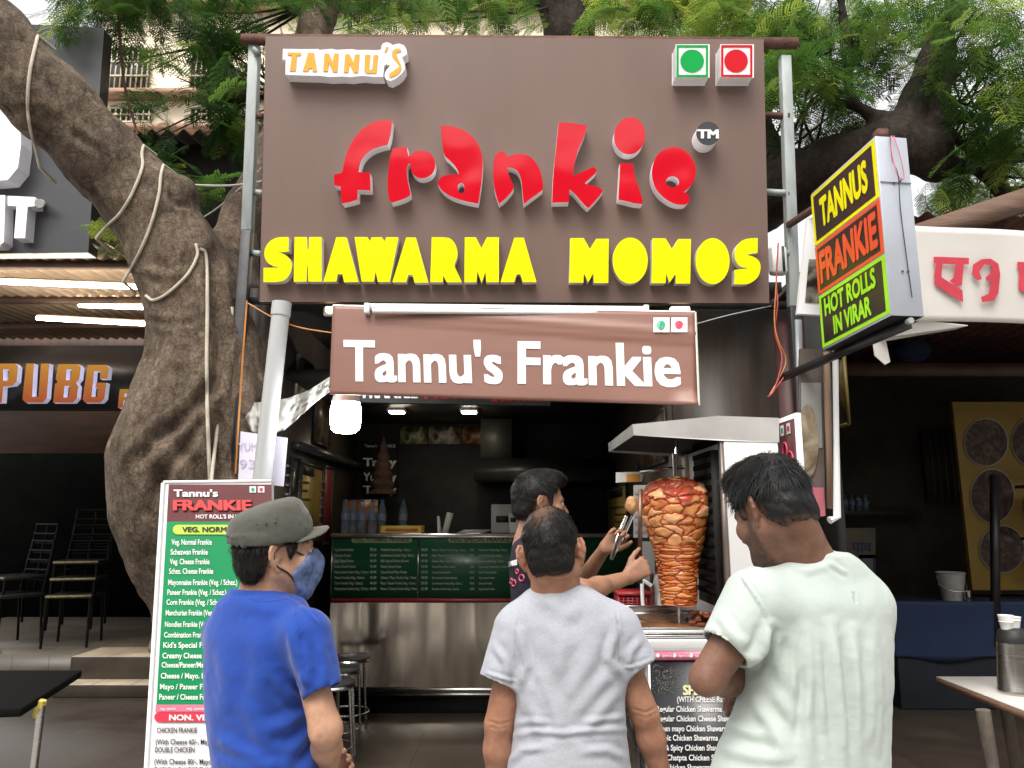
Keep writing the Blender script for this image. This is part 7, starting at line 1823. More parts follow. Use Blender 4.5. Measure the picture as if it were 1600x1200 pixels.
def eyes(parent, H):
    for s in (-1, 1):
        c = H.p((s * .031, .0795, .006))
        e = MB().ell(c, (.0125 * H.k,) * 3, 10).build('eye', M('eye white', (.42, .39, .36), .3), parent, True)
        MB().ell(H.p((s * .031, .0888, .006)), (.0058 * H.k, .0055 * H.k, .0055 * H.k), 8).build('iris', M('dark iris', (.02, .012, .01), .15), e, True)
def legs(f, hipL, hipR, yaw, rt=.078):
    """legs below the frame, standing on the pavement"""
    fw = np.array((math.sin(math.radians(yaw)), math.cos(math.radians(yaw)), 0))
    for h_ in (hipL, hipR):
        kn = np.array((h_[0], h_[1], .50)) + fw * .02; an = np.array((h_[0], h_[1], .09))
        f.add(capsule(h_, kn, rt, rt * .7), .05); f.add(capsule(kn, an, rt * .68, rt * .5), .03)
def dress_legs(parent, hipL, hipR, yaw, mat, waist, wa, wb, cx, cy, ground=0.0):
    f = Field((cx - .34, cy - .32, ground), (cx + .34, cy + .34, waist + .05), .011)
    legs(f, hipL, hipR, yaw, .092)
    cs, sn = math.cos(math.radians(yaw)), math.sin(math.radians(yaw))
    for z in np.linspace(hipL[2] - .02, waist, 5): f.add(ellipsoid((cx, cy, z), (wa * .88, wb * .82, .09), np.array(Matrix.Rotation(-math.radians(yaw), 3, 'Z'))), .05)
    f.clip(lambda X, Y, Z: np.broadcast_to((ground + .05) - Z, (len(f.ax[0]), len(f.ax[1]), len(f.ax[2]))), 0)
    V, Q = f.mesh(); V = relax(V, Q, 2); N = vnormals(V, Q); V = V + N * cloth_noise(V, N, .003, 5)[:, None]
    np_mesh('trousers', V, Q, mat, parent, True)
    fw = np.array((math.sin(math.radians(yaw)), math.cos(math.radians(yaw)), 0))
    for h_ in (hipL, hipR):
        f = Field((h_[0] - .22, h_[1] - .22, ground), (h_[0] + .22, h_[1] + .22, ground + .14), .008); c = np.array((h_[0], h_[1], ground + .045))
        f.add(capsule(c - fw * .05, c + fw * .13, .045, .040), .02); f.add(capsule(c + (0, 0, .01), c + (0, 0, .06), .042, .045), .03)
        f.clip(lambda X, Y, Z: np.broadcast_to(ground + .003 - Z, (len(f.ax[0]), len(f.ax[1]), len(f.ax[2]))), .006)
        V, Q = f.mesh(); np_mesh('shoe', relax(V, Q, 2), Q, M('dark shoe leather', (.03, .025, .02), .5), parent, True)
def knit(name, c, var=.06, heather=0.0, sheen=.2):
    """soft jersey cloth with a fine weave"""
    m = M(name, c, .85, 0, var, 7, sheen=sheen, spec=.2)
    t = m.node_tree; b = t.nodes['Principled BSDF']; tc = t.nodes['Texture Coordinate']
    n = t.nodes.new('ShaderNodeTexNoise'); n.inputs['Scale'].default_value = 380; n.inputs['Detail'].default_value = 2
    mp = t.nodes.new('ShaderNodeMapping'); mp.inputs['Scale'].default_value = (1, 1, .35); t.links.new(tc.outputs['Object'], mp.inputs[0]); t.links.new(mp.outputs[0], n.inputs['Vector'])
    n2 = t.nodes.new('ShaderNodeTexNoise'); n2.inputs['Scale'].default_value = 26; n2.inputs['Detail'].default_value = 4; t.links.new(tc.outputs['Object'], n2.inputs['Vector'])
    bp = t.nodes.new('ShaderNodeBump'); bp.inputs['Strength'].default_value = .25; bp.inputs['Distance'].default_value = .0015; t.links.new(n.outputs['Fac'], bp.inputs['Height'])
    b2 = t.nodes.new('ShaderNodeBump'); b2.inputs['Strength'].default_value = .55; b2.inputs['Distance'].default_value = .006; t.links.new(n2.outputs['Fac'], b2.inputs['Height']); t.links.new(b2.outputs[0], bp.inputs['Normal'])
    t.links.new(bp.outputs[0], b.inputs['Normal'])
    if heather:
        src = b.inputs['Base Color'].links[0].from_socket; r = t.nodes.new('ShaderNodeValToRGB'); e = r.color_ramp.elements
        e[0].position = .3; e[0].color = (1 - heather,) * 3 + (1,); e[1].position = .7; e[1].color = (1, 1, 1, 1)
        n3 = t.nodes.new('ShaderNodeTexNoise'); n3.inputs['Scale'].default_value = 260; n3.inputs['Detail'].default_value = 3
        m3 = t.nodes.new('ShaderNodeMapping'); m3.inputs['Scale'].default_value = (.5, .5, 2.2); t.links.new(tc.outputs['Object'], m3.inputs[0]); t.links.new(m3.outputs[0], n3.inputs['Vector'])
        t.links.new(n3.outputs['Fac'], r.inputs[0]); mx = t.nodes.new('ShaderNodeMixRGB'); mx.blend_type = 'MULTIPLY'; mx.inputs['Fac'].default_value = 1
        t.links.new(src, mx.inputs['Color1']); t.links.new(r.outputs[0], mx.inputs['Color2']); t.links.new(mx.outputs[0], b.inputs['Base Color'])
    return m
def collar(f, rows_c, a, b, r, tilt=0.0, yaw=0.0, k=.006, n=28):
    c = np.array(rows_c); q = []
    for i in range(n + 1):
        t = 2 * PI * i / n; x, y = a * math.cos(t), b * math.sin(t); cs, sn = math.cos(math.radians(yaw)), math.sin(math.radians(yaw))
        q.append(c + np.array((x * cs + y * sn, -x * sn + y * cs, tilt * y)))
    for p, w_ in zip(q[:-1], q[1:]): f.add(capsule(p, w_, r, r), k)
back_flow = lambda lp: np.stack([lp[:, 0] * 6, -np.ones(len(lp)) * .25 - lp[:, 1] * 2, -(.9 - lp[:, 2] * 6)], 1)

# ---- man in the light grey T-shirt, centre, seen from behind
YG = 2.35
g = thing('person', 'man with thinning black hair in a light grey T-shirt seen from behind', 'person', P(890, 1200, YG) * (1, 1, 0))
Hg = Frame(P(863, 866, YG - .02), 10, -6, -7, 1.06)
m_sk1 = skin_mat('warm brown skin', (.315, .148, .088), (.37, .185, .115))
nb = P(868, 935, YG + .02)
sL, sR = P(812, 992, YG), P(956, 988, YG)
hL, hR = P(781, 1067, YG - .02), P(999, 1046, YG - .02)
f = Field(P(730, 1200, YG) * (1, 0, 0) + (-.12, YG - .28, 0), P(1060, 780, YG) * (1, 0, 1) + (.06, YG + .30, .04), .0052)
head(f, Hg); ears(f, Hg)
f.add(capsule(Hg.p((0, -.022, -.04)), nb, .050, .054), .025)
for s in (-1, 1): f.add(capsule(Hg.p((s * .022, -.052, -.05)), nb + (s * .026, -.008, -.01), .028, .032), .02)
f.add(capsule(nb + (0, 0, -.06), P(888, 1180, YG), .085, .10), .08)
f.add(capsule(sL, sR, .045, .045), .04)
eL, eR = P(780, 1132, YG + .0), P(1008, 1118, YG)
wL, wR = P(776, 1262, YG + .05), P(1040, 1240, YG + .05)
f.add(capsule(sL, eL, .050, .043), .02); f.add(capsule(eL, eL + (wL - eL) * .3, .043, .041), .008); f.add(capsule(eL + (wL - eL) * .3, wL, .041, .026), .02)
f.add(capsule(sR, eR, .050, .041), .02); f.add(capsule(eR, eR + (wR - eR) * .3, .041, .039), .008); f.add(capsule(eR + (wR - eR) * .3, wR, .039, .025), .02)
hand(f, wL, (0.02, .08, -1), (1, .2, 0), -1, (18, 25, 18)); hand(f, wR, (.08, .08, -1), (-1, .2, 0), 1, (18, 25, 18))
hipL, hipR = P(845, 1270, YG + .02), P(935, 1270, YG + .02)
legs(f, hipL, hipR, 0)
def elbow_dark(V): return np.zeros(len(V))
finish_skin(f, m_sk1, g, Hg, [(.05, -.02), (.11, -.03), (.11, -.13), (.02, -.13), (-.0, -.05)], .25, lines=[([(760, 1126), (780, 1132), (800, 1127)], -.0035, 2.2), ([(764, 1134), (780, 1139), (796, 1134)], -.0025, 2), ([(990, 1108), (1008, 1114), (1024, 1106)], -.0035, 2.2), ([(994, 1116), (1010, 1121), (1026, 1114)], -.0025, 2), ([(845, 893), (870, 899), (897, 892)], -.003, 2), ([(846, 902), (872, 908), (898, 900)], -.003, 2)]); eyes(g, Hg)
f = Field(P(740, 1200, YG) * (1, 0, 0) + (-.06, YG - .28, P(800, 1280, YG)[2]), P(1040, 1200, YG) * (1, 0, 0) + (.04, YG + .28, nb[2] + .08), .0052)
f.add(loft([(911, 840, 906, .074, .01), (920, 826, 924, .082, .005), (931, 813, 946, .088), (946, 800, 966, .092), (966, 789, 984, .103), (1000, 793, 984, .115), (1040, 802, 980, .12), (1100, 805, 975, .125), (1150, 802, 978, .132), (1200, 792, 985, .14), (1290, 786, 992, .145)], YG, None, 4), 0)
dL = sleeve(f, P(810, 986, YG), hL, .074, .064); dR = sleeve(f, P(960, 984, YG), hR, .074, .062)
open_end(f, hL, dL, .060); open_end(f, hR, dR, .058)
collar(f, P(873, 917, YG + .028), .065, .074, .0065, .10)
gl = [([(813, 950), (806, 990), (806, 1030), (812, 1062)], -.0028, 1.6), ([(962, 948), (968, 990), (970, 1030), (968, 1050)], -.0028, 1.6), ([(753, 1053), (780, 1062), (806, 1068)], -.002, 1.3), ([(976, 1047), (1000, 1041), (1020, 1033)], -.002, 1.3), ([(812, 985), (822, 1040), (812, 1075)], .006, 7), ([(962, 985), (952, 1030), (970, 1056)], .006, 7),
      ([(830, 1035), (850, 1075), (872, 1125), (880, 1150)], .005, 11), ([(815, 1050), (838, 1100), (850, 1140)], .005, 10), ([(868, 970), (880, 1010), (872, 1060)], .004, 14),
      ([(812, 1085), (835, 1125), (842, 1148)], .004, 9), ([(960, 1045), (925, 1085), (900, 1120)], .004, 11), ([(968, 1075), (940, 1110), (915, 1140)], .004, 9), ([(930, 1010), (905, 1060), (890, 1100)], .003, 14),
      ([(800, 1150), (838, 1142), (880, 1146), (930, 1141), (980, 1140)], .0036, 5), ([(806, 1130), (835, 1127), (860, 1132)], .0028, 5), ([(915, 1130), (945, 1124), (974, 1120)], .0028, 5), ([(796, 1192), (815, 1172), (850, 1168)], .004, 6), ([(975, 1185), (950, 1172), (910, 1175)], .004, 7), ([(772, 1010), (790, 1035), (796, 1060)], .004, 6), ([(1000, 1000), (985, 1020), (982, 1045)], .004, 6), ([(760, 1052), (785, 1060), (806, 1066)], .0035, 3), ([(978, 1044), (1000, 1040), (1018, 1032)], .0035, 3),
      ([(850, 935), (880, 960), (915, 948)], .003, 12)]
cloth('tshirt', f, knit('light grey heather jersey', (.40, .415, .465), .05, .17), g, gl, .0022, 41)
dress_legs(g, hipL, hipR, 0, knit('dark grey trousers', (.06, .06, .07)), P(0, 1215, YG)[2], .17, .13, bx(889, YG), YG + .02)
m_hair1 = hair_mat('black hair', (.0085, .0075, .0072))
bald = lambda lp: np.clip((np.hypot(lp[:, 0] / .052, (lp[:, 1] + .055) / .055) * (lp[:, 2] > .05) + 9 * (lp[:, 2] <= .05)) - .35, .10, 1) * .95 + .05
make_hair(g, Hg, [(.095, .085), (.07, .105), (.0, .16), (-.16, .15), (-.16, -.055), (-.09, -.066), (-.055, -.06), (-.036, -.04), (-.030, .015), (-.012, .036), (.012, .03), (.022, -.005), (.034, .0), (.036, .045), (.07, .075)], .0045, m_hair1, 13000,
          lambda lp: np.where(lp[:, 2] > .03, .022, .012), .0008, back_flow, 5, .22, keep=bald,
          spot=lambda L: np.clip(1.25 - np.hypot((L[:, 0] + .010) / .036, (L[:, 1] + .062) / .040), 0, 1) * (L[:, 2] > .05) * .95)
# mask strap behind the right ear and mask edge at the cheek
MB().tube(spline([Hg.p((.062, .055, -.03)), Hg.p((.079, .02, .018)), Hg.p((.088, -.012, .026)), Hg.p((.088, -.024, .0)), Hg.p((.079, -.012, -.03)), Hg.p((.066, .045, -.06))], 6), .0022, 6).build('mask_strap', m_white, g, True)
MB().ell(Hg.p((0, .078, -.055)), (.066, .058, .055), 10).build('face_mask', M('dark blue mask cloth', (.03, .05, .11), .8), g, True)

# ---- man in the blue T-shirt and cap, left
YBm = 2.25
bm_ = thing('person', 'man in a blue T-shirt with an olive cap and face mask looking right', 'person', P(415, 1200, YBm) * (1, 1, 0))
Hb = Frame(P(431, 866, YBm), 62, 2, 3, 1.04)
m_sk2 = skin_mat('light brown skin', (.40, .215, .135), (.46, .26, .17))
nbB = P(412, 938, YBm + .01)
f = Field((bx(300, YBm) - .05, YBm - .40, 0), (bx(560, YBm), YBm + .42, P(0, 770, YBm)[2]), .0052)
head(f, Hb); ears(f, Hb)
f.add(capsule(Hb.p((0, -.02, -.05)), nbB + (0, 0, -.02), .053, .056), .02); f.add(capsule(Hb.p((0, -.05, -.03)), nbB + (-.012, -.0, -.02), .040, .044), .02)
f.add(capsule(nbB + (0, 0, -.06), P(415, 1180, YBm), .08, .09), .08)
shR = P(478, 992, YBm - .13); shL = P(352, 990, YBm + .10); f.add(capsule(shR + (-.03, .02, -.03), shL, .035, .035), .03)
elR = P(509, 1140, YBm - .14); wrR = P(513, 1215, YBm + .08)
f.add(capsule(shR + (-.01, .02, -.03), elR, .038, .040), .02); f.add(capsule(elR, elR + (wrR - elR) * .35, .040, .038), .02); f.add(capsule(elR + (wrR - elR) * .35, wrR, .038, .026), .02)
elL = P(395, 1150, YBm + .30); wrL = P(490, 1190, YBm + .16)
f.add(capsule(shL, elL, .048, .04), .03); f.add(capsule(elL, wrL, .040, .026), .02)
hand(f, wrR, (-.15, .6, -.75), (-1, -.2, .1), 1, (40, 50, 30)); hand(f, wrL, (1, -.25, .12), (-.25, -1, 0), 1, (18, 38, 28), k=.98, thumb=(.45, .7, .5))
hbL, hbR = P(375, 1280, YBm + .05), P(450, 1280, YBm - .03); legs(f, hbL, hbR, 35)
finish_skin(f, m_sk2, bm_, Hb, [(.02, -.06), (.06, -.06), (.10, -.12), (.02, -.12)], .35); eyes(bm_, Hb)
f = Field((bx(300, YBm) - .04, YBm - .40, P(0, 1280, YBm)[2]), (bx(545, YBm), YBm + .36, nbB[2] + .08), .0052)
f.add(loft([(921, 364, 454, .075, .01), (930, 352, 468, .084), (943, 338, 482, .092), (962, 327, 492, .10), (990, 318, 497, .115), (1040, 319, 495, .125), (1090, 322, 490, .125), (1150, 331, 495, .13), (1200, 338, 508, .135), (1290, 342, 516, .14)], YBm, None, 28), 0)
hB = P(505, 1080, YBm - .14); d2 = sleeve(f, P(477, 992, YBm - .11), hB, .072, .052, .04); open_end(f, hB, d2, .050)
hBl = elL + (shL - elL) * .30; d3 = sleeve(f, shL, hBl, .066, .056, .04); open_end(f, hBl, d3, .054)
collar(f, P(409, 926, YBm + .015), .088, .078, .0065, -.10, 28)
bl_ = [([(462, 938), (466, 980), (474, 1030), (484, 1085)], -.003, 1.6), ([(484, 1089), (504, 1079), (521, 1062)], -.002, 1.3), ([(380, 935), (410, 942), (450, 938)], -.002, 1.4), ([(455, 985), (462, 1030), (480, 1075)], .007, 9), ([(484, 1090), (462, 1092), (440, 1075), (425, 1050)], .006, 9), ([(486, 1098), (470, 1120), (440, 1135), (410, 1140)], .006, 11), ([(495, 1120), (478, 1150), (450, 1180)], .006, 10),
       ([(500, 1150), (490, 1185), (470, 1215)], .005, 9), ([(470, 1010), (482, 1045), (478, 1075)], .005, 8), ([(500, 1000), (508, 1040), (506, 1070)], .004, 8), ([(345, 1010), (355, 1060), (350, 1120)], .004, 14), ([(400, 985), (412, 1040), (404, 1100)], .004, 16), ([(372, 1090), (400, 1130), (420, 1180)], .004, 14),
       ([(340, 1150), (370, 1175), (420, 1190)], .005, 10), ([(345, 1190), (390, 1200), (450, 1195)], .004, 9), ([(485, 1092), (505, 1082), (523, 1066)], .003, 3), ([(380, 945), (415, 955), (450, 948)], .002, 9), ([(458, 940), (480, 955), (498, 975)], .003, 3)]
cloth('tshirt', f, knit('royal blue jersey', (.015, .055, .30), .08), bm_, bl_, .0022, 51)
dress_legs(bm_, hbL, hbR, 35, knit('dark jeans', (.03, .035, .05)), P(0, 1215, YBm)[2], .165, .13, bx(420, YBm), YBm + .01)
make_hair(bm_, Hb, [(.08, .034), (.0, .040), (-.10, .034), (-.14, .020), (-.155, .0), (-.135, -.085), (-.085, -.088), (-.040, -.050), (-.030, -.005), (-.016, .034), (.010, .032), (.020, -.008), (.036, -.01), (.045, .03), (.075, .05)], .016, m_hair1, 8000,
          lambda lp: np.where(lp[:, 1] > -.03, .016, .028), .0009, back_flow, 8, .12)
# cap
m_cap = knit('olive grey cap cloth', (.085, .085, .070), .12, .12)
CT = np.array(Matrix.Rotation(math.radians(-9), 3, 'X'))
Hc = Frame(Hb.p((0, 0, 0)), 62, 6, 3, 1.02)
f = Field(Hc.c - .2, Hc.c + .24, .0048)
f.add(Hc.ell((0, -.012, .060), (.096, .117, .125)))
fn, lo, hi = Hc.fn(lambda x, y, z: z - (.150 + .20 * y - .9 * (y - .01) ** 2 - 1.0 * x * x), .3); f.clip(fn, .020)
fn, lo, hi = Hc.fn(lambda x, y, z: (.034 + .10 * y * .3) - z, .3); f.clip(fn, .004)
f.cut(Hc.ell((0, -.016, .030), (.086, .111, .085)), .003)
for k in range(48):      # band seam and crown seam
    a0, a1 = 2 * PI * k / 48, 2 * PI * (k + 1) / 48
    f.add(Hc.cap((.0925 * math.cos(a0), -.016 + .1175 * math.sin(a0), .066), (.0925 * math.cos(a1), -.016 + .1175 * math.sin(a1), .066), .0022, .0022), .003)
for q0, q1, q2 in (((.0935, -.012, .066), (.092, -.012, .11), (.062, -.012, .150)), ((.070, .072, .066), (.066, .066, .11), (.045, .05, .160)), ((.064, -.100, .066), (.060, -.094, .10), (.040, -.075, .128))):
    f.add(Hc.cap(q0, q1, .0018, .0018), .003); f.add(Hc.cap(q1, q2, .0018, .0018), .003)
V, Q = f.mesh(); V = relax(V, Q, 2); N = vnormals(V, Q); V = V + N * (.0018 * vnoise(V * (1, 1, 2), 22, 3) + .0012 * vnoise(V, 60, 4))[:, None]
cp = np_mesh('cap', V, Q, m_cap, bm_, True)
f = Field(Hc.c - .1, Hc.c + .26, .0042)
def brim(x, y, z):
    zz0 = .058 - 2.4 * x * x + .10 * (y - .09) - .9 * (y - .09) ** 2
    pl2 = np.sqrt((x / .088) ** 2 + ((y - .066) / .086) ** 2) - 1
    d1 = pl2 * .088; d2_ = np.abs(z - zz0) - .0032; d3_ = np.sqrt((x / .091) ** 2 + ((y + .016) / .116) ** 2) - 1
    return np.maximum(np.maximum(d1, d2_), -d3_ * .09)
f.add(Hc.fn(brim, .22)); V, Q = f.mesh(); np_mesh('brim', relax(V, Q, 2), Q, m_cap, cp, True)
mb = MB()
for x in (-.012, 0, .012): mb.ell(Hc.p((.094, -.04 + x * 2, .095)), (.003, .003, .003), 5)
mb.build('eyelets', M('dark eyelet', (.03, .03, .028), .5), cp)
# mask
m_mask = M('blue checked mask cloth', (.11, .155, .30), .85, 0, .45, 60, bump=.2, bscale=150)
f = Field(Hb.c - .18, Hb.c + .18, .004); head(f, Hb); f.add(Hb.ell((0, .085, -.045), (.040, .040, .05)), .02); f.F -= .006
pg = polysdf([(.030, -.048), (.075, .004), (.14, .016), (.15, -.13), (.055, -.128)]); fn, lo, hi = Hb.fn(lambda x, y, z: pg(y, z), .3); f.clip(fn, .003)
V, Q = f.mesh(); mk = np_mesh('face_mask', relax(V, Q, 2), Q, m_mask, bm_, True)
for s in (-1, 1):
    MB().tube(spline([Hb.p((s * .060, .066, -.004)), Hb.p((s * .074, .03, .016)), Hb.p((s * .082, .002, .030)), Hb.p((s * .090, -.022, .010)), Hb.p((s * .086, -.016, -.02)), Hb.p((s * .072, .02, -.045)), Hb.p((s * .056, .05, -.085))], 6), .0028, 6).build('mask_strap', M('black elastic', (.012, .012, .013), .7), mk, True)

# ---- man in the pale mint T-shirt, right, head bent
YR = 1.85
rm = thing('person', 'tall man in a pale mint T-shirt with arms folded looking down at the grill', 'person', P(1255, 1200, YR) * (1, 1, 0))
Hr = Frame(P(1207, 802, YR), -28, -24, 0, .94)
m_sk3 = skin_mat('dark brown skin', (.15, .072, .045), (.20, .10, .065))
nr_ = P(1268, 893, YR + .03)
f = Field((bx(1060, YR) - .06, YR - .32, 0), (bx(1400, YR) + .06, YR + .52, P(0, 690, YR)[2]), .0052)
head(f, Hr); ears(f, Hr)
f.add(capsule(Hr.p((0, -.03, -.03)), nr_, .056, .060), .02); f.add(capsule(Hr.p((0, -.058, -.02)), nr_ + (.0, -.008, 0), .046, .052), .02)
f.add(capsule(nr_ + (0, 0, -.08), P(1260, 1180, YR + .03), .09, .10), .08)
s1, s2 = P(1182, 945, YR - .06), P(1352, 948, YR + .06); f.add(capsule(s1, s2, .045, .045), .04)
e1 = P(1104, 1060, YR - .08); w1 = P(1195, 1052, YR + .26); e2_ = P(1358, 1090, YR + .24); w2 = P(1205, 1064, YR + .20)
f.add(capsule(s1, e1, .052, .037), .02); f.add(capsule(e1, e1 + (w1 - e1) * .3, .037, .041), .01); f.add(capsule(e1 + (w1 - e1) * .3, w1, .042, .028), .02)
f.add(capsule(s2, e2_, .050, .042), .03); f.add(capsule(e2_, w2, .042, .028), .02)
hand(f, w1, (.8, .3, .1), (0, -1, .2), 1, (15, 20, 10))
hand(f, w2 + (-.03, -.10, .0), (-.92, -.35, .06), (.1, .3, -1), 1, (25, 40, 30), k=.95, thumb=(.5, .7, .3))
f.add(capsule(w2, w2 + (-.03, -.10, 0), .027, .024), .02)
hr1, hr2 = P(1205, 1290, YR + .02), P(1310, 1290, YR + .05); legs(f, hr1, hr2, -15)
finish_skin(f, m_sk3, rm, Hr, [(.012, .02), (.026, .02), (.034, -.03), (.065, -.05), (.115, -.04), (.12, -.14), (.03, -.14), (.006, -.05)], .85); eyes(rm, Hr)
f = Field((bx(1085, YR) - .05, YR - .32, P(0, 1280, YR)[2]), (bx(1400, YR) + .06, YR + .42, nr_[2] + .10), .0052)
f.add(loft([(861, 1218, 1318, .088, .02), (870, 1204, 1334, .094, .02), (884, 1186, 1352, .10, .02), (904, 1168, 1368, .10, .01), (935, 1156, 1382, .115), (1000, 1158, 1389, .128), (1060, 1160, 1390, .132), (1110, 1148, 1388, .132), (1160, 1126, 1388, .135), (1200, 1112, 1388, .14), (1300, 1102, 1390, .145)], YR + .02, None, -14), 0)
hm = P(1133, 1016, YR - .085); d4 = sleeve(f, P(1184, 942, YR - .05), hm, .080, .060, .04); open_end(f, hm, d4, .057)
hm2 = s2 + (e2_ - s2) * .62; d5 = sleeve(f, s2 + (-.004, 0, 0), hm2, .068, .060, .04); open_end(f, hm2, d5, .057)
collar(f, P(1267, 866, YR + .04), .082, .086, .0065, .05, -14)
ml_ = [([(1108, 981), (1130, 1005), (1158, 1038)], -.002, 1.5), ([(1158, 898), (1172, 920), (1192, 950), (1202, 975)], .0045, 2.5), ([(1202, 975), (1192, 1010), (1172, 1035)], .009, 8), ([(1205, 985), (1200, 1025), (1178, 1050)], -.007, 7), ([(1168, 1060), (1190, 1110), (1215, 1150), (1225, 1180)], .006, 12), ([(1180, 1050), (1210, 1090), (1240, 1120)], .005, 12),
       ([(1205, 1000), (1225, 1060), (1245, 1110)], .004, 14), ([(1262, 985), (1268, 1050), (1262, 1120), (1266, 1190)], .005, 10), ([(1298, 975), (1308, 1050), (1316, 1130), (1322, 1200)], .007, 10), ([(1332, 985), (1338, 1060), (1340, 1140), (1345, 1200)], .006, 10), ([(1362, 990), (1366, 1080), (1362, 1170)], .004, 9),
       ([(1238, 990), (1246, 1040), (1240, 1090)], .004, 9), ([(1130, 1125), (1160, 1140), (1200, 1150)], .004, 9), ([(1120, 1165), (1170, 1180), (1230, 1185)], .004, 10), ([(1110, 990), (1130, 1000), (1160, 1040)], .003, 3), ([(1125, 960), (1140, 985), (1165, 1010)], .004, 8), ([(1280, 990), (1284, 1060), (1288, 1140)], .004, 6), ([(1318, 1000), (1326, 1080), (1330, 1170)], -.003, 6), ([(1245, 1010), (1252, 1080), (1248, 1150)], -.003, 6), ([(1375, 1020), (1378, 1100), (1374, 1180)], .003, 5),
       ([(1225, 880), (1262, 892), (1300, 882)], .002, 6), ([(1296, 878), (1312, 890), (1322, 896)], .003, 4), ([(1335, 925), (1336, 935), (1337, 942)], -.004, 2)]
cloth('tshirt', f, knit('pale mint jersey', (.43, .485, .455), .03), rm, ml_, .0022, 61)
dress_legs(rm, hr1, hr2, -15, knit('dark trousers', (.04, .04, .045)), P(0, 1215, YR)[2], .175, .135, bx(1252, YR), YR + .03)
def rflow(lp): return np.stack([lp[:, 0] * 9 + .3, .5 + 5 * (lp[:, 1]), -(.75 - lp[:, 2] * 5) + np.clip(lp[:, 1] - .03, 0, 1) * 14], 1)
m_hair2 = hair_mat('thick black hair', (.0085, .0085, .009), .48)
make_hair(rm, Hr, [(.104, .102), (.125, .13), (.05, .20), (-.10, .19), (-.18, .10), (-.17, -.04), (-.115, -.062), (-.06, -.060), (-.036, -.035), (-.028, .015), (-.012, .036), (.010, .032), (.022, -.005), (.036, .0), (.040, .055), (.076, .094)], .022, m_hair2, 13000,
          lambda lp: np.where(lp[:, 2] > .045, np.where(lp[:, 1] > .045, .020, .040), .009), .0011, rflow, 9, .13, extra=lambda f_: f_.add(Hr.ell((0, .045, .116), (.060, .066, .036)), .03), curl=.12, mess=.16)

# ---- stall worker in a dark shirt, with tongs and knife
YW = 3.15
wk = thing('person', 'stall worker in a dark printed shirt shaving the meat cone with knife and tongs', 'person', P(850, 1200, YW) * (1, 1, 0) + (0, 0, FZ))
Hw = Frame(P(842, 788, YW), 74, -4, 2, 1.03)
m_sk4 = skin_mat('medium brown skin', (.25, .122, .072), (.31, .16, .10))
nw = P(836, 838, YW)
f = Field((bx(780, YW) - .03, YW - .42, FZ), (P(1035, 0, 2.9)[0], YW + .40, P(0, 725, YW)[2]), .0050)
head(f, Hw); ears(f, Hw)
f.add(capsule(Hw.p((0, -.02, -.05)), nw + (0, 0, -.02), .054, .060), .03)
f.add(capsule(nw + (0, 0, -.06), P(848, 1080, YW), .085, .09), .08)
a1, a2 = P(850, 880, YW - .15), P(848, 872, YW + .16); f.add(capsule(a1, a2, .05, .05), .05)
b1 = P(908, 926, YW - .30); c1_ = P(980, 903, YW - .16)
f.add(capsule(a1, b1, .047, .040), .03); f.add(capsule(b1, b1 + (c1_ - b1) * .35, .041, .037), .02); f.add(capsule(b1 + (c1_ - b1) * .35, c1_, .036, .025), .02)
b2_ = P(905, 915, YW + .16); c2_ = P(944, 858, YW - .02)
f.add(capsule(a2, b2_, .046, .038), .03); f.add(capsule(b2_, c2_, .038, .024), .02)
hand(f, c1_, (.80, .05, .50), (.05, 1, -.05), 1, curls=[(62, 75, 40), (68, 75, 40), (72, 75, 40), (75, 75, 40)], k=.95, thumb=(.75, .65, .15))
hand(f, c2_, (.62, -.2, .62), (.1, -.9, .25), 1, curls=[(38, 45, 30), (48, 50, 30), (55, 55, 35), (60, 55, 35)], k=.95, thumb=(.75, .5, .45))
hw1, hw2 = P(845, 1075, YW - .09), P(845, 1075, YW + .09)
fw_ = (.97, .24)
for h_ in (hw1, hw2):
    kn = np.array((h_[0] + .02, h_[1], FZ + .46)); an = np.array((h_[0], h_[1], FZ + .09)); f.add(capsule(h_, kn, .075, .055), .05); f.add(capsule(kn, an, .052, .04), .03)
finish_skin(f, m_sk4, wk, Hw, [(.012, .03), (.026, .03), (.030, -.035), (.062, -.058), (.085, -.044), (.118, -.042), (.12, -.14), (.03, -.14), (.004, -.05)], .9,
            extra=lambda V: (lambda L: np.clip(1 - np.hypot((L[:, 1] - .088) / .022, (L[:, 2] - .028) / .0045) , 0, 1) * (np.abs(np.abs(L[:, 0]) - .03) < .02) * 1.3)(Hw.loc(V))); eyes(wk, Hw)
f = Field((bx(785, YW) - .03, YW - .42, P(0, 1110, YW)[2]), (bx(935, YW), YW + .36, nw[2] + .08), .0055)
f.add(loft([(832, 812, 862, .06), (842, 804, 874, .10), (856, 799, 886, .15), (880, 796, 894, .185), (930, 798, 898, .19), (1000, 802, 898, .185), (1060, 804, 898, .18), (1120, 802, 900, .18)], YW, None, 0, 2.2), 0)
hw_ = a1 + (b1 - a1) * .72; d6 = sleeve(f, a1, hw_, .070, .054, .04); open_end(f, hw_, d6, .052)
hv_ = a2 + (b2_ - a2) * .6; d7 = sleeve(f, a2, hv_, .068, .055, .04); open_end(f, hv_, d7, .053)
collar(f, nw + (.004, 0, .004), .066, .064, .009, 0, 74)
sh_o, sV, sQ = cloth('work_shirt', f, knit('charcoal navy jersey', (.020, .020, .032), .15, sheen=0), wk, [([(815, 860), (825, 890), (818, 930)], .005, 8), ([(850, 880), (860, 910), (880, 930)], .006, 8), ([(885, 900), (898, 905), (905, 918)], .004, 5)], .0025, 71)
bvw = BVHTree.FromPolygons([Vector(v) for v in sV], sQ.tolist())
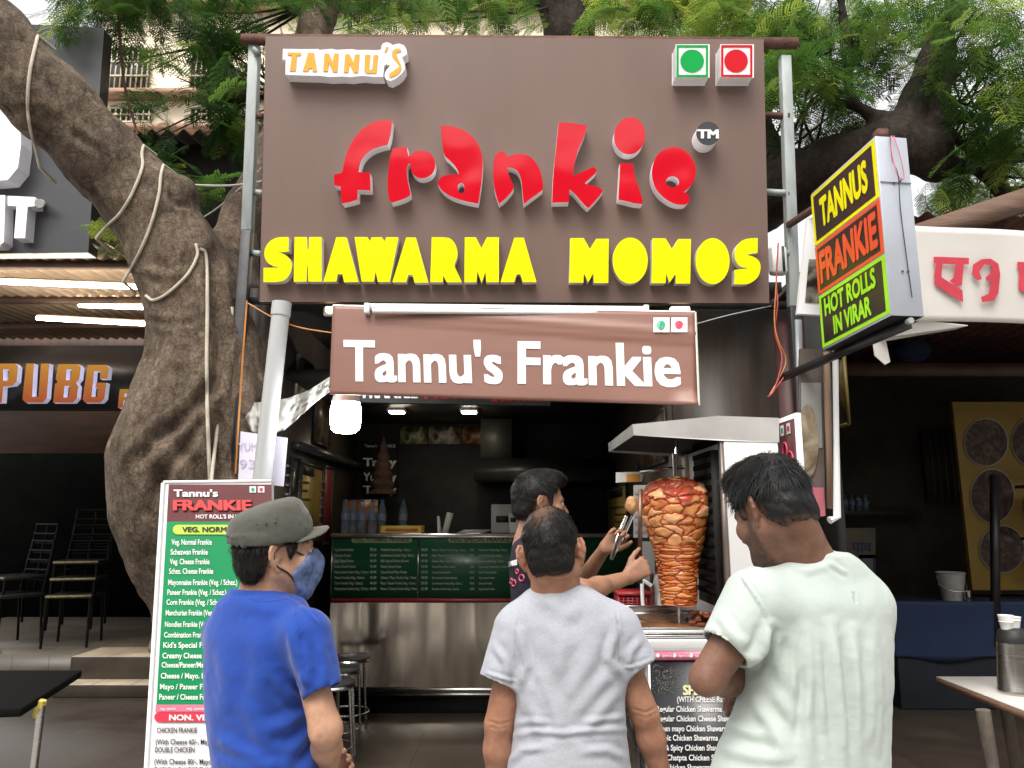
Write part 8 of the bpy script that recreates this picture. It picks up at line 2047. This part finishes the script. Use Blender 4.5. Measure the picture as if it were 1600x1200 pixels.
def on_shirt(px, py, off=.003):
    d = Vector(tuple(ray(px, py))).normalized(); h = bvw.ray_cast(Vector(tuple(CAM)), d)
    return np.array(h[0] - d * off) if h[0] is not None else P(px, py, YW - .2)
class ShirtPl:
    n = np.array((0, -1.0, 0))
    def __init__(s): s.pl = Plane(on_shirt(800, 885), on_shirt(812, 888), on_shirt(802, 905))
    def at(s, x, y, off=0.0): return s.pl.at(x, y, off)
spl = ShirtPl(); spl.n = spl.pl.n
mb = MB(); text(mb, spl, 'TANNUS', 794, 886, 8, 808, heavy=.03, off=.002, slope=-.25)
vs = mb.v; mb.v = []
for v in vs:
    q = proj(np.array([v])); mb.v.append(tuple(on_shirt(q[0][0], q[1][0], .004)))
mb.build('white_print', m_wp, sh_o)
def shirt_ring(cx_, cy_, rx, ry, nm, m_):
    MB().tube([on_shirt(cx_ + rx * math.cos(a), cy_ + ry * math.sin(a), .003) for a in np.linspace(0, 2 * PI, 15)], .003, 6, caps=False).build(nm, m_, sh_o)
for c in ((815, 903, 4, 5), (803, 911, 3, 5), (808, 893, 2, 3.5), (799, 908, 2, 4)): shirt_ring(*c, 'red_print', M('red pink print', (.62, .10, .16), .5))
f = None
mb = MB().hexa([(hw1[0] - .13, YW - .21, FZ + .10), (hw1[0] + .13, YW - .21, FZ + .10), (hw1[0] + .13, YW + .21, FZ + .10), (hw1[0] - .13, YW + .21, FZ + .10)] + [(hw1[0] - .12, YW - .19, hw1[2] + .05), (hw1[0] + .13, YW - .19, hw1[2] + .05), (hw1[0] + .13, YW + .19, hw1[2] + .05), (hw1[0] - .12, YW + .19, hw1[2] + .05)])
dress_legs(wk, hw1, hw2, 80, knit('dark work trousers', (.03, .03, .035)), hw1[2] + .04, .16, .12, hw1[0], YW, FZ)
def wflow(lp): return np.stack([lp[:, 0] * 8, .3 + 4 * lp[:, 1], -(.7 - lp[:, 2] * 5)], 1)
make_hair(wk, Hw, [(.115, .075), (.12, .12), (.05, .18), (-.10, .17), (-.17, .08), (-.16, -.05), (-.10, -.075), (-.05, -.07), (-.034, -.04), (-.028, .015), (-.012, .036), (.010, .032), (.020, -.02), (.036, -.02), (.040, .045), (.07, .085)], .010, m_hair1, 8000,
          lambda lp: np.where(lp[:, 2] > .06, .030, .008), .0011, wflow, 12, .15, extra=lambda f_: f_.add(Hw.ell((0, .045, .108), (.054, .055, .032)), .03), curl=.15, mess=.18)
# tongs with a ball of meat, and the knife
tg0, tg1 = P(955, 874, YW - .06), P(984, 806, YW - .06)
tg = thing('tongs', 'steel serving tongs held up by the worker', 'tongs', tuple(tg0))
mb = MB()
for s in (-1, 1):
    q = [tg0 + (0, 0, 0), tg0 + (tg1 - tg0) * .5 + (s * .010, s * .006, 0), tg1 + (s * .013, s * .006, 0)]
    MB().tube(spline(q, 6), .0065, 8).build('arm', m_steel2, tg, True)
ball = P(987, 789, YW - .06)
mb = MB().ell(ball, (.026, .026, .034), 14)
Vb = np.array(mb.v); nb_ = (Vb - ball) / np.linalg.norm(Vb - ball, axis=1, keepdims=True); Vb = Vb + nb_ * (.005 * vnoise(Vb, 60, 4))[:, None]; mb.v = [tuple(v) for v in Vb]
tag(mb.build('meat_piece', M('pale roast meat', (.55, .34, .16), .4, 0, .5, 60, bump=.4, bscale=120, col2=(.40, .20, .08)), None, True), 'pale ball of roast chicken gripped at the top of the tongs', 'meat')
k0_, k1_ = P(1000, 876, YW - .125), P(1001, 764, YW - .13)
kn_ = thing('knife', 'long brown stained carving knife held upright beside the meat cone', 'knife', tuple(k0_))
MB().beam(k0_ + (0, 0, .01), k1_, .017, .003, up=(0, 1, 0)).build('blade', M('stained blade', (.16, .085, .055), .35, .7, .35, 20), kn_)
MB().tube([k0_ + (-.003, 0, -.085), k0_ + (0, 0, .02)], [.011, .012], 10).build('handle', M('dark wooden handle', (.06, .03, .02), .6), kn_, True)
